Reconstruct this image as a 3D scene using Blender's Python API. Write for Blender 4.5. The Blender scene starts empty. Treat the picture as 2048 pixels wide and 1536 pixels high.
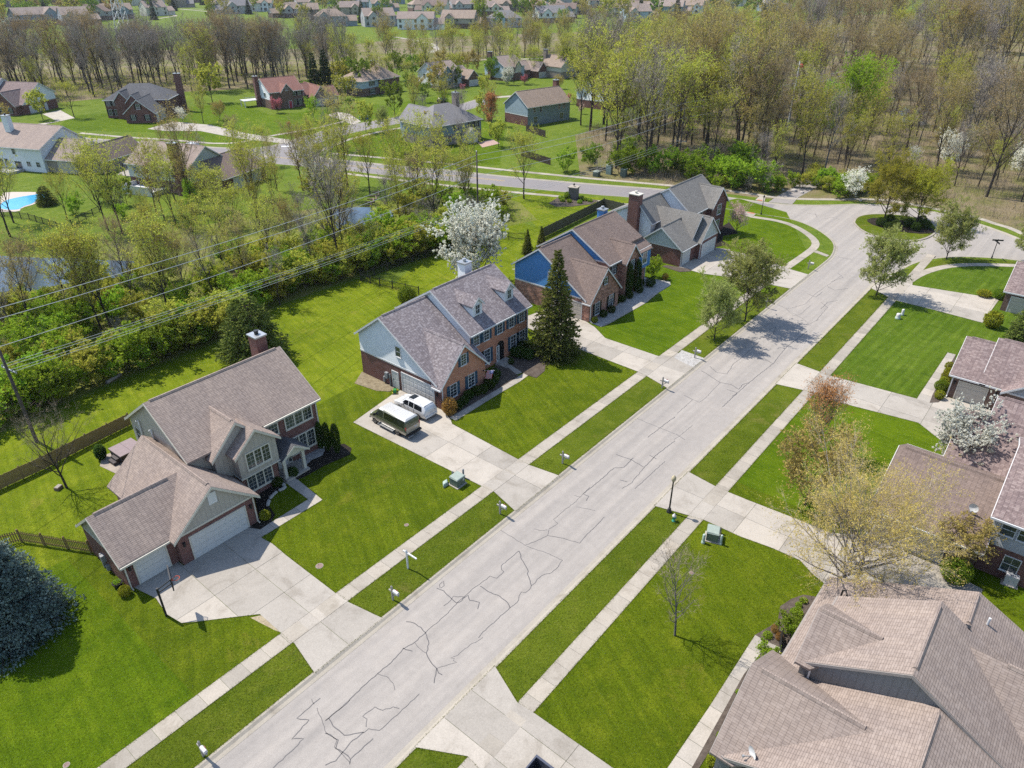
import bpy, math, random
import numpy as np
from mathutils import Vector, Matrix
from mathutils.geometry import tessellate_polygon

# ------------------------------------------------------------------ camera, sky, sun, exposure
SC = bpy.context.scene
COL = SC.collection
R = math.radians
CAM_H, PITCH, HEAD, FPX = 40.0, R(30.439), R(39.466), 1421.0     # metres above the street, pitch down, heading off the street axis
cam_d = bpy.data.cameras.new('camera')
cam_d.sensor_width = 36.0
cam_d.lens = 36.0 * FPX / 2048.0
cam_d.clip_start = 0.5
cam_d.clip_end = 9000
cam = bpy.data.objects.new('camera', cam_d)
COL.objects.link(cam)
cam.location = (0, 0, CAM_H)
cam.rotation_euler = (math.pi / 2 - PITCH, 0, HEAD - math.pi / 2)
SC.camera = cam

SUN_EL = R(57.0)
SUN_DIR = Vector((-0.16, 0.987, 0)).normalized()                 # horizontal direction towards the sun
world = bpy.data.worlds.new('World')
SC.world = world
world.use_nodes = True
wn = world.node_tree.nodes
sky = wn.new('ShaderNodeTexSky')
sky.sky_type = 'NISHITA'
sky.sun_disc = False
sky.sun_elevation = SUN_EL
sky.sun_rotation = math.atan2(SUN_DIR.x, SUN_DIR.y)
sky.air_density = 1.0
sky.dust_density = 0.6
bg = wn['Background']
bg.inputs[1].default_value = 0.15
world.node_tree.links.new(sky.outputs[0], bg.inputs[0])
sun_d = bpy.data.lights.new('sun', 'SUN')
sun_d.energy = 4.3
sun_d.angle = R(0.55)
sun_d.color = (1.0, 0.94, 0.845)
sun = bpy.data.objects.new('sun', sun_d)
COL.objects.link(sun)
sd = SUN_DIR * math.cos(SUN_EL) + Vector((0, 0, math.sin(SUN_EL)))
sun.rotation_euler = sd.to_track_quat('Z', 'Y').to_euler()
sun.location = (0, 60, 200)
vs = SC.view_settings
vs.view_transform = 'Standard'
vs.look = 'None'
vs.exposure = 0.74
vs.gamma = 1.0
cy = SC.cycles
cy.max_bounces = 5
cy.diffuse_bounces = 2
cy.glossy_bounces = 2
cy.transmission_bounces = 3
cy.transparent_max_bounces = 4
cy.volume_bounces = 0
cy.caustics_reflective = False
cy.caustics_refractive = False
cy.use_denoising = False
cy.sample_clamp_indirect = 3.0
cy.use_adaptive_sampling = True
cy.adaptive_threshold = 0.012

# ------------------------------------------------------------------ pixel of the survey photo (2048 wide) -> point of the ground
_cp, _sp, _ca, _sa = math.cos(PITCH), math.sin(PITCH), math.cos(HEAD), math.sin(HEAD)
def ray(px, py):
    u, v = px - 1024.0, py - 768.0
    fw, dn = FPX * _cp - v * _sp, FPX * _sp + v * _cp
    return fw * _ca + u * _sa, fw * _sa - u * _ca, -dn
def G(px, py, z=0.0):
    dx, dy, dz = ray(px, py)
    k = (z - CAM_H) / dz
    return dx * k, dy * k
def hgt(px, py, x, y):
    """height at which the line of sight through a pixel passes nearest above the ground point x, y"""
    dx, dy, dz = ray(px, py)
    k = (dx * x + dy * y) / (dx * dx + dy * dy)
    return CAM_H + dz * k

# ------------------------------------------------------------------ object helpers
def link(o):
    COL.objects.link(o)
    return o
def tag(o, label=None, cat=None, group=None, kind=None):
    if label: o['label'] = label
    if cat: o['category'] = cat
    if group: o['group'] = group
    if kind: o['kind'] = kind
    return o
def empty(name, x=0, y=0, z=0, rz=0.0):
    o = bpy.data.objects.new(name, None)
    o.empty_display_size = 0.3
    o.location = (x, y, z)
    o.rotation_euler = (0, 0, rz)
    return link(o)
def inst(name, me, parent=None, loc=(0, 0, 0), rz=0.0, sc=1.0):
    o = bpy.data.objects.new(name, me)
    o.location = loc
    o.rotation_euler = (0, 0, rz)
    o.scale = (sc, sc, sc) if not isinstance(sc, tuple) else sc
    o.parent = parent
    return link(o)
def copy_thing(root, x, y, z=0.0, rz=0.0, sc=1.0):
    """a copy of a thing with copies of its parts and sub-parts, mesh data shared"""
    c = link(root.copy())
    c.location = (x, y, z)
    c.rotation_euler = (0, 0, rz)
    c.scale = (sc, sc, sc) if not isinstance(sc, tuple) else sc
    for ch in root.children:
        p = link(ch.copy()); p.parent = c
        for g in ch.children:
            q = link(g.copy()); q.parent = p
    return c

class MB:
    """collects polygons of one mesh; UVs in metres (u level, v up the slope) are laid on when it is built"""
    def __init__(s):
        s.v = []; s.f = []; s.m = []
    def poly(s, pts, m=0):
        n = len(s.v)
        s.v.extend(pts)
        s.f.append(tuple(range(n, n + len(pts)))); s.m.append(m)
        return s
    def box(s, x0, x1, y0, y1, z0, z1, m=0):
        n = len(s.v)
        s.v += [(x0, y0, z0), (x1, y0, z0), (x1, y1, z0), (x0, y1, z0), (x0, y0, z1), (x1, y0, z1), (x1, y1, z1), (x0, y1, z1)]
        for f in ((0, 3, 2, 1), (4, 5, 6, 7), (0, 1, 5, 4), (1, 2, 6, 5), (2, 3, 7, 6), (3, 0, 4, 7)):
            s.f.append(tuple(n + i for i in f)); s.m.append(m)
        return s
    def hexa(s, p, m=0):
        """eight corners: four of the bottom, four of the top above them"""
        n = len(s.v); s.v += list(p)
        for f in ((0, 3, 2, 1), (4, 5, 6, 7), (0, 1, 5, 4), (1, 2, 6, 5), (2, 3, 7, 6), (3, 0, 4, 7)):
            s.f.append(tuple(n + i for i in f)); s.m.append(m)
        return s
    def bar(s, a, b, w, h=None, m=0, up=(0, 0, 1)):
        """square bar from a to b"""
        a, b = Vector(a), Vector(b); h = h or w
        d = (b - a).normalized(); u = d.cross(Vector(up))
        if u.length < 1e-4: u = d.cross(Vector((1, 0, 0)))
        u.normalize(); w2 = u * (w / 2); t = d.cross(u).normalized() * (h / 2)
        return s.hexa([tuple(q) for q in (a - w2 - t, b - w2 - t, b + w2 - t, a + w2 - t, a - w2 + t, b - w2 + t, b + w2 + t, a + w2 + t)], m)
    def cyl(s, x, y, z0, z1, r0, r1=None, n=10, m=0, cap=True):
        r1 = r0 if r1 is None else r1
        k = len(s.v)
        for z, r in ((z0, r0), (z1, r1)):
            for i in range(n):
                a = 2 * math.pi * i / n
                s.v.append((x + r * math.cos(a), y + r * math.sin(a), z))
        for i in range(n):
            j = (i + 1) % n
            s.f.append((k + i, k + j, k + n + j, k + n + i)); s.m.append(m)
        if cap:
            s.f.append(tuple(k + n + i for i in range(n))); s.m.append(m)
            s.f.append(tuple(k + n - 1 - i for i in range(n))); s.m.append(m)
        return s
    def tube(s, pts, rad, n=6, m=0):
        k = len(s.v); P = [Vector(p) for p in pts]
        rad = rad if hasattr(rad, '__len__') else [rad] * len(P)
        for i, p in enumerate(P):
            d = (P[min(i + 1, len(P) - 1)] - P[max(i - 1, 0)]).normalized()
            u = d.cross(Vector((0.3, 0.2, 1)))
            if u.length < 1e-3: u = d.cross(Vector((1, 0, 0)))
            u.normalize(); w = d.cross(u)
            for j in range(n):
                a = 2 * math.pi * j / n
                s.v.append(tuple(p + (u * math.cos(a) + w * math.sin(a)) * rad[i]))
        for i in range(len(P) - 1):
            for j in range(n):
                j2 = (j + 1) % n
                s.f.append((k + i * n + j, k + i * n + j2, k + (i + 1) * n + j2, k + (i + 1) * n + j)); s.m.append(m)
        s.f.append(tuple(k + (len(P) - 1) * n + j for j in range(n))); s.m.append(m)
        return s
    def lathe(s, prof, n=12, x=0, y=0, m=0):
        k = len(s.v)
        for r, z in prof:
            for i in range(n):
                a = 2 * math.pi * i / n
                s.v.append((x + r * math.cos(a), y + r * math.sin(a), z))
        for q in range(len(prof) - 1):
            for i in range(n):
                j = (i + 1) % n
                s.f.append((k + q * n + i, k + q * n + j, k + (q + 1) * n + j, k + (q + 1) * n + i)); s.m.append(m)
        s.f.append(tuple(k + (len(prof) - 1) * n + i for i in range(n))); s.m.append(m)
        return s
    def sheet(s, pts2, z, m=0, holes=()):
        """flat polygon, concave allowed, holes allowed"""
        loops = [[Vector((p[0], p[1], 0)) for p in pts2]] + [[Vector((p[0], p[1], 0)) for p in h] for h in holes]
        flat = [p for l in loops for p in l]
        k = len(s.v)
        s.v += [(p.x, p.y, z) for p in flat]
        for t in tessellate_polygon(loops):
            a, b, c = (flat[i] for i in t)
            if (b - a).cross(c - a).z < 0: t = (t[0], t[2], t[1])
            s.f.append(tuple(k + i for i in t)); s.m.append(m)
        return s
    def slab(s, pts2, z0, z1, m=0):
        s.sheet(pts2, z1, m)
        n = len(pts2)
        area = sum(pts2[i][0] * pts2[(i + 1) % n][1] - pts2[(i + 1) % n][0] * pts2[i][1] for i in range(n))
        P = list(pts2) if area > 0 else list(pts2)[::-1]
        for i in range(n):
            a, b = P[i], P[(i + 1) % n]
            s.poly([(a[0], a[1], z0), (b[0], b[1], z0), (b[0], b[1], z1), (a[0], a[1], z1)], m)
        return s
    def mesh(s, name, mats, smooth=False, off=(0, 0)):
        me = bpy.data.meshes.new(name)
        v = [(p[0] - off[0], p[1] - off[1], p[2]) for p in s.v] if off != (0, 0) else s.v
        me.from_pydata(v, [], s.f)
        mats = mats if isinstance(mats, (list, tuple)) else [mats]
        for q in mats: me.materials.append(q)
        if len(mats) > 1: me.polygons.foreach_set('material_index', s.m)
        nf = len(me.polygons)
        uv = me.uv_layers.new(name='UVMap')
        nl = len(me.loops)
        nor = np.empty(nf * 3, np.float32); me.polygons.foreach_get('normal', nor); nor = nor.reshape(-1, 3)
        tot = np.empty(nf, np.int32); me.polygons.foreach_get('loop_total', tot)
        li = np.empty(nl, np.int32); me.loops.foreach_get('vertex_index', li)
        co = np.array(s.v, np.float32).reshape(-1, 3)[li]
        N = np.repeat(nor, tot, axis=0)
        U = np.stack([-N[:, 1], N[:, 0], np.zeros(nl, np.float32)], 1)
        L = np.linalg.norm(U, axis=1)
        flat = L < 0.02
        U[flat] = (1, 0, 0); L[flat] = 1
        U /= L[:, None]
        V = np.cross(N, U)
        uv.data.foreach_set('uv', np.stack([(co * U).sum(1), (co * V).sum(1)], 1).astype(np.float32).ravel())
        if smooth: me.polygons.foreach_set('use_smooth', [True] * nf)
        me.update()
        return me
    def obj(s, name, mats, parent=None, smooth=False, off=(0, 0)):
        o = bpy.data.objects.new(name, s.mesh(name, mats, smooth, off))
        o.parent = parent
        return link(o)

# ------------------------------------------------------------------ materials
def lin(c):
    return tuple(((x / 255.0) / 12.92 if x <= 10 else (((x / 255.0) + 0.055) / 1.055) ** 2.4) for x in c) + (1.0,)
class NT:
    def __init__(s, name):
        s.mat = bpy.data.materials.new(name); s.mat.use_nodes = True
        s.t = s.mat.node_tree; s.n = s.t.nodes
        s.bsdf = s.n['Principled BSDF']; s.out = s.n['Material Output']
    def add(s, kind, **kw):
        n = s.n.new('ShaderNode' + kind)
        for k, v in kw.items():
            if k.startswith('i_'): n.inputs[k[2:].replace('_', ' ')].default_value = v
            else: setattr(n, k, v)
        return n
    def l(s, a, b): s.t.links.new(a, b)
    def coord(s, kind='Object', scale=(1, 1, 1), rot=0.0):
        c = s.add('TexCoord'); m = s.add('Mapping')
        m.inputs['Scale'].default_value = scale; m.inputs['Rotation'].default_value = (0, 0, rot)
        s.l(c.outputs[kind], m.inputs[0]); return m.outputs[0]
    def noise(s, vec, scale, detail=3, rough=0.6, dist=0.0):
        n = s.add('TexNoise'); n.inputs['Scale'].default_value = scale; n.inputs['Detail'].default_value = detail
        n.inputs['Roughness'].default_value = rough; n.inputs['Distortion'].default_value = dist
        s.l(vec, n.inputs['Vector']); return n.outputs['Fac']
    def ramp(s, fac, stops):
        r = s.add('ValToRGB'); e = r.color_ramp.elements
        while len(e) < len(stops): e.new(0.5)
        for q, (p, c) in zip(e, stops):
            q.position = p; q.color = c if len(c) == 4 else tuple(c) + (1,)
        s.l(fac, r.inputs[0]); return r.outputs[0]
    def mix(s, fac, a, b, mode='MIX'):
        m = s.add('MixRGB', blend_type=mode)
        for v, i in ((fac, 0), (a, 1), (b, 2)):
            if hasattr(v, 'is_linked') or hasattr(v, 'links'): s.l(v, m.inputs[i])
            else: m.inputs[i].default_value = v
        return m.outputs[0]
    def math(s, op, a, b=0.5):
        m = s.add('Math', operation=op)
        for v, i in ((a, 0), (b, 1)):
            if hasattr(v, 'links'): s.l(v, m.inputs[i])
            else: m.inputs[i].default_value = v
        return m.outputs[0]
    def bump(s, hgt, strength=0.4, dist=0.02):
        b = s.add('Bump'); b.inputs['Strength'].default_value = strength; b.inputs['Distance'].default_value = dist
        s.l(hgt, b.inputs['Height']); s.l(b.outputs[0], s.bsdf.inputs['Normal'])
    def done(s, col=None, rough=0.8, spec=0.3):
        if col is not None:
            if hasattr(col, 'links'): s.l(col, s.bsdf.inputs['Base Color'])
            else: s.bsdf.inputs['Base Color'].default_value = col
        s.bsdf.inputs['Roughness'].default_value = rough
        s.bsdf.inputs['Specular IOR Level'].default_value = spec
        return s.mat
def c4(r, g, b): return (r, g, b, 1.0)
def var(c, k): return tuple(min(1, x * k) for x in c[:3]) + (1.0,)

def m_plain(name, c, rough=0.6, amt=0.12, scale=3.0, spec=0.3, metal=0.0, fine=40.0):
    t = NT(name); v = t.coord()
    a = t.ramp(t.noise(v, scale, 4), [(0.3, var(c, 1 - amt)), (0.7, var(c, 1 + amt))])
    col = t.mix(0.25 * amt / 0.12 if amt < 0.48 else 1.0, a, t.ramp(t.noise(v, fine, 2), [(0.3, var(c, 0.8)), (0.7, var(c, 1.15))]))
    t.bsdf.inputs['Metallic'].default_value = metal
    return t.done(col, rough, spec)
def m_brick(name, c1, c2, mortar, c3=None):
    t = NT(name); v = t.coord('UV')
    b = t.add('TexBrick'); t.l(v, b.inputs['Vector'])
    b.inputs['Color1'].default_value = c1; b.inputs['Color2'].default_value = c2; b.inputs['Mortar'].default_value = mortar
    b.inputs['Scale'].default_value = 1.0; b.inputs['Brick Width'].default_value = 0.215; b.inputs['Row Height'].default_value = 0.075
    b.inputs['Mortar Size'].default_value = 0.008; b.inputs['Mortar Smooth'].default_value = 0.2; b.inputs['Bias'].default_value = -0.2
    cell = t.add('TexVoronoi'); cell.inputs['Scale'].default_value = 1.0
    m = t.add('Mapping'); m.inputs['Scale'].default_value = (1 / 0.43, 1 / 0.15, 1); t.l(v, m.inputs[0]); t.l(m.outputs[0], cell.inputs['Vector'])
    col = t.mix(0.4 if c3 else 0.16, b.outputs['Color'], t.mix(1.0, b.outputs['Color'], t.ramp(cell.outputs['Color'], [(0.2, c4(0.45, 0.42, 0.4)), (0.75, (c3 or c4(1.5, 1.45, 1.4)))]), 'MULTIPLY'))
    wv = t.ramp(t.noise(t.coord(), 0.7, 4), [(0.35, c4(0.86, 0.86, 0.88)), (0.7, c4(1.08, 1.06, 1.04))])
    col = t.mix(1.0, col, wv, 'MULTIPLY')
    t.bump(b.outputs['Fac'], -0.35, 0.01)
    return t.done(col, 0.85, 0.2)
def m_shingle(name, c1, c2, c3, cont=0.5):
    t = NT(name); v = t.coord('UV')
    b = t.add('TexBrick'); t.l(v, b.inputs['Vector'])
    b.inputs['Color1'].default_value = c1; b.inputs['Color2'].default_value = c2; b.inputs['Mortar'].default_value = var(c1, 0.6)
    b.inputs['Scale'].default_value = 1.0; b.inputs['Brick Width'].default_value = 0.33; b.inputs['Row Height'].default_value = 0.145
    b.inputs['Mortar Size'].default_value = 0.011; b.inputs['Mortar Smooth'].default_value = 0.3; b.inputs['Bias'].default_value = 0.0
    b.offset = 0.37; b.offset_frequency = 1
    # odd tabs of a third blend, drawn from cells as wide as a tab
    m = t.add('Mapping'); m.inputs['Scale'].default_value = (1 / 0.24, 1 / 0.145, 1); t.l(v, m.inputs[0])
    fl = t.add('VectorMath', operation='FLOOR'); t.l(m.outputs[0], fl.inputs[0])
    wn_ = t.add('TexWhiteNoise', noise_dimensions='2D'); t.l(fl.outputs[0], wn_.inputs['Vector'])
    odd = t.ramp(wn_.outputs['Value'], [(0.66, c4(0, 0, 0)), (0.86, c4(1, 1, 1))])
    col = t.mix(t.math('MULTIPLY', odd, cont), b.outputs['Color'], c3)
    gr = t.ramp(t.noise(v, 55, 2), [(0.3, c4(0.86, 0.86, 0.86)), (0.7, c4(1.12, 1.12, 1.12))])
    st = t.ramp(t.noise(t.coord('UV', (0.9, 0.22, 1)), 0.8, 4), [(0.3, c4(0.87, 0.87, 0.89)), (0.72, c4(1.08, 1.07, 1.05))])
    col = t.mix(1.0, t.mix(1.0, col, gr, 'MULTIPLY'), st, 'MULTIPLY')
    # each course lies a little over the one below
    s = t.add('SeparateXYZ'); t.l(m.outputs[0], s.inputs[0])
    saw = t.math('FRACT', s.outputs['Y'], 0)
    t.bump(t.math('ADD', t.math('MULTIPLY', saw, -1.0), t.math('MULTIPLY', b.outputs['Fac'], -0.6)), 0.6, 0.02)
    return t.done(col, 0.92, 0.15)
def m_siding(name, c, pitch=0.16, vertical=False):
    t = NT(name); v = t.coord('UV')
    s = t.add('SeparateXYZ'); t.l(v, s.inputs[0])
    f = t.math('FRACT', t.math('DIVIDE', s.outputs['X' if vertical else 'Y'], pitch), 0)
    if vertical:
        e = t.ramp(f, [(0.0, c4(1, 1, 1)), (0.1, c4(1, 1, 1)), (0.14, c4(0, 0, 0)), (0.98, c4(0, 0, 0))])
        t.bump(e, 0.8, 0.03)
    else:
        t.bump(t.math('MULTIPLY', f, -1.0), 1.0, 0.035)
    col = t.ramp(t.noise(t.coord(), 1.3, 4), [(0.3, var(c, 0.93)), (0.7, var(c, 1.04))])
    return t.done(col, 0.55, 0.35)
def m_grass(name, a, b, dry, dry_at=0.66, stripe=None, fine=1.0, worn=0.0):
    """a, b: the two greens of the sward; dry: straw patches; stripe: (angle, width, strength) of the mower's tracks"""
    t = NT(name); v = t.coord()
    big = t.noise(v, 0.075, 4, 0.6)
    mid = t.noise(v, 0.5, 5, 0.65, 0.4)
    col = t.ramp(big, [(0.35, a), (0.65, b)])
    col = t.mix(t.ramp(mid, [(0.46, c4(0, 0, 0)), (0.78, c4(0.85, 0.85, 0.85))]), col, (b[0] * 1.42, b[1] * 1.24, b[2] * 2.0, 1))
    col = t.mix(t.ramp(t.noise(v, 0.9, 5, 0.7, 0.8), [(0.52, c4(0, 0, 0)), (0.74, c4(0.7, 0.7, 0.7))]), col, (a[0] * .62, a[1] * .72, a[2], 1))
    col = t.mix(t.ramp(t.noise(v, 0.23, 6, 0.7, 0.6), [(dry_at, c4(0, 0, 0)), (dry_at + 0.16, c4(0.8, 0.8, 0.8))]), col, dry)
    if stripe:
        sv = t.coord('Object', (1, 1, 1), stripe[0])
        s = t.add('SeparateXYZ'); t.l(sv, s.inputs[0])
        x = t.math('ADD', s.outputs['X'], t.math('MULTIPLY', t.noise(v, 0.6, 3), 0.5))
        w = t.math('SINE', t.math('MULTIPLY', x, 2 * math.pi / stripe[1]), 0)
        sm = t.ramp(w, [(0.25, c4(1 - stripe[2],) * 1 if False else (1 - stripe[2], 1 - stripe[2], 1 - stripe[2], 1)), (0.75, (1 + stripe[2], 1 + stripe[2], 1 + stripe[2] * 1.1, 1))])
        col = t.mix(1.0, col, sm, 'MULTIPLY')
        mp = t.add('Mapping'); mp.inputs['Scale'].default_value = (2.2, 0.10, 1); t.l(sv, mp.inputs[0])
        sk = t.noise(mp.outputs[0], 1.0, 4, 0.6)
        col = t.mix(1.0, col, t.ramp(sk, [(0.30, c4(0.80, 0.84, 0.80)), (0.50, c4(1, 1, 1)), (0.72, c4(1.24, 1.18, 1.35))]), 'MULTIPLY')
    f1 = t.noise(t.coord('Object', (1, 1, 1), 0.4), 6.5 * fine, 4, 0.75)
    f2 = t.noise(v, 26 * fine, 3, 0.7)
    col = t.mix(1.0, col, t.ramp(f1, [(0.28, c4(0.6, 0.62, 0.6)), (0.72, c4(1.36, 1.34, 1.3))]), 'MULTIPLY')
    col = t.mix(1.0, col, t.ramp(f2, [(0.28, c4(0.62, 0.64, 0.6)), (0.72, c4(1.34, 1.32, 1.25))]), 'MULTIPLY')
    t.bump(t.math('ADD', f2, f1), 0.9, 0.06)
    return t.done(col, 0.95, 0.08)
def m_ground(name, stops, scale=0.4, rough=0.95, fine=9.0, bump=0.5):
    t = NT(name); v = t.coord()
    col = t.ramp(t.noise(v, scale, 6, 0.7, 0.5), stops)
    f = t.noise(v, fine, 4, 0.75)
    col = t.mix(1.0, col, t.ramp(f, [(0.28, c4(0.6, 0.6, 0.6)), (0.74, c4(1.38, 1.36, 1.3))]), 'MULTIPLY')
    t.bump(f, bump, 0.06)
    return t.done(col, rough, 0.15)
def m_asphalt(name, c, warm=(1.05, 1.02, 0.98), track=None):
    t = NT(name); v = t.coord()
    col = t.ramp(t.noise(v, 0.16, 6, 0.7, 0.4), [(0.3, var(c, 0.9)), (0.52, c), (0.75, tuple(min(1, c[i] * 1.1 * warm[i]) for i in range(3)) + (1,))])
    col = t.mix(0.5, col, t.ramp(t.noise(v, 1.4, 5, 0.7), [(0.3, var(c, 0.86)), (0.7, var(c, 1.12))]))
    if track:     # wheel tracks polished along the street
        col2 = t.ramp(t.noise(t.coord('Object', (0.025, 0.9, 1)), 1.0, 4, 0.6), [(0.34, c4(0.86, 0.86, 0.87)), (0.68, c4(1.09, 1.08, 1.07))])
        col = t.mix(1.0, col, col2, 'MULTIPLY')
    sp = t.noise(v, 22, 3, 0.8)
    col = t.mix(1.0, col, t.ramp(sp, [(0.25, c4(0.72, 0.72, 0.72)), (0.75, c4(1.24, 1.24, 1.23))]), 'MULTIPLY')
    t.bump(sp, 0.25, 0.01)
    return t.done(col, 0.9, 0.2)
def m_concrete(name, c, amt=0.13):
    t = NT(name); v = t.coord('Generated')
    oi = t.add('ObjectInfo')
    g = t.add('NewGeometry')
    p = g.outputs['Position']
    col = t.ramp(oi.outputs['Random'], [(0.0, var(c, 1 - amt)), (0.5, c), (1.0, tuple(min(1, x) for x in (c[0] * (1 + amt), c[1] * (1 + amt * 0.9), c[2] * (1 + amt * 0.75))) + (1,))])
    col = t.mix(1.0, col, t.ramp(t.noise(p, 0.45, 7, 0.72, 0.6), [(0.3, c4(0.74, 0.725, 0.70)), (0.48, c4(0.98, 0.98, 0.98)), (0.7, c4(1.09, 1.09, 1.09))]), 'MULTIPLY')
    f = t.noise(p, 11, 4, 0.75)
    col = t.mix(1.0, col, t.ramp(f, [(0.27, c4(0.82, 0.82, 0.81)), (0.74, c4(1.13, 1.13, 1.13))]), 'MULTIPLY')
    t.bump(f, 0.15, 0.01)
    return t.done(col, 0.88, 0.2)
def m_leaf(name, a, b, trans=0.35, hue=0.03):
    """two leaf colours blended leaf clump by clump, a slight shift from plant to plant, light through the blade"""
    t = NT(name); v = t.coord()
    oi = t.add('ObjectInfo')
    col = t.ramp(t.noise(v, 0.8, 3, 0.6), [(0.35, a), (0.65, b)])
    col = t.mix(1.0, col, t.ramp(t.noise(v, 9.0, 2), [(0.3, c4(0.72, 0.74, 0.72)), (0.7, c4(1.28, 1.25, 1.2))]), 'MULTIPLY')
    h = t.add('HueSaturation')
    t.l(t.math('ADD', t.math('MULTIPLY', t.math('SUBTRACT', oi.outputs['Random'], 0.5), hue), 0.5), h.inputs['Hue'])
    t.l(t.math('ADD', t.math('MULTIPLY', oi.outputs['Random'], 0.34), 0.83), h.inputs['Value'])
    t.l(col, h.inputs['Color'])
    d = t.add('BsdfDiffuse'); tr = t.add('BsdfTranslucent'); mx = t.add('MixShader')
    t.l(h.outputs[0], d.inputs[0]); t.l(h.outputs[0], tr.inputs[0])
    mx.inputs[0].default_value = trans
    t.l(d.outputs[0], mx.inputs[1]); t.l(tr.outputs[0], mx.inputs[2]); t.l(mx.outputs[0], t.out.inputs[0])
    t.n.remove(t.bsdf)
    return t.mat
def m_bark(name, a, b):
    t = NT(name)
    n = t.noise(t.coord('Object', (6, 6, 1.2)), 1.6, 5, 0.7)
    t.bump(n, 0.6, 0.05)
    return t.done(t.ramp(n, [(0.35, a), (0.68, b)]), 0.95, 0.1)
def m_glass(name, c, rough=0.05):
    t = NT(name)
    n = t.noise(t.coord(), 0.5, 2)
    t.bump(n, 0.04, 0.05)
    return t.done(t.ramp(n, [(0.35, var(c, 0.6)), (0.7, var(c, 1.5))]), rough, 0.9)
def m_water(name, c, ripple=0.06, rough=0.03):
    t = NT(name); n = t.noise(t.coord('Object', (1, 1.6, 1)), 2.2, 4, 0.6)
    t.bump(n, ripple, 0.2)
    return t.done(c, rough, 0.6)
def m_paint(name, c, rough=0.25, metal=0.0, coat=0.6):
    t = NT(name)
    t.bsdf.inputs['Coat Weight'].default_value = coat
    t.bsdf.inputs['Coat Roughness'].default_value = 0.06
    t.bsdf.inputs['Metallic'].default_value = metal
    col = t.ramp(t.noise(t.coord(), 1.5, 3), [(0.3, var(c, 0.95)), (0.7, var(c, 1.04))])
    return t.done(col, rough, 0.5)

WHITE = m_plain('white_paint', c4(0.56, 0.56, 0.555), 0.5, 0.04)
CREAM = m_plain('cream_trim', c4(0.50, 0.47, 0.40), 0.55, 0.05)
DOORW = m_plain('garage_door_white', c4(0.50, 0.495, 0.48), 0.5, 0.05)
DOORB = m_plain('garage_door_beige', c4(0.44, 0.40, 0.34), 0.5, 0.05)
GLASS = m_glass('window_glass', c4(0.035, 0.045, 0.055))
DARK = m_plain('dark_metal', c4(0.02, 0.02, 0.022), 0.45, 0.1)
BLACKP = m_plain('black_plastic', c4(0.012, 0.012, 0.013), 0.6, 0.1)
STEEL = m_plain('galvanised_steel', c4(0.36, 0.37, 0.38), 0.4, 0.1, metal=0.6)
GALV = m_plain('grey_metal', c4(0.22, 0.23, 0.24), 0.5, 0.1)
CONC = m_concrete('concrete', c4(0.33, 0.30, 0.262))
CONCD = m_concrete('concrete_path', c4(0.31, 0.278, 0.235))
KERBM = m_concrete('kerb_concrete', c4(0.30, 0.27, 0.225), 0.05)
MULCH = m_ground('dark_mulch', [(0.3, c4(0.012, 0.010, 0.009)), (0.7, c4(0.035, 0.028, 0.022))], 2.0, fine=14)
MULCHB = m_ground('brown_mulch', [(0.3, c4(0.055, 0.042, 0.035)), (0.7, c4(0.115, 0.095, 0.08))], 2.0, fine=12)
GRAVEL = m_ground('white_gravel', [(0.3, c4(0.26, 0.25, 0.24)), (0.7, c4(0.42, 0.41, 0.40))], 3.0, fine=7, bump=1.0)
WOODF = m_plain('weathered_wood', c4(0.16, 0.12, 0.085), 0.85, 0.3, 2.5)
WOODG = m_plain('fence_wood_tan', c4(0.25, 0.175, 0.075), 0.85, 0.3, 2.5)
POLEW = m_bark('pole_wood', c4(0.06, 0.05, 0.045), c4(0.12, 0.10, 0.09))
BARK = m_bark('bark', c4(0.032, 0.026, 0.022), c4(0.085, 0.07, 0.06))
BARKG = m_bark('bark_grey', c4(0.085, 0.078, 0.072), c4(0.17, 0.16, 0.15))
BARKW = m_bark('bark_birch', c4(0.16, 0.12, 0.10), c4(0.46, 0.42, 0.38))
# ------------------------------------------------------------------ the setting: ground, street, kerbs, lawns, walks
def zm(x0, y0, s): return lambda pts: [(x0 + a / s, y0 + b / s) for a, b in pts]
def GP(pts): return [G(*p) for p in pts]
def chaikin(P, n=2):
    for _ in range(n):
        Q = [P[0]]
        for a, b in zip(P[:-1], P[1:]):
            Q += [(a[0] * .75 + b[0] * .25, a[1] * .75 + b[1] * .25), (a[0] * .25 + b[0] * .75, a[1] * .25 + b[1] * .75)]
        P = Q + [P[-1]]
    return P
LK, RK = 29.58, 20.55                         # backs of the two kerbs of the near street
left_curve = chaikin([(100.0, LK)] + GP([(1645, 527), (1662, 512), (1668, 497), (1666, 484.6), (1654, 473), (1634, 459), (1605, 445.5), (1575.8, 436.8), (1536.7, 431), (1509, 428), (1486, 423)]))
near_coll = chaikin(GP([(1380, 407), (1266, 395), (1180, 389), (1000, 372), (873, 360), (756, 349), (670, 338.5), (554, 328), (400, 315), (258, 304), (0, 281), (-260, 258)]), 1)
far_coll_l = GP([(-260, 240), (0, 261), (244, 281), (430, 294)])
side_l = chaikin(GP([(500, 297), (557, 289), (622, 267), (702, 248.7), (751, 241), (821, 229), (870, 221), (915, 210), (960, 196)]), 1)
side_r = chaikin(GP([(985, 204), (930, 222), (880, 233), (823, 243), (753, 255.5), (694, 268), (636, 286), (618, 300), (635, 313), (672, 318)]), 1)
far_coll_r = chaikin(GP([(776, 329), (893, 338.6), (1009, 352), (1180, 367), (1333, 378), (1435, 391), (1540, 405.5), (1585, 409), (1644, 410), (1724, 407), (1790, 411), (1870, 422), (1960.5, 447), (2033, 473), (2140, 520)]), 1)
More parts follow.
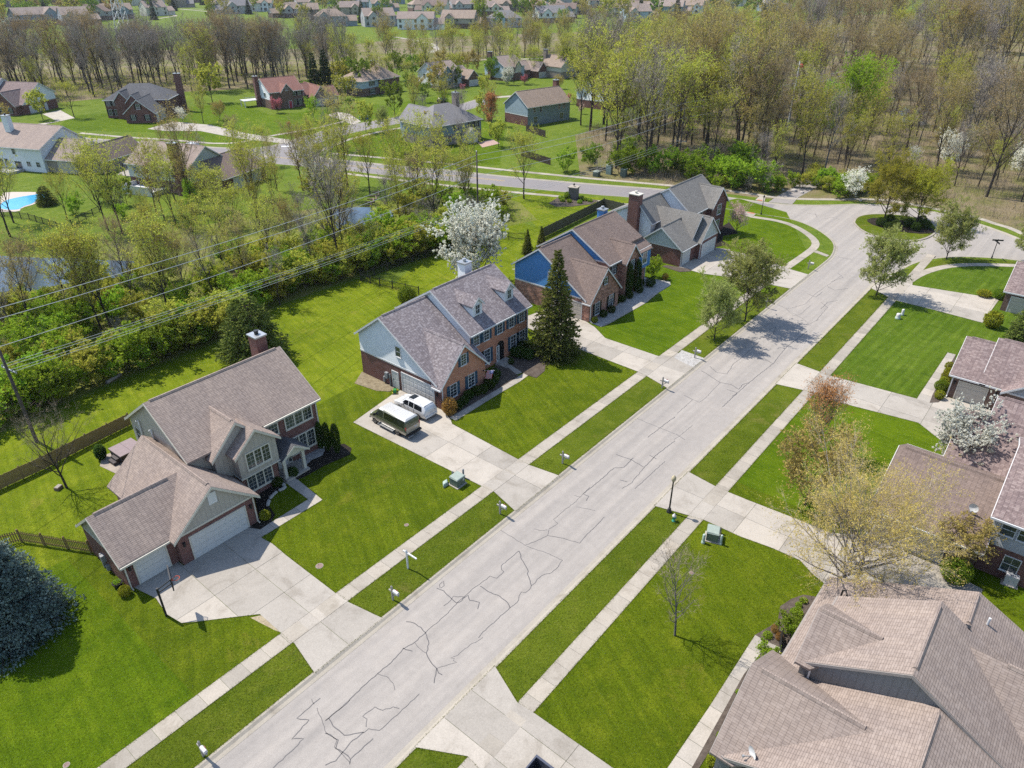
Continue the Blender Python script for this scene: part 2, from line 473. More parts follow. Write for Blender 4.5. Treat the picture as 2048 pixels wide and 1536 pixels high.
loop_near = chaikin(GP([(2130, 546), (2048, 521), (1947.5, 513.5), (1882, 515), (1830, 525), (1795, 545)]) + [(113.0, RK), (103.0, RK)], 2)
HOLE = [(-45, LK)] + left_curve + near_coll + far_coll_l + side_l + side_r + far_coll_r + loop_near + [(-45, RK)]

WOODFLOOR = m_ground('wood_floor', [(0.26, c4(0.085, 0.092, 0.028)), (0.42, c4(0.115, 0.115, 0.035)), (0.56, c4(0.165, 0.132, 0.08)), (0.78, c4(0.20, 0.168, 0.115))], 0.09, fine=2.5)
GA = m_grass('lawn_grass', c4(0.062, 0.092, 0.003), c4(0.090, 0.124, 0.004), c4(0.165, 0.150, 0.022), 0.60, (0.5, 1.1, 0.025))
GB = m_grass('lawn_grass_deep', c4(0.056, 0.098, 0.002), c4(0.080, 0.128, 0.003), c4(0.12, 0.13, 0.010), 0.72, (0.1, 1.0, 0.02))
GC = m_grass('lawn_grass_mown', c4(0.055, 0.098, 0.005), c4(0.080, 0.128, 0.010), c4(0.11, 0.14, 0.02), 0.72, (-1.57 + 0.08, 1.05, 0.055))
GBK = m_grass('backyard_grass', c4(0.088, 0.126, 0.004), c4(0.130, 0.170, 0.007), c4(0.20, 0.19, 0.030), 0.58, (0.22, 1.3, 0.03))
GS = m_grass('verge_grass', c4(0.062, 0.090, 0.005), c4(0.088, 0.118, 0.008), c4(0.145, 0.132, 0.035), 0.58)
GF = m_grass('far_grass', c4(0.078, 0.122, 0.012), c4(0.108, 0.150, 0.016), c4(0.13, 0.17, 0.03), 0.66, None, 0.5)

BIG = 3800
tag(MB().sheet([(-BIG, -BIG), (BIG, -BIG), (BIG, BIG), (-BIG, BIG)], 0.0, 0, [HOLE]).obj('ground', [GF]), kind='structure')

ASPH = m_asphalt('street_asphalt', c4(0.288, 0.264, 0.240), track=True)
ASPHD = m_asphalt('collector_asphalt', c4(0.20, 0.185, 0.185))
street = MB().sheet([(-50, LK + 1), (100, LK + 6), (118, 75), (235, 75), (235, -60), (120, -20), (110, RK - 1), (-50, RK - 1)], -0.1).obj('street', [ASPH])
tag(street, kind='structure')
jl = GP([(1536, 431), (1551, 404)])           # where the new dark surface of the collector road begins
coll_out = [jl[0]] + GP([(1486, 440), (1180, 402), (1000, 385), (670, 350), (258, 318), (-260, 268), (-260, 232), (244, 272), (540, 280), (700, 243), (960, 190), (990, 206), (700, 276), (650, 300), (672, 309), (1009, 342), (1333, 368), (1551, 397)]) + [jl[1]]
tag(MB().sheet(coll_out, -0.094).obj('collector_road', [ASPHD]), kind='structure')

def offset_ring(P, d):
    n = len(P); out = []
    for i in range(n):
        a, b, c = Vector(P[i - 1]), Vector(P[i]), Vector(P[(i + 1) % n])
        u, w = (b - a), (c - b)
        u = u.normalized() if u.length > 1e-6 else w.normalized(); w = w.normalized() if w.length > 1e-6 else u
        n1, n2 = Vector((-u.y, u.x)), Vector((-w.y, w.x))
        m = (n1 + n2)
        m = m.normalized() if m.length > 1e-6 else n1
        k = d / max(0.5, m.dot(n1))
        out.append((b.x + m.x * k, b.y + m.y * k))
    return out
_area = sum(HOLE[i - 1][0] * HOLE[i][1] - HOLE[i][0] * HOLE[i - 1][1] for i in range(len(HOLE)))
SGN = 1.0 if _area > 0 else -1.0
rings = [(HOLE, -0.02), (HOLE, 0.02)] + [(offset_ring(HOLE, SGN * d), z) for d, z in ((0.16, 0.02), (0.34, -0.075), (0.62, -0.088), (0.64, -0.12))]
kb = MB()
for (A, za), (B, zb) in zip(rings[:-1], rings[1:]):
    for i in range(len(HOLE)):
        j = (i + 1) % len(HOLE)
        q = [(A[i][0], A[i][1], za), (A[j][0], A[j][1], za), (B[j][0], B[j][1], zb), (B[i][0], B[i][1], zb)]
        kb.poly(q if SGN < 0 else q[::-1])
tag(kb.obj('kerb', [KERBM]), kind='structure')

# planted island in the turning loop
isl = chaikin(GP([(1706.6, 444.5), (1715.7, 456), (1734, 466.7), (1757, 474), (1800, 481), (1840, 482), (1870, 470), (1878, 455), (1858, 439), (1800, 429), (1752, 427), (1726, 429.4), (1710.5, 435)]) + [G(1706.6, 444.5)], 2)[:-1]
tag(MB().slab(isl, -0.1, 0.03).obj('island_kerb', [KERBM]), kind='structure')
ic = (sum(p[0] for p in isl) / len(isl), sum(p[1] for p in isl) / len(isl))
def shrink(P, k, c): return [(c[0] + (p[0] - c[0]) * k, c[1] + (p[1] - c[1]) * k) for p in P]
tag(MB().slab(shrink(isl, 0.95, ic), 0.0, 0.06).obj('island_grass', [GS]), kind='structure')
bedc = G(1800, 452)
tag(MB().slab([(bedc[0] + 3.6 * math.cos(t / 16 * 2 * math.pi), bedc[1] + 5.6 * math.sin(t / 16 * 2 * math.pi)) for t in range(16)], 0.05, 0.12).obj('island_mulch', [MULCH]), kind='structure')

# ---- lawns (sheets a few millimetres over the ground)
LZ = 0.006
def lawn(name, pts, m, z=LZ):
    return tag(MB().sheet(pts, z).obj(name, [m]), kind='structure')
SWL0, SWL1, SWR0, SWR1 = 32.62, 33.90, 16.60, 17.80
lawn('backyard', [(-40, 52.5), (9, 52.5), (44, 56), (64, 56), (64, 61), (64, 80), (56, 81), (49, 81), (37, 77.6), (23, 77.3), (12, 76), (-40, 75)], GBK)
lawn('lawn', [(-40, 33), (9.5, 33), (9.5, 53), (-40, 53)], GB, LZ + .004)
lawn('lawn', [(9.5, 33), (38, 33), (38, 56.5), (9.5, 53)], GA, LZ + .003)
lawn('lawn', [(38, 33), (66, 33), (66, 56), (38, 56.5)], GA, LZ + .001)
lawn('lawn', [(66, 33), (95, 33), (95, 60), (66, 60)], GB)
lawn('backyard', [(64, 60), (66, 60), (98, 60), (98, 84), (80, 82), (64, 75)], GBK, LZ - .002)
lawn('lawn', [(95, 31), (112, 31), (135, 44), (138, 55), (122, 60), (95, 60)], GB, LZ + .001)
lawn('verge', [(-40, LK), (100, LK), (100, 33), (-40, 33)], GS)
lawn('verge', [(-40, 17), (112, 17), (112, RK), (-40, RK)], GS)
lawn('verge', GP([(1800, 548), (1830, 530), (1882, 519), (1947, 517), (2048, 525), (2048, 535), (1950, 528), (1880, 534), (1830, 552), (1800, 575)]), GS, LZ + .003)
lawn('lawn', [(-40, -40), (52, -40), (52, 17), (-40, 17)], GA)
lawn('lawn', [(52, -40), (74, -40), (74, 17), (52, 17)], GB)
lawn('lawn', [(74, -40), (102, -40), (102, 17), (74, 17)], GC)
lawn('lawn', [(102, -40), (170, -40)] + GP([(2048, 527), (1947, 519), (1885, 521), (1835, 531)]) + [(112, 17), (102, 17)], GC, LZ + .001)
# grass between the collector road and the near wood, and the lots beyond
lawn('meadow', GP([(1480, 428), (1262, 403), (1060, 380), (1000, 402), (1060, 440), (1090, 470), (1210, 408), (1262, 420), (1440, 440)]), GBK, LZ - .003)
lawn('far_lawn', GP([(640, 292), (700, 272), (825, 247), (960, 240), (1010, 260), (1000, 330), (890, 332), (776, 322), (672, 311)]), GB)
lawn('far_lawn', GP([(300, 265), (110, 260), (140, 232), (480, 205), (540, 230), (800, 205), (900, 190), (820, 225), (700, 246), (620, 264), (545, 284), (430, 290)]), GB)
# leaf-strewn floor of the woods and the rough along the pole line
lawn('wood_floor', GP([(1160, 352), (1340, 374), (1540, 398), (1700, 402), (1850, 415), (1960, 440), (2090, 480), (2400, 500), (2600, 120), (2048, 20), (1700, 30), (1500, 60), (1480, 130), (1300, 230), (1150, 270)]), WOODFLOOR, LZ + .002)
lawn('wood_floor', GP([(-200, 235), (0, 215), (120, 205), (330, 185), (500, 178), (700, 145), (1000, 118), (1400, 92), (1520, 40), (1200, 62), (800, 78), (620, 98), (300, 100), (-200, 118)]), WOODFLOOR, LZ + .002)
lawn('thicket_floor', [(-30, 75.5), (12, 76.5), (23, 77.8), (37, 78.1), (49, 81.5), (63, 81), (80, 84)] + GP([(1075, 440), (1040, 405), (940, 380), (840, 390), (700, 410), (520, 430), (300, 470), (60, 510), (-150, 540)]), m_ground('thicket_floor', [(0.28, c4(0.075, 0.095, 0.016)), (0.5, c4(0.125, 0.145, 0.022)), (0.7, c4(0.17, 0.15, 0.055))], 0.2, fine=3), LZ + .002)

# ---- paved pieces: every slab is an object
def clip(poly, a, b, c):
    """part of poly where a*x + b*y <= c"""
    out = []
    for i in range(len(poly)):
        p, q = poly[i - 1], poly[i]
        fp, fq = a * p[0] + b * p[1] - c, a * q[0] + b * q[1] - c
        if (fp <= 0) != (fq <= 0):
            t = fp / (fp - fq); out.append((p[0] + (q[0] - p[0]) * t, p[1] + (q[1] - p[1]) * t))
        if fq <= 0: out.append(q)
    return out
PAVED, EDGES = [], []
def paved(root_name, poly, xs, ys, m, z=0.03, gap=0.012, piece='slab', rot=0.0):
    """a driveway or walk cut by its joints into slabs"""
    PAVED.append(list(poly)); EDGES.append(list(poly) + [poly[0]])
    root = tag(empty(root_name, *poly[0]), kind='structure')
    ox, oy = poly[0]
    ca, sa = math.cos(rot), math.sin(rot)
    P = [((p[0] - ox) * ca + (p[1] - oy) * sa, -(p[0] - ox) * sa + (p[1] - oy) * ca) for p in poly]
    x0, x1 = min(p[0] for p in P), max(p[0] for p in P); y0, y1 = min(p[1] for p in P), max(p[1] for p in P)
    def cuts(lo, hi, st):
        if hasattr(st, '__len__'): return [lo] + list(st) + [hi]
        n = max(1, round((hi - lo) / st)); return [lo + (hi - lo) * i / n for i in range(n + 1)]
    X = cuts(x0, x1, xs if not hasattr(xs, '__len__') else [x - ox for x in xs]); Y = cuts(y0, y1, ys if not hasattr(ys, '__len__') else [y - oy for y in ys])
    rnd = random.Random(len(poly) + int(ox * 7))
    for i in range(len(X) - 1):
        for j in range(len(Y) - 1):
            c = P
            for a, b, k in ((-1, 0, -(X[i] + gap)), (1, 0, X[i + 1] - gap), (0, -1, -(Y[j] + gap)), (0, 1, Y[j + 1] - gap)):
                c = clip(c, a, b, k)
                if len(c) < 3: break
            if len(c) < 3: continue
            ar = abs(sum(c[q - 1][0] * c[q][1] - c[q][0] * c[q - 1][1] for q in range(len(c)))) / 2
            if ar < 0.05: continue
            c = [p for q, p in enumerate(c) if (abs(p[0] - c[q - 1][0]) + abs(p[1] - c[q - 1][1])) > 1e-4]
            if len(c) < 3: continue
            W = [(p[0] * ca - p[1] * sa, p[0] * sa + p[1] * ca) for p in c]
            MB().slab(W, -0.02, z + rnd.uniform(-.004, .004)).obj(piece, [m], root)
    return root
def sidewalk(y0, y1, x0, x1, step=1.53):
    root = tag(empty('sidewalk', x0, y0), kind='structure')
    me = MB().box(0.008, step - 0.008, 0, y1 - y0, -0.02, 0.03).mesh('slab', [CONCD])
    rnd = random.Random(int(y0)); x = x0
    while x < x1:
        o = inst('slab', me, root, (x - x0, 0, rnd.uniform(-.005, .005)))
        o.rotation_euler = (rnd.uniform(-.002, .002), rnd.uniform(-.002, .002), 0)
        x += step
sidewalk(SWL0, SWL1, -24, 102)
sidewalk(SWR0, SWR1, -6, 126)
def strip(pts, w):
    """outline of a path of width w along a polyline"""
    L, Rr = [], []
    for i, p in enumerate(pts):
        a, b = Vector(pts[max(i - 1, 0)]), Vector(pts[min(i + 1, len(pts) - 1)])
        d = (b - a).normalized(); n = Vector((-d.y, d.x)) * (w / 2)
        L.append((p[0] + n.x, p[1] + n.y)); Rr.append((p[0] - n.x, p[1] - n.y))
    return L + Rr[::-1]
def curved_walk(name, pts, w, m=CONCD, step=1.6):
    root = tag(empty(name, *pts[0]), kind='structure')
    # resample at the joint spacing
    Q = [Vector(pts[0])]; acc = 0
    for a, b in zip(pts[:-1], pts[1:]):
        a, b = Vector(a), Vector(b); d = (b - a).length
        while acc + d >= step:
            t = (step - acc); a = a + (b - a).normalized() * t; d -= t; acc = 0; Q.append(a.copy())
        acc += d
    Q.append(Vector(pts[-1]))
    nrm = []
    for i in range(len(Q)):
        d = (Q[min(i + 1, len(Q) - 1)] - Q[max(i - 1, 0)])
        d = d.normalized() if d.length > 1e-6 else Vector((1, 0)); nrm.append(Vector((-d.y, d.x)) * (w / 2))
    for i in range(len(Q) - 1):
        if (Q[i + 1] - Q[i]).length < 0.2: continue
        g = (Q[i + 1] - Q[i]).normalized() * 0.01
        c = [Q[i] + nrm[i] + g, Q[i] - nrm[i] + g, Q[i + 1] - nrm[i + 1] - g, Q[i + 1] + nrm[i + 1] - g]
        MB().slab([(p.x - pts[0][0], p.y - pts[0][1]) for p in c], -0.02, 0.028).obj('slab', [m], root)
    return root
ZW = zm(1400, 260, 5.12)
curved_walk('corner_sidewalk', chaikin([(101.5, 33.26)] + GP(ZW([(1000, 1330), (1130, 1240), (1185, 1190), (1185, 1140), (1120, 1075), (1000, 1000), (880, 950), (720, 915), (520, 890), (430, 850)])), 2), 1.25)
ZR = zm(1648, 300, 3.84)
curved_walk('loop_sidewalk', chaikin(GP(ZR([(560, 1080), (650, 1005), (740, 950), (860, 910), (980, 888), (1150, 878), (1480, 888)])), 2), 1.25)
curved_walk('far_sidewalk', chaikin(GP(ZW([(100, 598), (500, 650), (750, 690), (1000, 708), (1400, 712), (1720, 706)])) + GP([(1800, 403), (1900, 424)]) + GP(ZR([(1180, 520), (1320, 570), (1450, 605)])) + GP([(2090, 490)]), 1), 1.3, CONCD, 2.4)
curved_walk('far_sidewalk', GP([(665, 307), (780, 317), (900, 328), (1010, 340), (1180, 357), (1340, 371), (1412, 379)]), 1.4, CONCD, 3.0)
curved_walk('near_sidewalk', GP([(690, 347), (780, 358), (900, 372), (1010, 383), (1120, 393), (1200, 403), (1262, 410)]), 1.3, CONCD, 2.4)
curved_walk('far_sidewalk', GP([(160, 266), (244, 274), (330, 279), (440, 288), (480, 285), (545, 271), (620, 259), (700, 240)]), 1.5, CONCD, 4.0)
curved_walk('far_sidewalk', GP([(640, 302), (690, 281), (760, 263), (830, 251), (900, 241)]), 1.5, CONCD, 4.0)

Z1 = zm(0, 1000, 2.866)
paved('driveway', [(11.4, 46.1), (14.9, 46.05), (14.95, 45.2), (21.7, 45.2)] + GP(Z1([(1502, 220), (1562, 252), (1640, 318), (1930, 540)]) + [(698, 1205)]) + [(G(761, 1234)[0], LK - .1), (G(628, 1345)[0], LK - .1)] + GP([(589, 1287), (565, 1268.7)] + Z1([(1490, 655), (1290, 678), (1135, 697), (1040, 706), (955, 655), (895, 565)])), 3.55, [32.6, 33.9, 36.9, 40.6], CONC)
paved('driveway', [(43.75, 45.55), (43.75, 51.8), (43.2, 51.9)] + GP([(785, 789), (706.4, 845), (962.7, 972.1), (986.6, 982.4)]) + [(G(1028, 1021)[0], LK - .1), (G(1113, 949)[0], LK - .1)] + GP([(1055.7, 929.4), (1035.5, 918.5), (904.6, 848.4), (901, 839)]), 3.4, [32.6, 33.9, 37.2, 40.9], CONC)
paved('driveway', [(71.15, 46.1), (71.15, 52.3), (65.0, 53.5)] + GP([(1145.6, 693.6), (1274.7, 743.2), (1293, 752)]) + [(G(1336, 777)[0], LK - .1), (G(1400, 725)[0], LK - .1)] + GP([(1352, 704), (1318, 713), (1210.5, 676.5), (1190, 655)]), 3.5, [32.6, 33.9, 37.8, 42], CONC)
paved('driveway', [(96.4, 46.1), (101.2, 45.9), (101.4, 45.4), (107.5, 45.3), (108.6, 41), (108, 36), (106.6, 33.9), (106.0, LK - .1), (98.9, LK - .1), (98.4, 33.5), (97.2, 39), (96.2, 42)], 3.6, [32.6, 33.9, 38, 42], CONC)
Z2 = zm(650, 1000, 2.866)
paved('driveway', [(G(993.7, 1335.7)[0], RK + .1)] + GP([(1034.9, 1405.8), (1066, 1425), (1225, 1536), (1330, 1612)]) + [(26.0, 6.5), (19.5, 6.5)] + GP([(1010, 1590), (936, 1513)]) + [(G(832, 1497)[0], RK + .1)], 2.7, [16.6, 17.8, 13.2, 10.0][::-1], CONC)
Z3 = zm(1348, 1000, 2.866)
paved('driveway', [(G(1308.8, 1012)[0], RK + .1), (G(1378.8, 944.8)[0], RK + .1)] + GP([(1429, 972), (1455.6, 984), (1494.5, 1000), (1592, 1038), (1662, 1066), (1725, 1072)]) + [(52.1, 5.7), (52.1, 0.2), (51.5, -3.0), (44.0, -3.0), (43.6, 5.0)] + GP(Z3([(905, 512), (800, 430), (720, 345), (560, 275), (380, 210), (165, 112)])), 3.6, [6.5, 10.3, 14.0, 16.6, 17.8], CONC)
Z4 = zm(1348, 480, 2.926)
paved('driveway', [(G(1553, 768.8)[0], RK + .1), (G(1595.8, 727.8)[0], RK + .1)] + GP([(1642.6, 744.9), (1660.7, 751.7), (1833.6, 797.8)]) + [(80.2, 5.4), (80.2, -6), (70.5, -6), (71.0, 4.2)] + GP(Z4([(1430, 1070), (960, 950), (870, 905)])), 3.6, [-2, 2, 6.2, 10.2, 14, 16.6, 17.8], CONC)
paved('driveway', [(106.5, RK + .1), (113.5, RK - .2), (114.5, 17)] + GP(Z4([(1395, 265), (1770, 325), (1905, 345), (1805, 485), (1530, 412), (1290, 352)])), 3.8, [6, 10, 14, 16.6, 17.8], CONC)
ZA = zm(120, 640, 2.7433); ZB = zm(690, 480, 3.658); ZE = zm(1010, 340, 4.0157)
paved('front_walk', GP(ZA([(1225, 885), (1282, 858), (1440, 988), (1110, 1190), (1072, 1165), (1362, 985)])), 1.35, 1.35, CONC, 0.034)
paved('front_walk', GP(ZB([(765, 1302), (812, 1322), (1150, 1112), (1275, 1040), (1350, 985), (1310, 975), (1130, 1085)])), 1.5, 20, CONC, 0.034)
paved('front_walk', GP(ZB([(1098, 915), (1165, 888), (1318, 962), (1262, 985)])), 20, 1.3, CONC, 0.032)
paved('front_walk', GP(ZE([(775, 1262), (830, 1240), (1130, 1070), (1235, 985), (1190, 1000), (900, 1190)])), 1.5, 20, CONC, 0.05)
paved('front_walk', GP(ZE([(1690, 625), (1820, 642), (1795, 665), (1680, 640)])), 2, 2, CONC, 0.05)
paved('front_walk', GP(Z3([(465, 775), (530, 812), (640, 860), (605, 905), (520, 850), (400, 1000), (110, 1536), (-20, 1590), (-60, 1570), (200, 1190)])), 1.5, 1.5, CONC, 0.034)
Z5 = zm(1640, 560, 5.0196)
paved('front_walk', GP(Z5([(1280, 730), (1362, 750), (1095, 1228), (968, 1198)])), 1.5, 20, CONC, 0.034)
paved('old_drive', GP(ZW([(700, 740), (770, 690), (1000, 560), (1180, 500), (1320, 470), (1430, 470), (1420, 520), (1250, 560), (1010, 690), (945, 760)])), 30, 30, m_asphalt('old_asphalt', c4(0.24, 0.22, 0.205)), 0.02)
paved('kerb_ramp', GP(ZW([(565, 718), (610, 678), (672, 690), (660, 735)])), 9, 9, CONCD, 0.034)
paved('kerb_ramp', GP(ZW([(430, 838), (480, 835), (575, 858), (540, 890), (470, 885)])), 9, 9, CONCD, 0.034)
REDPAD = m_plain('tactile_pad', c4(0.42, 0.14, 0.09), 0.8)
tag(MB().slab(GP(ZW([(585, 722), (592, 714), (640, 718), (636, 727)])), 0.02, 0.045).obj('tactile_pad', [REDPAD]), kind='structure')
tag(MB().slab(GP(ZW([(480, 848), (490, 843), (560, 852), (552, 860)])), 0.02, 0.045).obj('tactile_pad', [REDPAD]), kind='structure')
paved('service_walk', GP(ZW([(1160, 1250), (1300, 1300), (1325, 1285), (1195, 1235)])), 20, 20, CONCD, 0.034)
# ---- planting beds
def bed(name, pts, m, z=0.05):
    PAVED.append(list(pts))
    return tag(MB().slab(pts, 0.0, z).obj(name, [m]), kind='structure')
bed('mulch_bed', GP(ZA([(1060, 925), (1130, 880), (1215, 890), (1240, 920), (1180, 945), (1140, 1010), (1180, 1070), (1160, 1110), (1100, 1150), (1035, 1140), (1095, 1100)])), MULCH)
bed('mulch_bed', GP(ZA([(1268, 830), (1300, 800), (1440, 700), (1560, 680), (1600, 705), (1590, 740), (1450, 800), (1345, 860), (1300, 878)])), MULCH)
bed('gravel_bed', GP(ZA([(1295, 770), (1430, 695), (1455, 715), (1440, 745), (1380, 770), (1350, 800), (1290, 808)])), GRAVEL, 0.08)
bed('mulch_bed', GP(ZB([(712, 1245), (765, 1302), (1130, 1085), (1270, 1000), (1200, 940), (1100, 920), (1010, 1005)])), MULCHB)
bed('mulch_bed', GP(ZB([(1168, 890), (1325, 775), (1500, 780), (1560, 830), (1465, 925), (1460, 960), (1400, 1010), (1330, 990)])), MULCHB)
bed('dry_bed', GP(ZB([(70, 1050), (125, 965), (365, 1080), (330, 1110), (230, 1105)])), m_ground('dry_bed_soil', [(0.3, c4(0.14, 0.11, 0.07)), (0.7, c4(0.26, 0.22, 0.15))], 2, fine=8))
bed('gravel_bed', GP(ZE([(680, 1225), (770, 1262), (900, 1190), (1190, 1000), (1235, 985), (1330, 925), (1325, 900), (1130, 865), (1100, 885), (905, 1085)])), GRAVEL)
bed('mulch_bed', GP(ZE([(1690, 620), (1700, 480), (1800, 420), (1870, 510), (1750, 530), (1745, 570), (1800, 600), (1815, 620), (1750, 610)])), MULCH)
bed('mulch_bed', GP(ZE([(1260, 775), (1300, 765), (1390, 780), (1500, 800), (1490, 815), (1400, 820)])), MULCHB)
bed('mulch_bed', GP(Z3([(608, 612), (670, 570), (740, 545), (900, 570), (905, 640), (640, 860), (530, 812), (465, 775), (560, 720), (595, 690)])), MULCHB)
bed('mulch_bed', GP(Z3([(460, 935), (520, 850), (605, 905), (560, 1000), (440, 1060), (130, 1560), (100, 1540), (400, 1000)])), MULCHB, 0.04)
bed('mulch_bed', GP(Z5([(1355, 760), (1362, 752), (1330, 940), (1240, 1180), (1190, 1230), (1100, 1235), (1130, 1150)])), MULCHB)
bed('entrance_bed', GP(zm(650, 0, 2.926)([(1310, 1190), (1370, 1150), (1500, 1150), (1600, 1175), (1560, 1195), (1440, 1210), (1350, 1210)])), MULCHB)
bed('sand_patch', GP(Z1([(1435, 675), (1500, 660), (1625, 765), (1570, 745)])), m_ground('bare_soil', [(0.3, c4(0.25, 0.2, 0.13)), (0.7, c4(0.36, 0.31, 0.22))], 2), 0.012)
bed('cobble_patch', GP(Z4([(0, 690), (45, 645), (178, 693), (110, 745)])), GRAVEL, 0.03)

# ---- crack sealant on the street: each poured line is a piece of the street
TAR = m_plain('crack_sealant', c4(0.082, 0.078, 0.08), 0.6, 0.3, 2)
ZU = zm(1348, 480, 2.926); ZMm = zm(650, 480, 2.926); ZC = Z2
LINES = [(ZC, q) for q in [
 [(1008, 168), (1060, 200), (1140, 250), (1180, 270), (1250, 290), (1300, 312), (1362, 340)],
 [(1362, 340), (1325, 390), (1290, 415), (1260, 420), (1240, 430), (1215, 450), (1205, 470), (1183, 485), (1170, 510), (1150, 525), (1125, 522), (1112, 545), (1110, 568), (1085, 595), (1060, 612), (980, 685), (905, 750), (880, 785)],
 [(1060, 612), (1048, 585), (1000, 545), (935, 520), (890, 488)],
 [(1112, 287), (1085, 310), (1010, 372), (1012, 395), (1025, 405), (985, 443), (945, 430), (925, 450), (850, 500), (820, 530), (760, 580), (690, 655), (580, 750)],
 [(1112, 287), (1122, 325), (1160, 390), (1165, 430), (1183, 485)],
 [(640, 500), (680, 515), (715, 550), (755, 585), (770, 580), (820, 540), (830, 570), (885, 582), (875, 620)],
 [(660, 500), (655, 480), (680, 460), (683, 485), (664, 500)], [(680, 602), (720, 570), (735, 545), (760, 550), (800, 552)],
 [(465, 692), (510, 700), (550, 725), (575, 755), (592, 800), (590, 850), (580, 870), (595, 905), (640, 960), (650, 985), (672, 997)],
 [(515, 812), (535, 840), (580, 872)], [(445, 843), (500, 861)],
 [(640, 960), (690, 945), (755, 925), (735, 915), (742, 903), (720, 900), (760, 885), (830, 825), (880, 800), (905, 782)],
 [(640, 960), (630, 1010), (625, 1045)],
 [(580, 750), (500, 820), (445, 850), (380, 925), (300, 990), (220, 1060), (100, 1180), (20, 1245), (0, 1260)],
 [(300, 990), (350, 1005), (390, 1045), (400, 1085)],
 [(20, 1245), (45, 1290), (110, 1343), (190, 1330), (220, 1325)],
 [(220, 1325), (140, 1390), (100, 1440), (60, 1490), (0, 1515)],
 [(540, 1105), (430, 1210), (310, 1315), (250, 1305), (220, 1330)],
 [(425, 1190), (390, 1180), (330, 1200), (285, 1180), (215, 1235), (240, 1250), (235, 1295)],
 [(275, 1362), (190, 1440), (145, 1480), (130, 1460), (100, 1440), (60, 1420), (75, 1370), (30, 1340), (0, 1330)], [(145, 1480), (140, 1510)],
 [(1602, 92), (1490, 205), (1460, 243), (1370, 215), (1275, 198), (1200, 235), (1150, 250)],
 [(1275, 198), (1285, 160), (1335, 130), (1310, 105), (1370, 55), (1430, 10), (1500, -60), (1520, -80)], [(1275, 165), (1235, 170), (1197, 160)], [(1440, 35), (1550, 55)]]]
LINES += [(Z1, q) for q in [[(1835, 1130), (1790, 1165), (1700, 1245), (1770, 1255), (1670, 1365), (1740, 1362), (1560, 1536)], [(1815, 1185), (1870, 1330), (1930, 1370), (1915, 1410), (1950, 1440), (2006, 1500)], [(1865, 1258), (1890, 1240), (2006, 1140)], [(1785, 1135), (1800, 1165)]]]
LINES += [(ZU, q) for q in [
 [(285, 972), (350, 910), (440, 830), (490, 790), (580, 720), (660, 620), (780, 530)], [(160, 760), (210, 790), (270, 830), (330, 840), (380, 870), (405, 840), (440, 830)],
 [(210, 735), (250, 770), (310, 780), (350, 720), (390, 690), (500, 590)], [(20, 1010), (110, 930), (150, 945), (190, 915), (270, 830)], [(60, 905), (110, 930)],
 [(0, 1165), (35, 1140), (110, 1080)], [(10, 1130), (65, 1165)], [(490, 690), (545, 700), (580, 718)], [(310, 870), (370, 890), (340, 910)],
 [(600, 370), (660, 400), (720, 385), (770, 370), (830, 310), (980, 205)], [(690, 420), (760, 460), (790, 490), (850, 460)], [(900, 270), (940, 290), (1020, 280)],
 [(860, 360), (900, 390), (830, 470)], [(780, 310), (830, 330), (870, 300)], [(960, 350), (900, 360), (860, 400)], [(660, 400), (700, 440), (740, 430), (800, 380)], [(920, 240), (990, 215), (960, 190)],
 [(560, 520), (600, 500), (580, 545)], [(960, 95), (1040, 110)]]]
LINES += [(ZMm, q) for q in [
 [(1830, 1040), (1900, 1070), (1960, 1095), (2048, 1130)], [(2048, 1030), (1960, 1095), (1890, 1150)], [(1705, 1250), (1790, 1280), (1870, 1325), (1930, 1260), (2048, 1170)],
 [(1870, 1325), (1790, 1420), (1740, 1450)], [(1990, 1290), (1880, 1390), (1815, 1450)], [(1805, 1270), (1750, 1325), (1690, 1330), (1600, 1410), (1510, 1480), (1545, 1495), (1530, 1520)], [(1460, 1490), (1500, 1500)], [(1900, 1255), (1940, 1275)], [(1725, 1400), (1770, 1410)]]]
LINES += [(ZW, q) for q in [[(1100, 845), (1180, 860), (1220, 870)], [(1180, 850), (1200, 890)], [(1270, 900), (1360, 890), (1440, 915)], [(1380, 1290), (1530, 1320)], [(1100, 1000), (1300, 1010)]]]
rl = random.Random(4)
for zf, q in LINES:
    P = GP(zf(q)); Q = [P[0]]
    for a, b in zip(P[:-1], P[1:]):            # the pour wanders a little between its bends
        n = max(1, int(math.hypot(b[0] - a[0], b[1] - a[1]) / 0.22))
        for i in range(1, n + 1):
            t = i / n; j = 0.04 if i < n else 0
            Q.append((a[0] + (b[0] - a[0]) * t + rl.uniform(-j, j), a[1] + (b[1] - a[1]) * t + rl.uniform(-j, j)))
    w = rl.choice([0.035, 0.048, 0.062])
    o = strip(Q, w); n = len(Q); mb = MB()
    for i in range(n - 1):
        mb.poly([(*o[i], -0.095), (*o[2 * n - 1 - i], -0.095), (*o[2 * n - 2 - i], -0.095), (*o[i + 1], -0.095)])
    mb.obj('tar_line', [TAR], street)
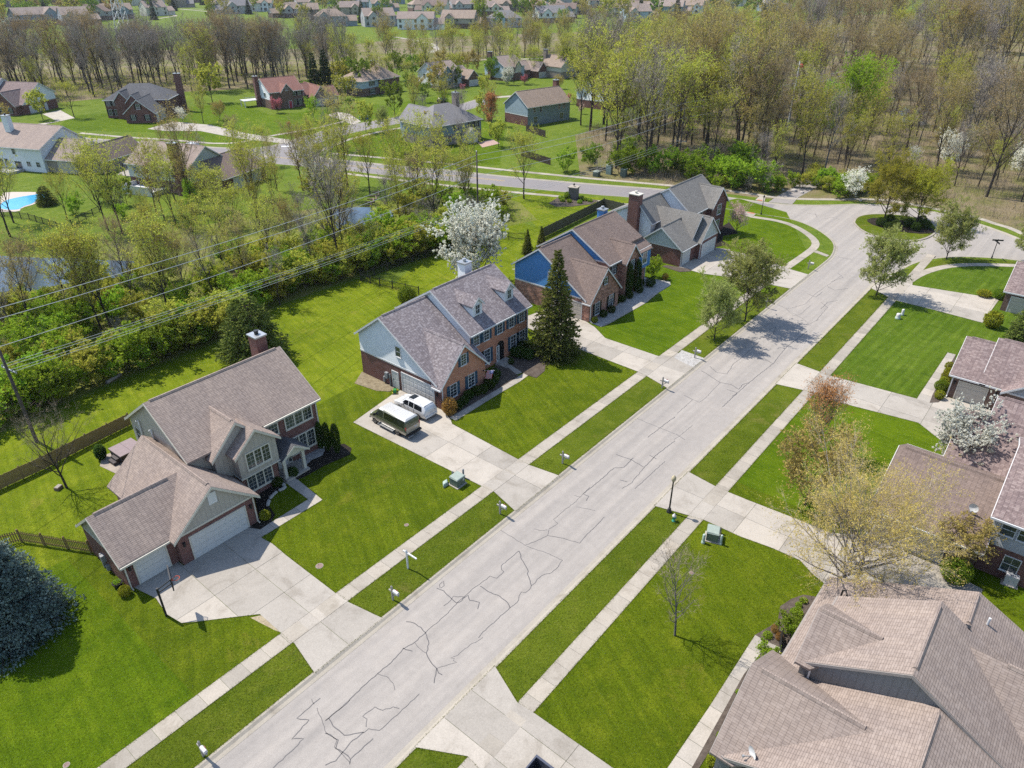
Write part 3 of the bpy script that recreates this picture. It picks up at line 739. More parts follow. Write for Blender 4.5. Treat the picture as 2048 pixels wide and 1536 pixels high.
# lane paint on the collector road
YEL = m_plain('yellow_paint', c4(0.45, 0.30, 0.05), 0.7)
road = bpy.data.objects['collector_road']
cl = GP([(244, 292), (430, 305), (560, 314), (670, 328), (776, 338), (893, 349), (1009, 361)])
for off in (-0.14, 0.14):
    Q = strip(cl, abs(off) * 2 + 0.24)
    h = len(cl); side = Q[:h] if off > 0 else Q[h:][::-1]
    o = strip(side, 0.12); mb = MB()
    for i in range(h - 1): mb.poly([(*o[i], -0.089), (*o[2 * h - 1 - i], -0.089), (*o[2 * h - 2 - i], -0.089), (*o[i + 1], -0.089)])
    mb.obj('centre_line', [YEL], road)
MB().poly([(*p, -0.089) for p in GP([(562, 291), (583, 290.5), (584, 292.5), (563, 293)])]).obj('stop_line', [WHITE], road)
# ponds and the fork of water in the wet wood
POND = m_water('pond_water', c4(0.03, 0.045, 0.06))
tag(MB().sheet(chaikin(GP([(-60, 505), (30, 515), (110, 516), (240, 522), (330, 524), (310, 548), (200, 560), (120, 568), (60, 585), (-60, 600), (-60, 505)]), 2), 0.03).obj('pond', [POND]), kind='structure')
tag(MB().sheet(chaikin(GP([(668, 420), (700, 414), (775, 416), (790, 428), (778, 446), (740, 452), (690, 462), (655, 450), (668, 420)]), 2), 0.03).obj('pond', [POND]), kind='structure')
tag(MB().sheet(chaikin(GP([(-120, 42), (60, 32), (100, 22), (165, 22), (160, 32), (110, 52), (40, 62), (-120, 66), (-120, 42)]), 2), 0.03).obj('far_pond', [POND]), kind='structure')
for q in ([(1800, 240), (1830, 225), (1855, 205), (1868, 195), (1866, 215), (1845, 235), (1815, 248)], [(1795, 225), (1812, 215), (1822, 222), (1805, 232)], [(1835, 245), (1850, 240), (1855, 248), (1840, 252)]):
    tag(MB().sheet(GP(q), 0.03).obj('flood_water', [POND]), kind='structure')
# ------------------------------------------------------------------ houses
SH_TAUPE = m_shingle('shingle_taupe', c4(0.247, 0.197, 0.170), c4(0.305, 0.245, 0.211), c4(0.353, 0.282, 0.237), 0.4)
SH_GREY = m_shingle('shingle_grey_blend', c4(0.166, 0.143, 0.148), c4(0.231, 0.201, 0.206), c4(0.437, 0.403, 0.409), 0.32)
SH_BROWN = m_shingle('shingle_brown', c4(0.160, 0.121, 0.104), c4(0.206, 0.156, 0.134), c4(0.242, 0.185, 0.157), 0.4)
SH_SLATE = m_shingle('shingle_slate', c4(0.168, 0.160, 0.146), c4(0.207, 0.196, 0.179), c4(0.238, 0.224, 0.207), 0.4)
SH_BEIGE = m_shingle('shingle_beige', c4(0.229, 0.184, 0.159), c4(0.268, 0.217, 0.187), c4(0.307, 0.253, 0.221), 0.5)
SH_MIX = m_shingle('shingle_brown_blend', c4(0.169, 0.127, 0.122), c4(0.236, 0.179, 0.169), c4(0.392, 0.319, 0.293), 0.35)
SH_RED = m_shingle('shingle_red', c4(0.202, 0.101, 0.081), c4(0.247, 0.127, 0.104), c4(0.273, 0.156, 0.130), 0.4)
SH_DGREY = m_shingle('shingle_dark_grey', c4(0.090, 0.091, 0.096), c4(0.120, 0.120, 0.127), c4(0.144, 0.144, 0.150), 0.4)
SH_TAN = m_shingle('shingle_tan', c4(0.247, 0.192, 0.152), c4(0.307, 0.239, 0.190), c4(0.345, 0.270, 0.221), 0.4)
BR_RED = m_brick('brick_dark_red', c4(0.137, 0.048, 0.040), c4(0.091, 0.034, 0.030), c4(0.260, 0.198, 0.174))
BR_ORG = m_brick('brick_orange', c4(0.411, 0.157, 0.090), c4(0.324, 0.115, 0.069), c4(0.525, 0.376, 0.270))
BR_MIX = m_brick('brick_mottled', c4(0.28, 0.13, 0.095), c4(0.16, 0.075, 0.06), c4(0.30, 0.25, 0.21), c4(2.6, 2.4, 2.2))
BR_BRN = m_brick('brick_brown', c4(0.145, 0.080, 0.060), c4(0.105, 0.058, 0.045), c4(0.22, 0.18, 0.15))
BR_GRY = m_brick('brick_grey', c4(0.26, 0.22, 0.19), c4(0.20, 0.17, 0.15), c4(0.3, 0.27, 0.24))
SD_GREY = m_siding('siding_warm_grey', c4(0.360, 0.330, 0.288), 0.4, True)
SD_GREYD = m_siding('siding_slate_grey', c4(0.145, 0.15, 0.155), 0.4, True)
SD_WHITE = m_siding('siding_white', c4(0.632, 0.650, 0.655))
SD_BLUE = m_siding('siding_blue', c4(0.055, 0.185, 0.40))
SD_PALE = m_siding('siding_pale_green', c4(0.42, 0.45, 0.42))
SD_LBLUE = m_siding('siding_light_blue', c4(0.34, 0.43, 0.50))
SD_TEAL = m_siding('siding_grey_blue', c4(0.20, 0.26, 0.30))
SD_CREAM = m_siding('siding_cream', c4(0.50, 0.48, 0.40))
SD_GREYL = m_siding('siding_pale_grey', c4(0.36, 0.36, 0.36))
SHUT_B = m_plain('shutter_blue', c4(0.035, 0.075, 0.115), 0.5)
SHUT_SHADE_K = m_plain('shutter_and_shade_black', c4(0.014, 0.013, 0.014), 0.5)  # this black also paints the shade of the arched entries

FR = {'S': ((1, 0), (0, -1)), 'N': ((1, 0), (0, 1)), 'W': ((0, 1), (-1, 0)), 'E': ((0, 1), (1, 0))}
class House:
    def __init__(s, name, label, ox, oy, rz=0.0, cat='house', group=None, absolute=True):
        s.o = tag(empty(name, ox, oy, 0, rz), label, cat, group)
        s.off = (ox, oy) if absolute else (0, 0)
        s.trim = WHITE
        s.lite = False
    def part(s, name, mb, m, parent=None, smooth=False):
        return mb.obj(name, m, parent or s.o, smooth, s.off)
    # --- a gabled block; axis: ridge direction; a: extent along it; b: extent across; zb: wall heights at b0, b1
    def gable(s, axis, a0, a1, b0, b1, zb0, zb1, br, zr, low, up, roof, split=2.9, z0=0.0, oh=0.38, rake=0.28, ends='both', walls=True, vent=True, upends=None, gutter='both', cap=None, val=None):
        P = (lambda a, b, z: (a, b, z)) if axis == 'x' else (lambda a, b, z: (b, a, z))
        flip = axis == 'y'
        def q(mb, pts, m=0): mb.poly([P(*p) for p in (pts[::-1] if flip else pts)], m)
        if walls:
            lo, hi = MB(), MB()
            sp0, sp1 = min(split, zb0), min(split, zb1)
            if sp0 > z0: q(lo, [(a0, b0, z0), (a1, b0, z0), (a1, b0, sp0), (a0, b0, sp0)])
            if sp1 > z0: q(lo, [(a1, b1, z0), (a0, b1, z0), (a0, b1, sp1), (a1, b1, sp1)])
            if zb0 > max(split, z0): q(hi, [(a0, b0, max(split, z0)), (a1, b0, max(split, z0)), (a1, b0, zb0), (a0, b0, zb0)])
            if zb1 > max(split, z0): q(hi, [(a1, b1, max(split, z0)), (a0, b1, max(split, z0)), (a0, b1, zb1), (a1, b1, zb1)])
            se = min(split, max(zb0, zb1))
            for a, sg in ((a0, 1), (a1, -1)):
                E = [(a, b1, z0), (a, b0, z0), (a, b0, sp0), (a, b1, sp1)]
                if split > z0: q(lo, E if sg > 0 else E[::-1])
                zl = max(split, z0)
                T = [(a, b1, max(sp1, z0)), (a, b0, max(sp0, z0))] + ([(a, b0, zb0)] if zb0 > zl else []) + [(a, br, zr)] + ([(a, b1, zb1)] if zb1 > zl else [])
                if upends is None or a in upends:
                    ge = MB(); q(ge, T if sg > 0 else T[::-1]); s.part('gable_wall', ge, up)
                else: q(lo, T if sg > 0 else T[::-1])
            if lo.f: s.part('wall', lo, low)
            if hi.f: s.part('upper_wall', hi, up)
            # band board between the two claddings
            if not s.lite and up is not low and split < min(zb0, zb1) + 0.5 and split > z0:
                for a, d in ((a0, -1), (a1, 1)):
                    mb = MB(); mb.hexa([P(a + d * t, b, z) for z in (split - .09, split + .09) for t, b in ((0, b0), (.035, b0), (.035, b1), (0, b1))]); s.part('band_board', mb, s.trim)
        t = 0.13
        r0, r1 = a0 - rake, a1 + rake
        mb, gt = MB(), []
        for bi, (b, zb, sg) in enumerate(((b0, zb0, -1), (b1, zb1, 1))):
            g0, g1 = r0, r1                       # where the eave of this slope ends (a valley cuts it short)
            if val and val[1 + bi] is not None:
                if val[0] == 1: g1 = val[1 + bi]
                else: g0 = val[1 + bi]
            sl = (zr - zb) / abs(br - b)
            be, ze = b + sg * oh, zb - sl * oh
            w = (1 + sl * sl) ** 0.5
            mb.hexa([P(*p) for p in ((g0, be, ze), (g1, be, ze), (r1, br, zr), (r0, br, zr), (g0, be, ze + t * w), (g1, be, ze + t * w), (r1, br, zr + t * w), (r0, br, zr + t * w))])
            # rake boards and soffit-edge fascia
            for a, d in ((r0, -1), (r1, 1)):
                if s.lite or (val and ((val[0] == 1 and d > 0) or (val[0] == 0 and d < 0))): continue
                tr = MB(); tr.hexa([P(*p) for p in ((a, be, ze - .10), (a + d * .045, be, ze - .10), (a + d * .045, br, zr - .10), (a, br, zr - .10), (a, be, ze + t * w * .75), (a + d * .045, be, ze + t * w * .75), (a + d * .045, br, zr + t * w * .75), (a, br, zr + t * w * .75))]); s.part('rake_board', tr, s.trim)
            e = be + sg * .05
            gt.append(((g0, g1), be, e, ze))
        s.part('roof', mb, roof)
        for k, ((g0, g1), be, e, ze) in enumerate(gt):
            if s.lite or gutter == 'none' or (gutter in (0, 1) and gutter != k): continue
            g = MB(); lo_, hi_ = sorted((be - (e - be) * .3, be + (e - be) * 2.2))
            g.hexa([P(*p) for p in ((g0, lo_, ze - .06), (g1, lo_, ze - .06), (g1, hi_, ze - .06), (g0, hi_, ze - .06), (g0, lo_, ze + .10), (g1, lo_, ze + .10), (g1, hi_, ze + .10), (g0, hi_, ze + .10))])
            s.part('gutter', g, s.trim)
        if vent and not s.lite:
            c0, c1 = cap or (r0 + .5, r1 - .5)
            k = MB(); zz = zr + t * 1.2
            k.hexa([P(*p) for p in ((c0, br - .17, zz - .09), (c1, br - .17, zz - .09), (c1, br + .17, zz - .09), (c0, br + .17, zz - .09), (c0, br - .06, zz + .07), (c1, br - .06, zz + .07), (c1, br + .06, zz + .07), (c0, br + .06, zz + .07))])
            s.part('ridge_vent', k, roof)
        return s
    def hip(s, x0, x1, y0, y1, ze, zr, low, up, roof, split=2.9, oh=0.4, z0=0.0, walls=True):
        if walls:
            lo, hi = MB(), MB(); sp = min(split, ze)
            C = [(x0, y0), (x1, y0), (x1, y1), (x0, y1)]
            for i in range(4):
                a, b = C[i], C[(i + 1) % 4]
                if sp > z0: lo.poly([(*a, z0), (*b, z0), (*b, sp), (*a, sp)])
                if ze > sp: hi.poly([(*a, max(sp, z0)), (*b, max(sp, z0)), (*b, ze), (*a, ze)])
            if lo.f: s.part('wall', lo, low)
            if hi.f: s.part('upper_wall', hi, up)
        X0, X1, Y0, Y1 = x0 - oh, x1 + oh, y0 - oh, y1 + oh
        sl = (zr - ze) / (min(X1 - X0, Y1 - Y0) / 2 - oh); zo = ze - sl * oh
        h = min(X1 - X0, Y1 - Y0) / 2
        if X1 - X0 >= Y1 - Y0: r = [(X0 + h, (Y0 + Y1) / 2), (X1 - h, (Y0 + Y1) / 2)]
        else: r = [((X0 + X1) / 2, Y0 + h), ((X0 + X1) / 2, Y1 - h)]
        a, b, c, d = [(X0, Y0, zo), (X1, Y0, zo), (X1, Y1, zo), (X0, Y1, zo)]
        e, f = (*r[0], zr), (*r[1], zr)
        mb = MB()
        if X1 - X0 >= Y1 - Y0:
            for p in ([a, b, f, e], [b, c, f], [c, d, e, f], [d, a, e]): mb.poly(p)
        else:
            for p in ([a, b, e], [b, c, f, e], [c, d, f], [d, a, e, f]): mb.poly(p)
        mb.poly([d, c, b, a])
        s.part('roof', mb, roof)
        if s.lite: return s
        for (p, q_) in ((a, b), (b, c), (c, d), (d, a)):
            g = MB(); g.bar((p[0], p[1], p[2] - .03), (q_[0], q_[1], q_[2] - .03), .1, .15); s.part('gutter', g, s.trim)
        return s
    # --- frame of a wall: u along it, z up, d outwards
    def at(s, side, c):
        U, N = FR[side]
        if side in 'SN': return lambda u, z, d=0.0: (u, c + N[1] * d, z)
        return lambda u, z, d=0.0: (c + N[0] * d, u, z)
    def _bx(s, mb, f, u0, u1, z0, z1, d0, d1, m=0):
        mb.hexa([f(u0, z0, d0), f(u1, z0, d0), f(u1, z0, d1), f(u0, z0, d1), f(u0, z1, d0), f(u1, z1, d0), f(u1, z1, d1), f(u0, z1, d1)], m)
    def window(s, side, c, u, z, w, h, cols=2, rows=3, shutter=None, trim=None, parent=None, mull=0, fw=0.055, sill=True):
        f = s.at(side, c); tm = trim or s.trim
        u0, u1, z1 = u - w / 2, u + w / 2, z + h
        mb = MB()
        for a in ((u0 - fw, u0, z - fw, z1 + fw), (u1, u1 + fw, z - fw, z1 + fw), (u0, u1, z1, z1 + fw), (u0, u1, z - fw, z)):
            s._bx(mb, f, *a, 0.0, 0.07)
        for k in range(1, mull + 1):
            x = u0 + (u1 - u0) * k / (mull + 1); s._bx(mb, f, x - .06, x + .06, z, z1, 0.0, 0.065)
        wo = s.part('window', mb, tm, parent)
        s.part('glass', MB().hexa([f(u0, z, 0.004), f(u1, z, 0.004), f(u1, z, 0.02), f(u0, z, 0.02), f(u0, z1, 0.004), f(u1, z1, 0.004), f(u1, z1, 0.02), f(u0, z1, 0.02)]), GLASS, wo)
        if s.lite: return wo
        mu = MB(); b = 0.011
        for k in range(1, cols):
            x = u0 + (u1 - u0) * k / cols; s._bx(mu, f, x - b, x + b, z, z1, 0.018, 0.042)
        for k in range(1, rows):
            y = z + h * k / rows; bb = 0.02 if (rows == 2 or k == rows // 2) and mull == 0 else b
            s._bx(mu, f, u0, u1, y - bb, y + bb, 0.018, 0.045)
        if mu.f: s.part('muntin', mu, tm, wo)
        if sill: 
            sm = MB(); s._bx(sm, f, u0 - fw - .03, u1 + fw + .03, z - fw - .05, z - fw, 0.0, 0.11); s.part('sill', sm, tm, wo)
        if shutter:
            sw = min(0.42, w * 0.45)
            for a0, a1 in ((u0 - fw - sw - .02, u0 - fw - .02), (u1 + fw + .02, u1 + fw + sw + .02)):
                sh = MB(); s._bx(sh, f, a0, a1, z - .05, z1 + .05, 0.0, 0.045)
                for k in range(9):
                    zz = z + (h) * (k + .5) / 9; s._bx(sh, f, a0 + .05, a1 - .05, zz - .03, zz + .02, 0.045, 0.06)
                s.part('shutter', sh, shutter, parent)
        return wo
    def garage(s, side, c, u0, u1, h=2.15, m=None, trim=None, panels=4, arch=False):
        f = s.at(side, c); m = m or DOORW
        fr = MB()
        for a in ((u0 - .1, u0, 0, h + .1), (u1, u1 + .1, 0, h + .1), (u0, u1, h, h + .1)): s._bx(fr, f, *a, 0.0, 0.07)
        g = s.part('garage_door', fr, trim or s.trim)
        n = max(2, round((u1 - u0) / 0.6))
        for k in range(panels):
            z0, z1 = h * k / panels + .008, h * (k + 1) / panels - .008
            mb = MB(); s._bx(mb, f, u0, u1, z0, z1, 0.004, 0.03)
            for i in range(n):
                a, b = u0 + (u1 - u0) * i / n + .07, u0 + (u1 - u0) * (i + 1) / n - .07
                s._bx(mb, f, a, b, z0 + .09, z1 - .09, 0.03, 0.042)
            s.part('door_section', mb, m, g)
        return g
    def door(s, side, c, u, w=0.95, h=2.1, m=None, z=0.0):
        f = s.at(side, c); fr = MB()
        for a in ((u - w / 2 - .1, u - w / 2, z, z + h + .1), (u + w / 2, u + w / 2 + .1, z, z + h + .1), (u - w / 2, u + w / 2, z + h, z + h + .1)): s._bx(fr, f, *a, 0.0, 0.07)
        d = s.part('door', fr, s.trim)
        lf = MB(); s._bx(lf, f, u - w / 2, u + w / 2, z, z + h, 0.004, 0.03)
        for zz in (.2, 1.15):
            for k in (-1, 1): s._bx(lf, f, u + k * w / 4 - .15, u + k * w / 4 + .15, z + zz, z + zz + .75, 0.03, 0.042)
        s.part('door_leaf', lf, m or DOORW, d)
        hn = MB(); s._bx(hn, f, u + w / 2 - .12, u + w / 2 - .06, z + 1.0, z + 1.06, 0.03, 0.09); s.part('handle', hn, DARK, d)
        return d
    def chimney(s, x, y, wx, wy, z0, z1, m, cap=None, sides=None):
        mb = MB().box(x - wx / 2, x + wx / 2, y - wy / 2, y + wy / 2, z0, z1)
        ch = s.part('chimney', mb, m)
        s.part('chimney_cap', MB().box(x - wx / 2 - .1, x + wx / 2 + .1, y - wy / 2 - .1, y + wy / 2 + .1, z1, z1 + .14), cap or STEEL, ch)
        s.part('flue', MB().cyl(x, y, z1 + .14, z1 + .42, .2, .2, 12).cyl(x, y, z1 + .46, z1 + .52, .27, .22, 12), DARK if cap is None else cap, ch)
        return ch
    def spout(s, side, c, u, z1, m=None):
        f = s.at(side, c); mb = MB(); s._bx(mb, f, u - .05, u + .05, 0.1, z1, 0.01, 0.09); s._bx(mb, f, u - .05, u + .05, 0.1, 0.2, 0.09, 0.35)
        s.part('downspout', mb, m or s.trim)
    def lamp(s, side, c, u, z):
        f = s.at(side, c); mb = MB(); s._bx(mb, f, u - .05, u + .05, z + .1, z + .25, 0.0, 0.04); s._bx(mb, f, u - .08, u + .08, z - .1, z + .22, 0.05, 0.2); s._bx(mb, f, u - .1, u + .1, z + .22, z + .27, .03, .22)
        s.part('wall_lantern', mb, DARK)
    def box(s, name, x0, x1, y0, y1, z0, z1, m, parent=None):
        return s.part(name, MB().box(x0, x1, y0, y1, z0, z1), m, parent)

# ---- house 1: grey board siding over dark brick, three garage bays
h = House('brick_house', 'two-storey house of grey siding and dark brick with three garage doors, nearest on the left', 20, 50)
h.trim = CREAM
h.gable('x', 19.2, 31.75, 49.8, 59.7, 5.62, 5.62, 54.75, 9.0, BR_RED, SD_GREY, SH_TAUPE, split=2.75, upends=(19.2, 31.75), gutter=1)
h.part('gutter', MB().box(25.95, 32.0, 49.28, 49.42, 5.33, 5.49), CREAM)
# front wall is brick over both storeys right of the bay
h.box('wall', 24.9, 31.74, 49.74, 49.8, 2.6, 5.5, BR_RED)
h.gable('y', 45.2, 55.5, 15.0, 21.65, 2.8, 2.8, 18.4, 5.65, BR_RED, SD_GREY, SH_TAUPE, split=2.75, gutter='none')
h.gable('x', 11.15, 15.4, 45.95, 52.4, 2.8, 2.8, 49.15, 5.25, BR_RED, SD_GREY, SH_TAUPE, split=2.7, cap=(11.4, 17.0))
# roof of the third bay runs on into the garage roof
for sg in (-1, 1):
    mb = MB(); y0 = 49.15; ye = 49.15 + sg * 3.2
    mb.hexa([(15.6, y0 + sg * 3.5, 2.55), (15.75, y0 + sg * 3.5, 2.55), (18.0, y0, 5.245), (15.6, y0, 5.245), (15.6, y0 + sg * 3.5, 2.70), (15.75, y0 + sg * 3.5, 2.70), (18.0, y0, 5.40), (15.6, y0, 5.40)])
    h.part('roof', mb, SH_TAUPE)
# two-storey bay: tall cross gable with the boarded gable in front of it
h.gable('y', 49.0, 54.0, 20.9, 25.5, 5.2, 5.2, 23.2, 7.45, SD_GREY, SD_GREY, SH_TAUPE, split=2.6, z0=2.6, gutter='none')
h.gable('y', 47.9, 50.0, 22.3, 26.0, 5.15, 5.15, 24.15, 6.75, SD_GREY, SD_GREY, SH_TAUPE, split=2.6, z0=2.55, gutter='none', vent=False)
h.box('wall', 22.4, 25.9, 48.3, 49.9, 0, 2.55, BR_RED)
h.box('band_board', 22.25, 26.05, 47.84, 49.8, 2.5, 2.62, CREAM)
h.window('S', 47.9, 24.15, 3.25, 2.15, 1.5, 6, 4, mull=2, fw=.12)
h.window('S', 48.3, 24.1, 0.75, 2.3, 1.5, 6, 4, mull=2, fw=.12)
h.window('S', 49.74, 29.65, 3.85, 2.75, 1.4, 8, 4, mull=2, fw=.12)
h.window('S', 49.74, 29.7, 0.95, 2.5, 1.6, 8, 4, mull=2, fw=.12)
h.window('S', 49.74, 26.8, 3.95, 1.15, 1.35, 4, 4, fw=.12)
h.garage('S', 45.2, 15.95, 20.65, 2.2, DOORW, CREAM)
h.garage('S', 45.95, 11.95, 14.3, 2.15, DOORW, CREAM)
for u, c in ((15.4, 45.2), (21.15, 45.2), (11.55, 45.95)): h.lamp('S', c, u, 1.85)
vb = MB(); f = h.at('S', 45.2); h._bx(vb, f, 18.02, 18.72, 4.05, 5.1, 0, .06); h.part('gable_vent', vb, WHITE)
# entry porch
h.gable('y', 47.85, 50.0, 26.3, 28.6, 2.55, 2.55, 27.45, 3.35, CREAM, CREAM, SH_DGREY, split=2.5, z0=2.35, oh=.3, vent=False, gutter='none')
for x in (26.45, 28.45): h.box('porch_column', x - .14, x + .14, 48.0, 48.28, 0.2, 2.4, CREAM)
h.box('porch_step', 26.2, 28.7, 47.7, 49.74, 0.0, 0.22, CONC)
h.box('door_mat', 26.9, 27.7, 48.7, 49.3, 0.22, 0.24, DARK)
h.door('S', 49.74, 27.3, 0.95, 2.1, DOORW, .22)
h.window('S', 49.74, 28.05, .4, .3, 1.9, 1, 5, fw=.05)
h.chimney(31.2, 57.0, 1.1, 1.3, 5.0, 9.9, BR_RED)
h.window('W', 19.2, 58.6, 3.5, .8, 1.4, 2, 2)
for y in (57.6, 55.3): h.part('vent_pipe', MB().cyl(19.08, y, 2.8, 6.1, .07, .07, 8).tube([(19.08, y, 6.0), (19.08, y, 6.15), (18.9, y, 6.2)], .07), WHITE)
h.spout('S', 49.74, 31.6, 5.2); h.spout('S', 45.95, 11.25, 2.75); h.spout('S', 45.2, 21.5, 2.75)
# vents on the left gable wall and the gas meter
h.part('meter', MB().box(10.85, 11.15, 49.2, 49.5, 0.9, 1.5).box(10.95, 11.15, 49.7, 49.85, 0, 1.4).box(10.9, 11.15, 48.9, 49.1, .2, .7), GALV)

# ---- house 2: orange brick, grey blended shingles, two dormers, blue shutters
h = House('brick_house', 'orange brick two-storey house with blue shutters and two roof dormers', 52, 50)
h.gable('x', 43.8, 50.9, 46.2, 58.1, 3.0, 5.15, 54.1, 8.05, BR_RED, SD_WHITE, SH_GREY, split=2.95, gutter=1)
h.gable('x', 50.75, 60.95, 47.75, 59.0, 5.5, 5.5, 53.3, 9.05, BR_ORG, SD_WHITE, SH_GREY, split=5.5, upends=(50.75, 60.95))
h.box('upper_wall', 50.70, 50.75, 47.75, 59.0, 4.2, 5.4, SD_WHITE)
h.gable('y', 45.5, 51.0, 43.8, 50.65, 2.85, 2.85, 47.22, 6.25, BR_ORG, BR_ORG, SH_GREY, split=2.8, gutter=0, val=(1, 46.5, None), walls=False, cap=(45.3, 50.9))
h.part('wall', MB().poly([(43.8, 45.5, 0), (50.65, 45.5, 0), (50.65, 45.5, 2.85), (47.22, 45.5, 6.25), (43.8, 45.5, 2.85)]).poly([(50.65, 45.5, 0), (50.65, 48, 0), (50.65, 48, 2.85), (50.65, 45.5, 2.85)]), BR_ORG)
h.box('wall', 43.78, 43.8, 45.52, 46.25, 0, 2.8, BR_RED)
for x in (44.83 + .72, 48.35): h.window('S', 45.5, x, 0.85, .95, 1.45, 2, 4, SHUT_B)
h.window('S', 45.5, 47.25, 3.95, .75, 1.2, 2, 4, SHUT_B)
for x in (51.75, 53.45, 55.75, 57.85, 59.75): h.window('S', 47.75, x, 3.7, .85, 1.4, 2, 4, SHUT_B)
for x in (51.9, 53.5, 58.2, 59.9): h.window('S', 47.75, x, 0.7, .95, 1.75, 2, 4, SHUT_B)
# arched entry: flat black panel, the recess's shade put into its colour
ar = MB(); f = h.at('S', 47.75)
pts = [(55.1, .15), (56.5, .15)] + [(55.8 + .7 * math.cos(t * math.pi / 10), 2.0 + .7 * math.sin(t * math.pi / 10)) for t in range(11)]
ar.poly([f(u, z, .012) for u, z in pts]); h.part('entry_shade', ar, SHUT_SHADE_K)
rim = MB()
arc = [(55.1, .15), (55.1, 2.0)] + [(55.8 - .7 * math.cos(t * math.pi / 10), 2.0 + .7 * math.sin(t * math.pi / 10)) for t in range(11)] + [(56.5, .15)]
arc2 = [(54.9, .15), (54.9, 2.0)] + [(55.8 - .9 * math.cos(t * math.pi / 10), 2.0 + .9 * math.sin(t * math.pi / 10)) for t in range(11)] + [(56.7, .15)]
for i in range(len(arc) - 1): rim.hexa([f(*arc[i], 0), f(*arc2[i], 0), f(*arc2[i + 1], 0), f(*arc[i + 1], 0), f(*arc[i], .07), f(*arc2[i], .07), f(*arc2[i + 1], .07), f(*arc[i + 1], .07)])
h.part('entry_arch', rim, BR_ORG)
h.door('S', 47.72, 55.32, .3, 1.95, DOORW, .15)
h.box('porch_step', 54.8, 56.8, 46.6, 47.75, 0, .15, CONC)
h.garage('W', 43.8, 46.6, 51.4, 2.35)
h.door('W', 43.8, 52.5, .85, 2.05)
h.window('W', 43.8, 51.7, 4.2, .75, 1.15, 1, 2)
h.lamp('W', 43.8, 46.05, 1.6)
for xd in (53.4, 58.9):
    d = MB()
    h.gable('y', 48.95, 52.7, xd - .78, xd + .78, 7.75, 7.75, xd, 8.5, SD_WHITE, SD_WHITE, SH_GREY, split=5.9, z0=5.9, oh=.2, rake=.2, gutter='none', vent=False)
    h.window('S', 48.95, xd, 6.65, .62, 1.0, 2, 2, fw=.06)
h.chimney(58.8, 55.8, 1.2, 1.2, 5.5, 9.4, SD_WHITE, STEEL)
h.spout('S', 45.5, 43.9, 2.7); h.spout('S', 47.75, 60.85, 5.1)
h.part('meter', MB().box(43.5, 43.8, 53.6, 54.0, .9, 1.6).box(43.65, 43.8, 53.3, 53.4, .0, 1.5).box(43.6, 43.8, 54.2, 54.4, .2, .9), GALV)

# ---- house 3: blue siding with mottled brick
h = House('brick_house', 'mottled brick house with bright blue siding and blue chimney', 80, 50)
h.gable('x', 71.2, 78.5, 46.4, 58.1, 3.05, 5.2, 53.9, 8.1, BR_MIX, SD_BLUE, SH_BROWN, split=2.95, gutter=1)
h.gable('x', 78.3, 88.6, 47.6, 59.2, 5.5, 5.5, 53.6, 9.0, BR_MIX, SD_BLUE, SH_BROWN, split=5.5, upends=(78.3, 88.6))
h.gable('y', 45.6, 51.2, 71.2, 78.05, 2.9, 2.9, 74.55, 6.4, BR_MIX, BR_MIX, SH_BROWN, split=2.8, gutter=0, val=(1, 46.6, None), walls=False, cap=(45.4, 51.0))
h.part('wall', MB().poly([(71.2, 45.6, 0), (78.05, 45.6, 0), (78.05, 45.6, 2.9), (74.55, 45.6, 6.4), (71.2, 45.6, 2.9)]).poly([(78.05, 45.6, 0), (78.05, 48, 0), (78.05, 48, 2.9), (78.05, 45.6, 2.9)]), BR_MIX)
h.box('wall', 71.17, 71.2, 45.65, 46.45, 0, 2.8, BR_MIX)
h.gable('y', 46.5, 51.5, 81.0, 84.5, 5.2, 5.2, 82.75, 7.15, BR_MIX, BR_MIX, SH_BROWN, split=5.0, gutter='none')
h.gable('x', 85.0, 88.5, 46.9, 48.5, 5.12, 5.2, 48.4, 5.75, SD_BLUE, SD_BLUE, SH_BROWN, split=2.6, z0=2.55, oh=.2, rake=.1, vent=False, gutter='none')
for x in (72.9, 76.2): h.window('S', 45.6, x, 0.6, 1.0, 1.6, 2, 4, SHUT_SHADE_K)
h.window('S', 45.6, 74.6, 4.3, .55, .9, 1, 2, SHUT_SHADE_K)
h.window('S', 47.6, 79.7, 3.6, .9, 1.4, 2, 4, SHUT_SHADE_K)
h.window('S', 46.5, 82.75, 3.7, .85, 1.3, 2, 4, SHUT_SHADE_K)
h.window('S', 46.9, 86.8, 3.3, 1.1, 1.5, 2, 2, fw=.12)
h.window('S', 47.6, 86.6, 0.7, 1.4, 1.5, 3, 4, fw=.1)
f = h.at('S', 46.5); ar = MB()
ar.poly([f(u, z, .012) for u, z in [(82.0, .1), (83.5, .1)] + [(82.75 + .75 * math.cos(t * math.pi / 10), 2.2 + .75 * math.sin(t * math.pi / 10)) for t in range(11)]]); h.part('entry_shade', ar, SHUT_SHADE_K)  # flat black arch, painted as the shade inside the entry
h.garage('W', 71.2, 46.9, 51.7, 2.3, DOORB)
h.window('W', 71.2, 52, 4.2, .75, 1.1, 1, 2)
h.chimney(88.0, 55.2, 1.1, 1.1, 5.0, 9.2, SD_BLUE, STEEL)
h.spout('S', 45.6, 71.3, 2.8); h.spout('S', 47.6, 88.5, 5.1)

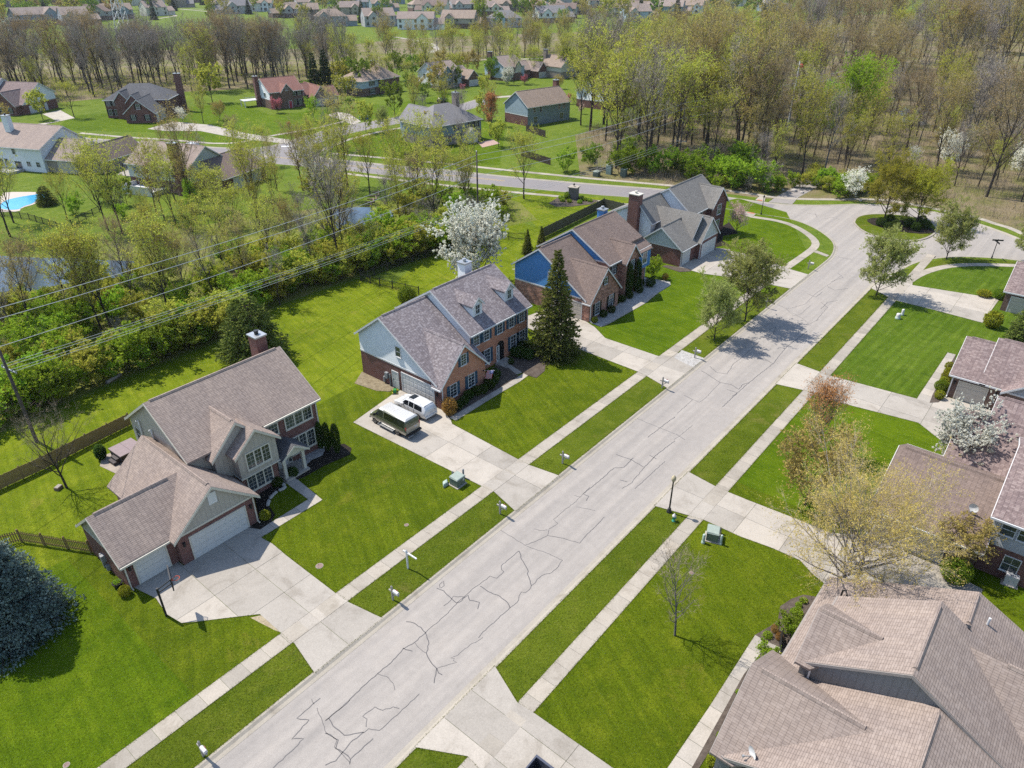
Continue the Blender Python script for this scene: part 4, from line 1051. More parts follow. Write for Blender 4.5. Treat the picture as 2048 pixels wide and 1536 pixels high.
# ---- house 4: white siding, tall red chimney, slate roof
h = House('brick_house', 'red brick house with white siding, tall brick chimney and grey roof by the junction', 105, 50)
h.gable('x', 96.5, 101.6, 46.0, 53.2, 2.8, 2.8, 49.6, 5.5, BR_RED, SD_PALE, SH_SLATE, split=2.75, cap=(96.6, 102.5))
h.gable('y', 45.3, 55.0, 101.4, 107.6, 2.9, 2.9, 104.3, 6.0, BR_RED, SD_PALE, SH_SLATE, split=2.85, gutter='none')
h.gable('y', 46.6, 55.5, 100.9, 106.0, 3.5, 3.5, 103.2, 6.35, SD_PALE, SD_PALE, SH_SLATE, split=2.9, z0=2.9, gutter='none', vent=False)
h.gable('x', 99.5, 107.0, 53.2, 61.0, 5.0, 5.0, 55.8, 7.6, BR_RED, SD_WHITE, SH_SLATE, split=1.2)
h.gable('x', 106.5, 117.8, 49.9, 59.8, 5.25, 5.25, 54.2, 8.6, BR_RED, SD_WHITE, SH_SLATE, split=5.25, upends=(106.5, 117.8))
h.gable('y', 48.9, 54.0, 112.3, 117.9, 5.2, 5.2, 115.1, 7.8, BR_RED, BR_RED, SH_SLATE, split=5.2, gutter='none')
h.window('S', 48.9, 115.1, 3.4, 1.3, 1.6, 2, 4, fw=.1); h.window('S', 49.9, 109.8, 3.5, 1.7, 1.5, 4, 4, mull=1, fw=.1)
h.window('S', 48.9, 115.1, .7, 1.4, 1.6, 2, 4, fw=.1)
h.garage('S', 45.3, 102.2, 106.9, 2.2); h.garage('S', 46.0, 97.1, 99.5, 2.15)
h.chimney(99.2, 56.2, 1.3, 1.8, 0, 8.9, BR_RED, CREAM)
h.spout('S', 46.0, 96.6, 2.7); h.spout('S', 45.3, 101.5, 2.8)
h.window('W', 99.5, 59.8, 2.6, .7, 1.3, 1, 2)

# ---- right side 1: broad beige roof nearest the camera
h = House('beige_roof_house', 'large house with wide beige shingle roof and grey board wall, nearest on the right', 34, 0)
h.trim = m_plain('taupe_trim', c4(0.27, 0.24, 0.22), .6)
h.gable('x', 25.4, 42.0, -9.6, 5.4, 2.95, 2.95, -2.35, 6.75, BR_BRN, SD_GREYD, SH_BEIGE, split=.9, cap=(26, 31.6))
h.part('ridge_vent', MB().hexa([(39.2, -2.52, 6.82), (41.9, -2.52, 6.82), (41.9, -2.18, 6.82), (39.2, -2.18, 6.82), (39.2, -2.41, 6.98), (41.9, -2.41, 6.98), (41.9, -2.29, 6.98), (39.2, -2.29, 6.98)]), SH_BEIGE)
h.gable('x', 32.1, 38.3, -8.9, 4.05, 3.2, 5.2, -0.72, 8.05, SD_GREYD, SD_GREYD, SH_BEIGE, split=1.0, z0=1.0, rake=.12, gutter=1)
h.gable('y', 0.9, 4.5, 32.15, 37.1, 5.15, 5.15, 34.6, 6.95, SD_GREYD, SD_GREYD, SH_BEIGE, gutter='none', rake=.25, cap=(1.2, 4.6), val=(0, 3.9, 3.9), walls=False)
h.part('upper_wall', MB().poly([(37.1, 4.5, 3.0), (32.15, 4.5, 3.0), (32.15, 4.5, 5.15), (34.6, 4.5, 6.95), (37.1, 4.5, 5.15)]).poly([(32.15, 4.5, 3.0), (32.15, 4.0, 3.0), (32.15, 4.0, 5.15), (32.15, 4.5, 5.15)]), SD_GREYD)
h.gable('y', -1.6, 6.2, 25.4, 33.4, 2.85, 2.85, 29.4, 5.65, BR_BRN, SD_GREYD, SH_BEIGE, split=.9, gutter='none', cap=(0.3, 5.9), val=(0, 5.2, None))
h.gable('y', -14.0, -1.8, 32.6, 41.4, 3.2, 3.2, 37.2, 6.85, SD_GREYD, SD_GREYD, SH_BEIGE, split=1.0, gutter='none', cap=(-13.5, -4.6))
h.part('roof_vent', MB().box(38.3, 38.6, -2.5, -2.2, 6.9, 7.25), DARK)
h.part('vent_pipe', MB().cyl(40.3, -3.25, 6.2, 6.95, .07), WHITE)
h.part('roof_vent', MB().tube([(39.9, 4.15, 3.5), (39.9, 4.15, 4.2), (40.05, 4.3, 4.35), (40.2, 4.5, 4.1), (40.2, 4.5, 3.4)], .06), DARK)
h.window('S', -9.6, 30, 1.0, 1.2, 1.4, 2, 2)
h.spout('W', 32.1, 3.9, 5.0, WHITE); h.spout('N', 5.4, 40.9, 2.8, WHITE)
h.part('gutter', MB().box(38.5, 42.2, 5.7, 5.83, 2.7, 2.84), WHITE); h.part('gutter', MB().box(33.6, 37.8, 5.7, 5.83, 2.7, 2.84), WHITE); h.part('gutter', MB().box(37.0, 38.4, 4.4, 4.52, 4.93, 5.07), WHITE)

# ---- right side 2: garage with two grey doors behind the birch
h = House('garage_house', 'brown roofed house with wide pale garage door behind the birch', 57, 0)
h.gable('y', -1.9, 5.6, 52.25, 63.0, 2.85, 2.85, 58.0, 5.45, BR_BRN, SD_GREYL, SH_BROWN, split=2.7)
h.gable('y', -14.0, -2.0, 53.6, 66.0, 5.3, 5.3, 59.8, 8.0, BR_RED, SD_GREYL, SH_MIX, split=2.7)
h.gable('y', -6.0, 2.6, 63.2, 72.0, 3.0, 3.0, 67.4, 5.6, BR_BRN, SD_GREYL, SH_MIX, split=2.7)
h.gable('y', -9.0, 0.6, 65.0, 74.0, 3.8, 3.8, 69.5, 6.8, BR_BRN, SD_GREYL, SH_MIX, split=2.7)
h.garage('W', 52.25, 0.2, 5.1, 2.2, m_plain('garage_door_grey', c4(0.36, 0.37, 0.38), 0.45, 0.05))
for y in (-3.0, -4.1): h.window('W', 53.6, y, 3.9, .85, 1.0, 1, 2)
h.window('W', 53.6, -4.0, 0.9, 1.0, 1.3, 2, 2); h.window('W', 53.6, -7.0, 0.9, 1.0, 1.3, 2, 2)
h.spout('W', 52.25, 5.5, 2.8)

# ---- right side 3: brown blend roof, brick garage with tan doors
h = House('brick_garage_house', 'house with mottled brown roof and tan garage doors behind the white blossom tree', 84, 0)
h.gable('y', 2.7, 5.5, 80.3, 88.6, 2.9, 2.9, 84.4, 5.45, BR_BRN, SD_GREYL, SH_MIX, split=2.8)
h.gable('y', -14.0, 2.7, 80.3, 89.4, 2.9, 2.9, 84.85, 5.95, BR_BRN, SD_GREYL, SH_MIX, split=2.8)
h.gable('x', 79.4, 85.0, -5.6, 0.6, 2.9, 2.9, -2.5, 5.2, BR_BRN, SD_GREYL, SH_MIX, split=2.8, gutter='none')
h.garage('W', 80.3, 2.1, 4.7, 2.15, DOORB, CREAM); h.garage('W', 79.4, -4.6, 0.1, 2.15, DOORB, CREAM)
h.lamp('W', 80.3, 5.1, 1.8); h.lamp('W', 80.3, 1.3, 1.8)
h.spout('W', 80.3, 5.4, 2.8)
# ---- right side 4, at the edge of the picture
h = House('corner_house', 'brown roofed house at the right edge by the loop', 114, 2)
gx, gy = G(1999, 620)
h.gable('y', gy - 12, gy, gx, gx + 9.5, 2.9, 2.9, gx + 4.7, 5.4, BR_BRN, SD_GREYL, SH_MIX, split=2.8)
h.garage('W', gx, gy - 5.5, gy - .8, 2.15, DOORB)
# ------------------------------------------------------------------ houses across the pole line, then the far streets
def MH(name, label, x, y, ang, **kw):
    return House(name, label, x, y, R(ang), absolute=False, **kw)
def wins(h, side, c, us, z, w=.9, hh=1.35, sh=None, cols=2, rows=2):
    for u in us: h.window(side, c, u, z, w, hh, cols, rows, sh, sill=False)
h = MH('brick_house', 'brick house with white gable end and brown roof at the left edge', 91.6, 270.2, 118)
h.gable('x', 0, 13, -5.5, 8.5, 5.0, 3.0, 0, 8.2, BR_RED, SD_WHITE, SH_MIX, split=2.9, gutter='none')
h.gable('y', 2, 10.5, 1.0, 8.0, 2.9, 2.9, 4.5, 6.6, BR_RED, BR_RED, SH_MIX, gutter='none')
h.gable('x', 12.5, 26, -6, 7.5, 5.3, 5.3, 0.5, 9.3, BR_RED, SD_WHITE, SH_MIX, split=5.3, gutter='none')
h.window('W', 0, 0.5, 4.4, .8, 1.3, 1, 2); h.garage('W', 0, 1.2, 6.2); h.door('W', 0, -.6); wins(h, 'N', 10.5, (3, 6), .7, 1, 1.5, SHUT_SHADE_K)

h = MH('brick_house', 'dark red brick house with charcoal hipped roof and tall chimney', 100.6, 224.8, 45)
h.gable('x', 0, 13, -4.2, 4.2, 2.9, 2.9, 0, 6.4, BR_RED, BR_RED, SH_DGREY)
h.hip(9.5, 22, -5.5, 13, 5.3, 9.0, BR_RED, BR_RED, SH_DGREY)
h.gable('x', 7.5, 16, 5.2, 9.2, 5.3, 5.3, 7.2, 7.6, BR_RED, BR_RED, SH_DGREY, gutter='none')
h.gable('x', 6.3, 14, 1.6, 5.4, 5.0, 5.0, 3.5, 6.9, BR_RED, BR_RED, SH_DGREY, gutter='none')
for k in ((1.2, 3.0), (4.4, 9.2)): h.garage('S', -4.2, *k, 2.2)
wins(h, 'W', 0, (-2, 2), .8, .95, 1.5, SHUT_SHADE_K, 2, 4); h.window('W', 0, 0, 3.9, 1.0, 1.4, 2, 3, SHUT_SHADE_K)
wins(h, 'W', 9.5, (10.2, 12), .8, .9, 1.6, SHUT_SHADE_K, 2, 4); wins(h, 'W', 9.5, (10.2, 12), 3.5, .9, 1.4, SHUT_SHADE_K, 2, 4); h.window('W', 6.3, 3.5, 3.4, 1, 1.5, 2, 3)
h.chimney(20.8, -6.2, 1.3, 1.9, 0, 11.0, BR_RED)

h = MH('brick_house', 'white gabled house with red shingle roof and twin white garage doors', 139.9, 221.0, -12)
h.gable('x', 0, 11.5, -6.2, 5.6, 5.2, 5.2, 0, 8.6, BR_BRN, SD_WHITE, SH_RED, split=2.8, upends=(0, 11.5))
h.box('wall', 0.1, 11.4, -6.27, -6.2, 0.0, 5.1, BR_BRN)
h.gable('y', -7.2, 0, 3.6, 7.4, 5.2, 5.2, 5.5, 7.4, BR_BRN, BR_BRN, SH_RED, gutter='none')
h.gable('x', 11.0, 15.5, -5.5, 3.5, 3.4, 3.4, -1, 6.2, BR_BRN, BR_BRN, SH_RED, gutter='none')
h.gable('y', -9.5, 3, 13.4, 19.0, 2.9, 2.9, 16.2, 6.0, BR_BRN, BR_BRN, SH_RED, gutter='none')
h.gable('x', 18.6, 22.4, -9.0, -2.4, 2.9, 2.9, -5.7, 5.4, BR_BRN, BR_BRN, SH_RED)
h.garage('S', -9.5, 14.0, 18.5, 2.2); h.garage('S', -9.0, 19.2, 21.8, 2.2)
wins(h, 'W', 0, (-2.2, 2.4), 3.4, 1.5, 1.2); wins(h, 'S', -6.27, (8.2, 10.0), 3.6, .9, 1.4, SHUT_SHADE_K); wins(h, 'S', -6.27, (8.2, 10.0), .7, .9, 1.7, SHUT_SHADE_K); h.window('S', -7.2, 5.5, 5.4, .9, 1.0, 2, 2); h.door('S', -7.2, 6.2, 1.0, 2.2, m_plain('red_door', c4(.35, .03, .05)))
h.chimney(-.7, 2.4, 1.2, 1.6, 0, 9.2, BR_RED)
dk = MB(); [dk.bar((-5.5 + k * .45, 2.2, 2.1), (-5.5 + k * .45, 2.2, 3.1), .05) for k in range(11)]; dk.bar((-5.6, 2.2, 3.1), (-.2, 2.2, 3.1), .08).box(-5.6, -.1, 2.1, 6.2, 1.95, 2.1).box(-5.5, -5.3, 2.3, 2.5, 0, 2).box(-5.5, -5.3, 5.8, 6.0, 0, 2)
h.part('deck', dk, WHITE)

h = MH('brick_house', 'tan hipped-roof house with pale blue upper storey', 178.0, 218.9, 8)
h.hip(-4.5, 9.5, -6.4, 5.6, 5.2, 8.4, BR_BRN, SD_LBLUE, SH_TAN, split=2.6)
h.hip(4.0, 14, -8.0, 4, 5.3, 8.8, BR_BRN, BR_BRN, SH_TAN)
h.window('S', -6.4, 0.5, 3.2, 2.2, 1.4, 4, 2, SHUT_SHADE_K); h.window('S', -6.4, .5, .6, 2.4, 1.6, 4, 2, SHUT_SHADE_K); wins(h, 'W', -4.5, (-3, 2), .8); h.window('W', -4.5, 4.5, 3.6, .6, 1.2, 1, 2)
h.chimney(12.5, 3, 1.5, 1.0, 0, 9.8, BR_RED)

h = MH('brick_house', 'white gabled house with dark arched entry and taupe roof', 205.4, 211.1, -4)
h.gable('x', 0, 12, -6.6, 5.4, 5.2, 5.2, 0, 8.6, BR_GRY, SD_WHITE, SH_TAUPE, split=1.0)
h.gable('y', -7.6, 0, 1.0, 6.4, 5.2, 5.2, 3.7, 7.8, BR_GRY, SD_TEAL, SH_TAUPE, gutter='none')
h.gable('y', -8.2, -1, 5.8, 8.2, 5.6, 5.6, 7, 7.0, BR_GRY, BR_GRY, SH_TAUPE, split=6, gutter='none')
h.gable('x', 11.5, 17.5, -6, 3.5, 3.6, 3.6, -1, 6.4, BR_BRN, SD_WHITE, SH_TAUPE, gutter='none')
h.gable('y', -10, 2, 12.0, 18.0, 2.9, 2.9, 15, 5.6, BR_BRN, BR_BRN, SH_TAN, gutter='none')
wins(h, 'W', 0, (-2.5, 1.5), 3.4); h.window('S', -8.2, 7, .8, 1.2, 3.6, 2, 4); wins(h, 'S', -7.6, (2.4, 4.6), .8, 1.0, 1.6); h.garage('S', -10, 12.7, 17.3)

h = MH('brick_house', 'light blue gabled house with slender brick chimney behind white blossom', 237.7, 205.1, -5)
h.gable('x', 0, 11.5, -6.0, 5.6, 5.2, 5.2, 0, 8.6, BR_BRN, SD_LBLUE, SH_TAUPE, split=1.0)
h.gable('y', -7, 0, 5.0, 8.6, 5.2, 5.2, 6.8, 7.2, BR_BRN, SD_CREAM, SH_TAUPE, gutter='none')
h.gable('x', 11, 18, -5.5, 3.5, 3.2, 3.2, -1, 5.9, BR_BRN, SD_LBLUE, SH_TAUPE, gutter='none')
h.gable('y', -10, 2, 15.5, 21.3, 2.9, 2.9, 18.4, 5.9, BR_RED, BR_RED, SH_TAUPE, gutter='none')
h.gable('x', 21, 25, -9, -2, 2.9, 2.9, -5.5, 5.2, BR_RED, BR_RED, SH_TAUPE, gutter='none')
wins(h, 'W', 0, (-2,), 3.2, 1.4, 1.5); h.garage('S', -10, 16.2, 20.6); wins(h, 'S', -6, (2, 10), .8)
h.chimney(-.8, 1.5, 1.2, 1.8, 0, 10.4, BR_BRN)

x, y = G(1118, 158)
h = MH('stone_house', 'cream gabled house half hidden by a round yellow-green tree', x, y, -6)
h.gable('y', -1, 10, 0, 8.5, 4.6, 4.6, 4.2, 8.2, BR_GRY, SD_CREAM, SH_TAN, split=2.7, gutter='none')
h.gable('x', 6, 21, 1, 9.5, 5.2, 5.2, 5.2, 8.6, SD_CREAM, SD_CREAM, SH_TAN, split=2.7)
h.gable('x', 17, 25, -1, 6, 2.9, 2.9, 2.5, 5.9, BR_GRY, SD_CREAM, SH_TAN)
wins(h, 'S', 1, (10, 12.4, 15), 3.5); wins(h, 'S', 1, (10, 12.4), .8); h.window('S', -1, 4.2, .8, 1.8, 1.5, 3, 2); h.chimney(3.0, 10.6, 1.4, 1.4, 0, 10.2, BR_GRY)

h = MH('brick_house', 'white gabled house beside a pink tree, brick garage at right', 299.4, 188.0, -3)
h.gable('x', 0, 12, -6.0, 6.0, 5.2, 5.2, 0, 8.4, BR_BRN, SD_WHITE, SH_TAUPE, split=1.2)
h.gable('y', -9, 3, 12, 18.5, 2.9, 2.9, 15.2, 6.0, BR_BRN, BR_BRN, SH_TAN, gutter='none')
wins(h, 'W', 0, (-2, 3), .9); wins(h, 'S', -6, (6, 9), 3.4, .9, 1.4, SHUT_SHADE_K); h.garage('S', -9, 12.8, 17.6); h.chimney(13, 3, 1.2, 1.6, 0, 9.6, BR_RED)
x, y = G(1312, 128)
h = MH('brick_house', 'white house with red chimney behind the dark spruce', x, y, -3)
h.gable('x', 0, 14, -5.5, 5.5, 5.4, 5.4, 0, 8.6, BR_RED, SD_WHITE, SH_DGREY, split=2.6)
h.gable('x', 10, 24, -4.5, 4.5, 3.4, 3.4, 0, 6.8, BR_RED, SD_WHITE, SH_DGREY)
h.chimney(-.2, 2, 1.4, 1.4, 0, 10.2, BR_RED); wins(h, 'W', 0, (-2,), 3.6)

h = MH('blue_house', 'grey-blue house with smooth grey hipped roof beside the collector road', 135.3, 137.7, -6)
SH_LG = m_shingle('shingle_mid_grey', c4(0.19, 0.182, 0.182), c4(0.225, 0.215, 0.215), c4(0.24, 0.23, 0.23), 0.3)
h.hip(-3.6, 13.2, -3.8, 8.2, 5.3, 9.2, BR_GRY, SD_TEAL, SH_LG, split=2.6)
h.gable('y', 3, 13, -1, 6, 5.0, 5.0, 2.5, 8.0, SD_TEAL, SD_TEAL, SH_LG, gutter='none')
wins(h, 'S', -3.8, (4.5, 9.5, 11.5), 3.3, .9, 1.4, SHUT_SHADE_K); wins(h, 'S', -3.8, (2.0, 5.5, 9), .6, 1.4, 1.7)
h.gable('y', -6.2, -3, 6.2, 9.8, 2.6, 2.6, 8, 3.7, SD_WHITE, SD_WHITE, SH_LG, gutter='none')
h.chimney(12.2, 5.2, 1.2, 1.7, 0, 10.8, BR_GRY)

h = MH('blue_house', 'blue-green house with red brick base and gable end to the left', 170.0, 138.0, -10)
h.gable('x', 0, 17, -4.6, 5.6, 5.3, 5.3, 0.5, 8.8, BR_RED, SD_TEAL, SH_TAN, split=2.7)
h.box('upper_wall', 0.1, 16.9, -4.66, -4.6, 0.0, 5.2, SD_TEAL)
wins(h, 'S', -4.66, (2.5, 5, 12.5, 14.5), 3.5, .9, 1.4); wins(h, 'S', -4.66, (3, 13.5), .7, 1.5, 1.6)
h.chimney(17.2, 2, 1.1, 1.6, 0, 10.4, BR_RED)
h = MH('white_house', 'white gable-ended house above brick among leafing trees', 206.4, 137.1, -3)
h.gable('x', 0, 13, -6, 5.5, 5.0, 5.0, 0, 8.4, BR_RED, SD_WHITE, SH_MIX, split=2.4)
h.gable('x', 10, 22, -8, -1, 2.8, 2.8, -4.5, 5.0, BR_RED, SD_WHITE, SH_TAN); wins(h, 'W', 0, (-2, 2), 3.2)
x, y = G(1305, 190)
h = MH('white_house', 'pale house with tan roof hidden behind the pole-line trees', x, y, -20)
h.gable('x', 0, 15, -5, 5, 4.4, 4.4, 0, 7.4, BR_GRY, SD_LBLUE, SH_TAN, split=.5); wins(h, 'W', 0, (-1,), 2.6); wins(h, 'S', -5, (3, 6, 9), 2.6)
x, y = G(1448, 168)
h = MH('white_house', 'white walled house glimpsed between bare trunks at the wood edge', x, y, -14)
h.gable('x', 0, 26, -6, 5, 4.6, 4.6, 0, 8.0, BR_BRN, SD_WHITE, SH_LG, split=.5); wins(h, 'S', -6, (4, 8, 12, 16), 2.2)

h = MH('white_house', 'long white house with chimney overlooking the swimming pool', 59.5, 199.9, -66)
h.gable('x', -3, 14.5, -7.6, 5, 5.2, 5.2, 0, 8.6, SD_WHITE, SD_WHITE, SH_TAUPE, split=.3)
h.gable('x', 14, 23, -6.8, 3.5, 3.0, 3.0, -1.6, 6.3, BR_GRY, SD_WHITE, SH_TAUPE, split=2.8)
h.gable('y', -5, 8, 22, 28, 2.9, 2.9, 25, 5.6, BR_GRY, BR_GRY, SH_BROWN)
h.garage('S', -6.8, 17.6, 22.2, 2.3, DOORB); h.garage('S', -5, 23, 27, 2.3, DOORB)
wins(h, 'S', -7.6, (1.0, 2.6, 4.0), 1.0, 1.0, 1.5); h.window('S', -7.6, 7.0, 3.7, .8, 1.3, 1, 2); h.window('S', -7.6, 7.2, .1, 1.8, 2.0, 2, 1); wins(h, 'S', -7.6, (10.2, 12.8), 1.2, 1.0, 1.0)
h.chimney(2.2, -2.6, 1.5, 1.2, 6.5, 10.8, SD_WHITE)
h.part('patio_deck', MB().box(-3, 8.5, -11.6, -7.62, 0.0, .55), m_plain('deck_grey', c4(.35, .34, .33)))
rl_ = MB(); [rl_.bar((-3 + k * .9, -11.5, .55), (-3 + k * .9, -11.5, 1.5), .06) for k in range(13)]; rl_.bar((-3, -11.5, 1.5), (8, -11.5, 1.5), .07); h.part('deck_railing', rl_, WHITE)

h = MH('green_house', 'pale green house with brick chimney and two garage doors behind leafing trees', 70.1, 158.0, -72)
h.gable('x', 0, 16, -5.6, 5.2, 5.2, 5.2, 0, 8.5, BR_RED, SD_PALE, SH_TAUPE, split=2.4)
h.gable('y', -2, 11, 10.5, 21, 2.9, 2.9, 15.7, 6.0, BR_RED, SD_PALE, SH_BROWN)
h.garage('E', 21, 1.0, 5.4, 2.3); h.garage('E', 21, 6.4, 9.4, 2.3)
wins(h, 'S', -5.6, (2, 4.5, 8, 12), 3.2, .9, 1.3); wins(h, 'S', -5.6, (3, 7), .6, 1.6, 1.7); h.chimney(14.2, -6.2, 1.8, 1.2, 0, 10.2, BR_RED)
h.part('deck', MB().box(1.5, 9.5, -9.6, -5.62, 0, .9).box(1.5, 9.5, -9.6, -9.5, .9, 1.8).box(1.5, 1.6, -9.6, -5.7, .9, 1.8), WHITE)

# ---- the far streets: each house a thing with walls, roofs and windows
rh = random.Random(11)
W_ = [SD_GREYL, SD_TEAL, SD_CREAM, SD_LBLUE, BR_GRY, SD_WHITE, m_siding('siding_tan', c4(.33, .29, .23)), BR_BRN]
WN = ['pale grey', 'slate blue', 'cream', 'light blue', 'stone', 'white', 'tan', 'brown brick']
R_ = [SH_TAUPE, SH_TAN, SH_LG, SH_BROWN, SH_DGREY]
RN = ['taupe', 'tan', 'grey', 'brown', 'charcoal']
FAR = [(472, 27, 20, 0, 2), (528, 22, 15, 5, 1), (583, 34, 17, 0, 1), (624, 36, 9, 7, 1), (614, 19, 16, 0, 0), (663, 52, 17, 1, 1), (698, 30, 16, 6, 0), (757, 52, 17, 0, 0), (722, 17, 13, 1, 2), (762, 23, 15, 1, 1),
       (834, 58, 19, 5, 0), (841, 23, 16, 6, 1), (920, 56, 18, 6, 1), (922, 24, 17, 0, 0), (1009, 54, 17, 3, 2), (1008, 22, 17, 4, 1), (1048, 24, 9, 7, 0), (1080, 26, 15, 5, 1), (1099, 44, 18, 5, 2), (1132, 36, 13, 1, 3),
       (1112, 22, 12, 6, 1), (1190, 15, 14, 0, 1), (1227, 33, 8, 2, 3), (1246, 30, 12, 6, 1), (1270, 42, 16, 3, 0), (1217, 17, 12, 4, 1), (1334, 16, 19, 1, 0), (1388, 27, 12, 5, 1), (1342, 30, 16, 1, 0), (1540, 22, 17, 1, 2),
       (78, 48, 26, 1, 0), (152, 50, 14, 0, 0), (190, 40, 20, 0, 3), (235, 37, 18, 1, 1), (309, 31, 14, 2, 0), (127, 9, 16, 7, 3), (60, 9, 18, 7, 3), (180, 9, 14, 6, 4), (15, 14, 16, 4, 3), (420, 5, 16, 7, 0), (560, 8, 16, 2, 1),
       (640, 8, 15, 0, 2), (700, 6, 15, 5, 1), (790, 8, 15, 1, 1), (860, 7, 14, 3, 2), (950, 8, 15, 2, 1), (1130, 7, 16, 0, 1), (1175, 5, 16, 1, 1), (1280, 7, 17, 6, 2), (1410, 6, 17, 0, 1), (1470, 12, 16, 2, 3), (480, 6, 14, 6, 3), (330, 6, 15, 2, 1), (1417, 90, 15, 7, 1), (1458, 80, 12, 5, 2)]
for _ in range(48):                       # the rest of the far streets, row behind row
    py = rh.choice([3, 5, 8, 11, 15, 19, 24, 29]) + rh.uniform(-1, 1); px = rh.uniform(-20, 1500)
    if all(abs(px - q[0]) > 30 or abs(py - q[1]) > 7 for q in FAR) and not (0 < px < 170 and py > 12): FAR.append((int(px), py, rh.uniform(13, 18), rh.randrange(8), rh.randrange(4)))
for i, (px, py, w, wi, ri) in enumerate(FAR):
    x, y = G(px, py)
    face = math.degrees(math.atan2(y, x)) - 90
    ang = face + rh.choice([-14, -8, 4, 12, 22])
    big = py > 28
    pos = 'nearer row' if py > 40 else ('second row' if py > 16 else 'skyline row')
    part = ['far left', 'left', 'left of centre', 'centre', 'right of centre', 'right', 'far right'][min(6, px // 230)]
    h = MH('far_house', f'distant {WN[wi]} house with {RN[ri]} roof, {pos}, {part}', x, y, ang, group='houses of the far streets')
    h.lite = True; h.o.scale = (1.4, 1.4, 1.35)
    d = rh.uniform(9, 11.5); st = rh.uniform(5.0, 5.8); zr = st + d * .33
    low = rh.choice([W_[wi], W_[wi], BR_BRN])
    x0 = -w / 2
    if i % 3 == 2: h.hip(x0, -x0, -d / 2, d / 2, st, st + d * .34, low, W_[wi], R_[ri], split=2.6)
    else: h.gable('x', x0, -x0, -d / 2, d / 2, st, st, 0, zr, low, W_[wi], R_[ri], split=2.6 if low is not W_[wi] else .2)
    gx = x0 + w * rh.choice([.28, .7]); gw = w * .3
    h.gable('y', -d / 2 - 1.6, 0, gx - gw / 2, gx + gw / 2, st, st, gx, st + gw * .42, low, W_[wi], R_[ri], split=2.6)
    if w > 13:
        sx = rh.choice([-1, 1]); a = x0 - 5.5 if sx < 0 else -x0 - .3
        h.gable('x', a, a + 5.8, -d / 2 + 1, d / 2 - 1.5, 2.9, 2.9, -.3, 5.4, low, W_[wi], R_[ri])
    if py > 12:
        for u in (x0 + 1.6, x0 + w * .5, -x0 - 1.6): 
            if abs(u - gx) > gw / 2 + .6: h.window('S', -d / 2, u, st - 1.9, 1.1, 1.4); h.window('S', -d / 2, u, .8, 1.3, 1.6)
        h.window('S', -d / 2 - 1.6, gx, st - 1.8, 1.5, 1.4); h.window('S', -d / 2 - 1.6, gx, .6, 2.0, 1.8)
        h.window('W', x0, 0.5, st - 1.9, 1.0, 1.4)
# paths and drives beyond the wood
for pts in ([(790, 74), (850, 84), (872, 90), (876, 97), (862, 105)], [(880, 122), (960, 118), (1060, 120), (1140, 115)], [(330, 20), (352, 32), (318, 37)], [(360, 12), (400, 8), (470, 20), (380, 18)], [(360, 18), (470, 28)], [(655, 132), (700, 126), (760, 128)], [(1060, 190), (1000, 187), (985, 195)]):
    curved_walk('far_path', GP(pts), 3.4, CONCD, 30)
for q in ([(115, 243), (85, 228), (120, 220), (138, 230), (150, 236), (85, 250), (75, 248)], [(330, 262), (295, 258), (345, 243), (420, 250), (500, 268), (580, 280), (575, 288), (470, 276), (400, 262)], [(655, 230), (675, 224), (700, 228), (722, 243), (705, 250), (690, 243)], [(235, 350), (255, 332), (275, 330), (273, 354)], [(1090, 192), (1075, 205), (1095, 212), (1120, 208)], [(1205, 150), (1290, 160), (1270, 152), (1330, 140), (1322, 137), (1250, 148)]):
    tag(MB().slab(GP(q), 0, .03).obj('far_driveway', [CONC]), kind='structure')
tag(MB().slab(GP([(955, 285), (985, 279), (1000, 287), (965, 295)]), 0, .03).obj('patio', [m_plain('patio_brick', c4(.36, .24, .2))]), kind='structure')
# ------------------------------------------------------------------ plants
L_YG = m_leaf('leaf_yellow_green', c4(0.34, 0.36, 0.05), c4(0.47, 0.47, 0.08), 0.5)
L_LIME = m_leaf('leaf_lime', c4(0.216, 0.344, 0.019), c4(0.320, 0.432, 0.024), 0.4)
L_GRN = m_leaf('leaf_green', c4(0.125, 0.205, 0.022), c4(0.225, 0.315, 0.035), 0.42)
L_VIV = m_leaf('leaf_vivid_spring', c4(0.20, 0.315, 0.025), c4(0.31, 0.425, 0.038), 0.45)
L_PEAR = m_leaf('leaf_pear', c4(0.245, 0.285, 0.06), c4(0.42, 0.445, 0.165), 0.45)
L_OLV = m_leaf('leaf_olive', c4(0.27, 0.265, 0.03), c4(0.38, 0.36, 0.05), 0.45)
L_GOLD = m_leaf('bud_gold', c4(0.33, 0.265, 0.075), c4(0.43, 0.36, 0.11), 0.42)
L_BRN = m_leaf('bud_brown', c4(0.27, 0.20, 0.095), c4(0.35, 0.275, 0.13), 0.4)
L_BIR = m_leaf('birch_catkin', c4(0.50, 0.385, 0.10), c4(0.62, 0.50, 0.16), 0.45)
L_ORG = m_leaf('bud_orange', c4(0.384, 0.160, 0.056), c4(0.480, 0.248, 0.104), 0.3)
L_WHT = m_leaf('blossom_white', c4(0.74, 0.735, 0.64), c4(0.80, 0.80, 0.74), 0.42, 0.0)
L_PNK = m_leaf('blossom_pink', c4(0.460, 0.138, 0.184), c4(0.575, 0.230, 0.265), 0.25)
L_PPNK = m_leaf('blossom_pale_pink', c4(0.483, 0.322, 0.299), c4(0.598, 0.437, 0.402), 0.25)
L_SPR = m_leaf('needle_spruce', c4(0.085, 0.112, 0.026), c4(0.185, 0.205, 0.050), 0.2)
L_DSP = m_leaf('needle_dark', c4(0.026, 0.045, 0.019), c4(0.054, 0.080, 0.029), 0.12)
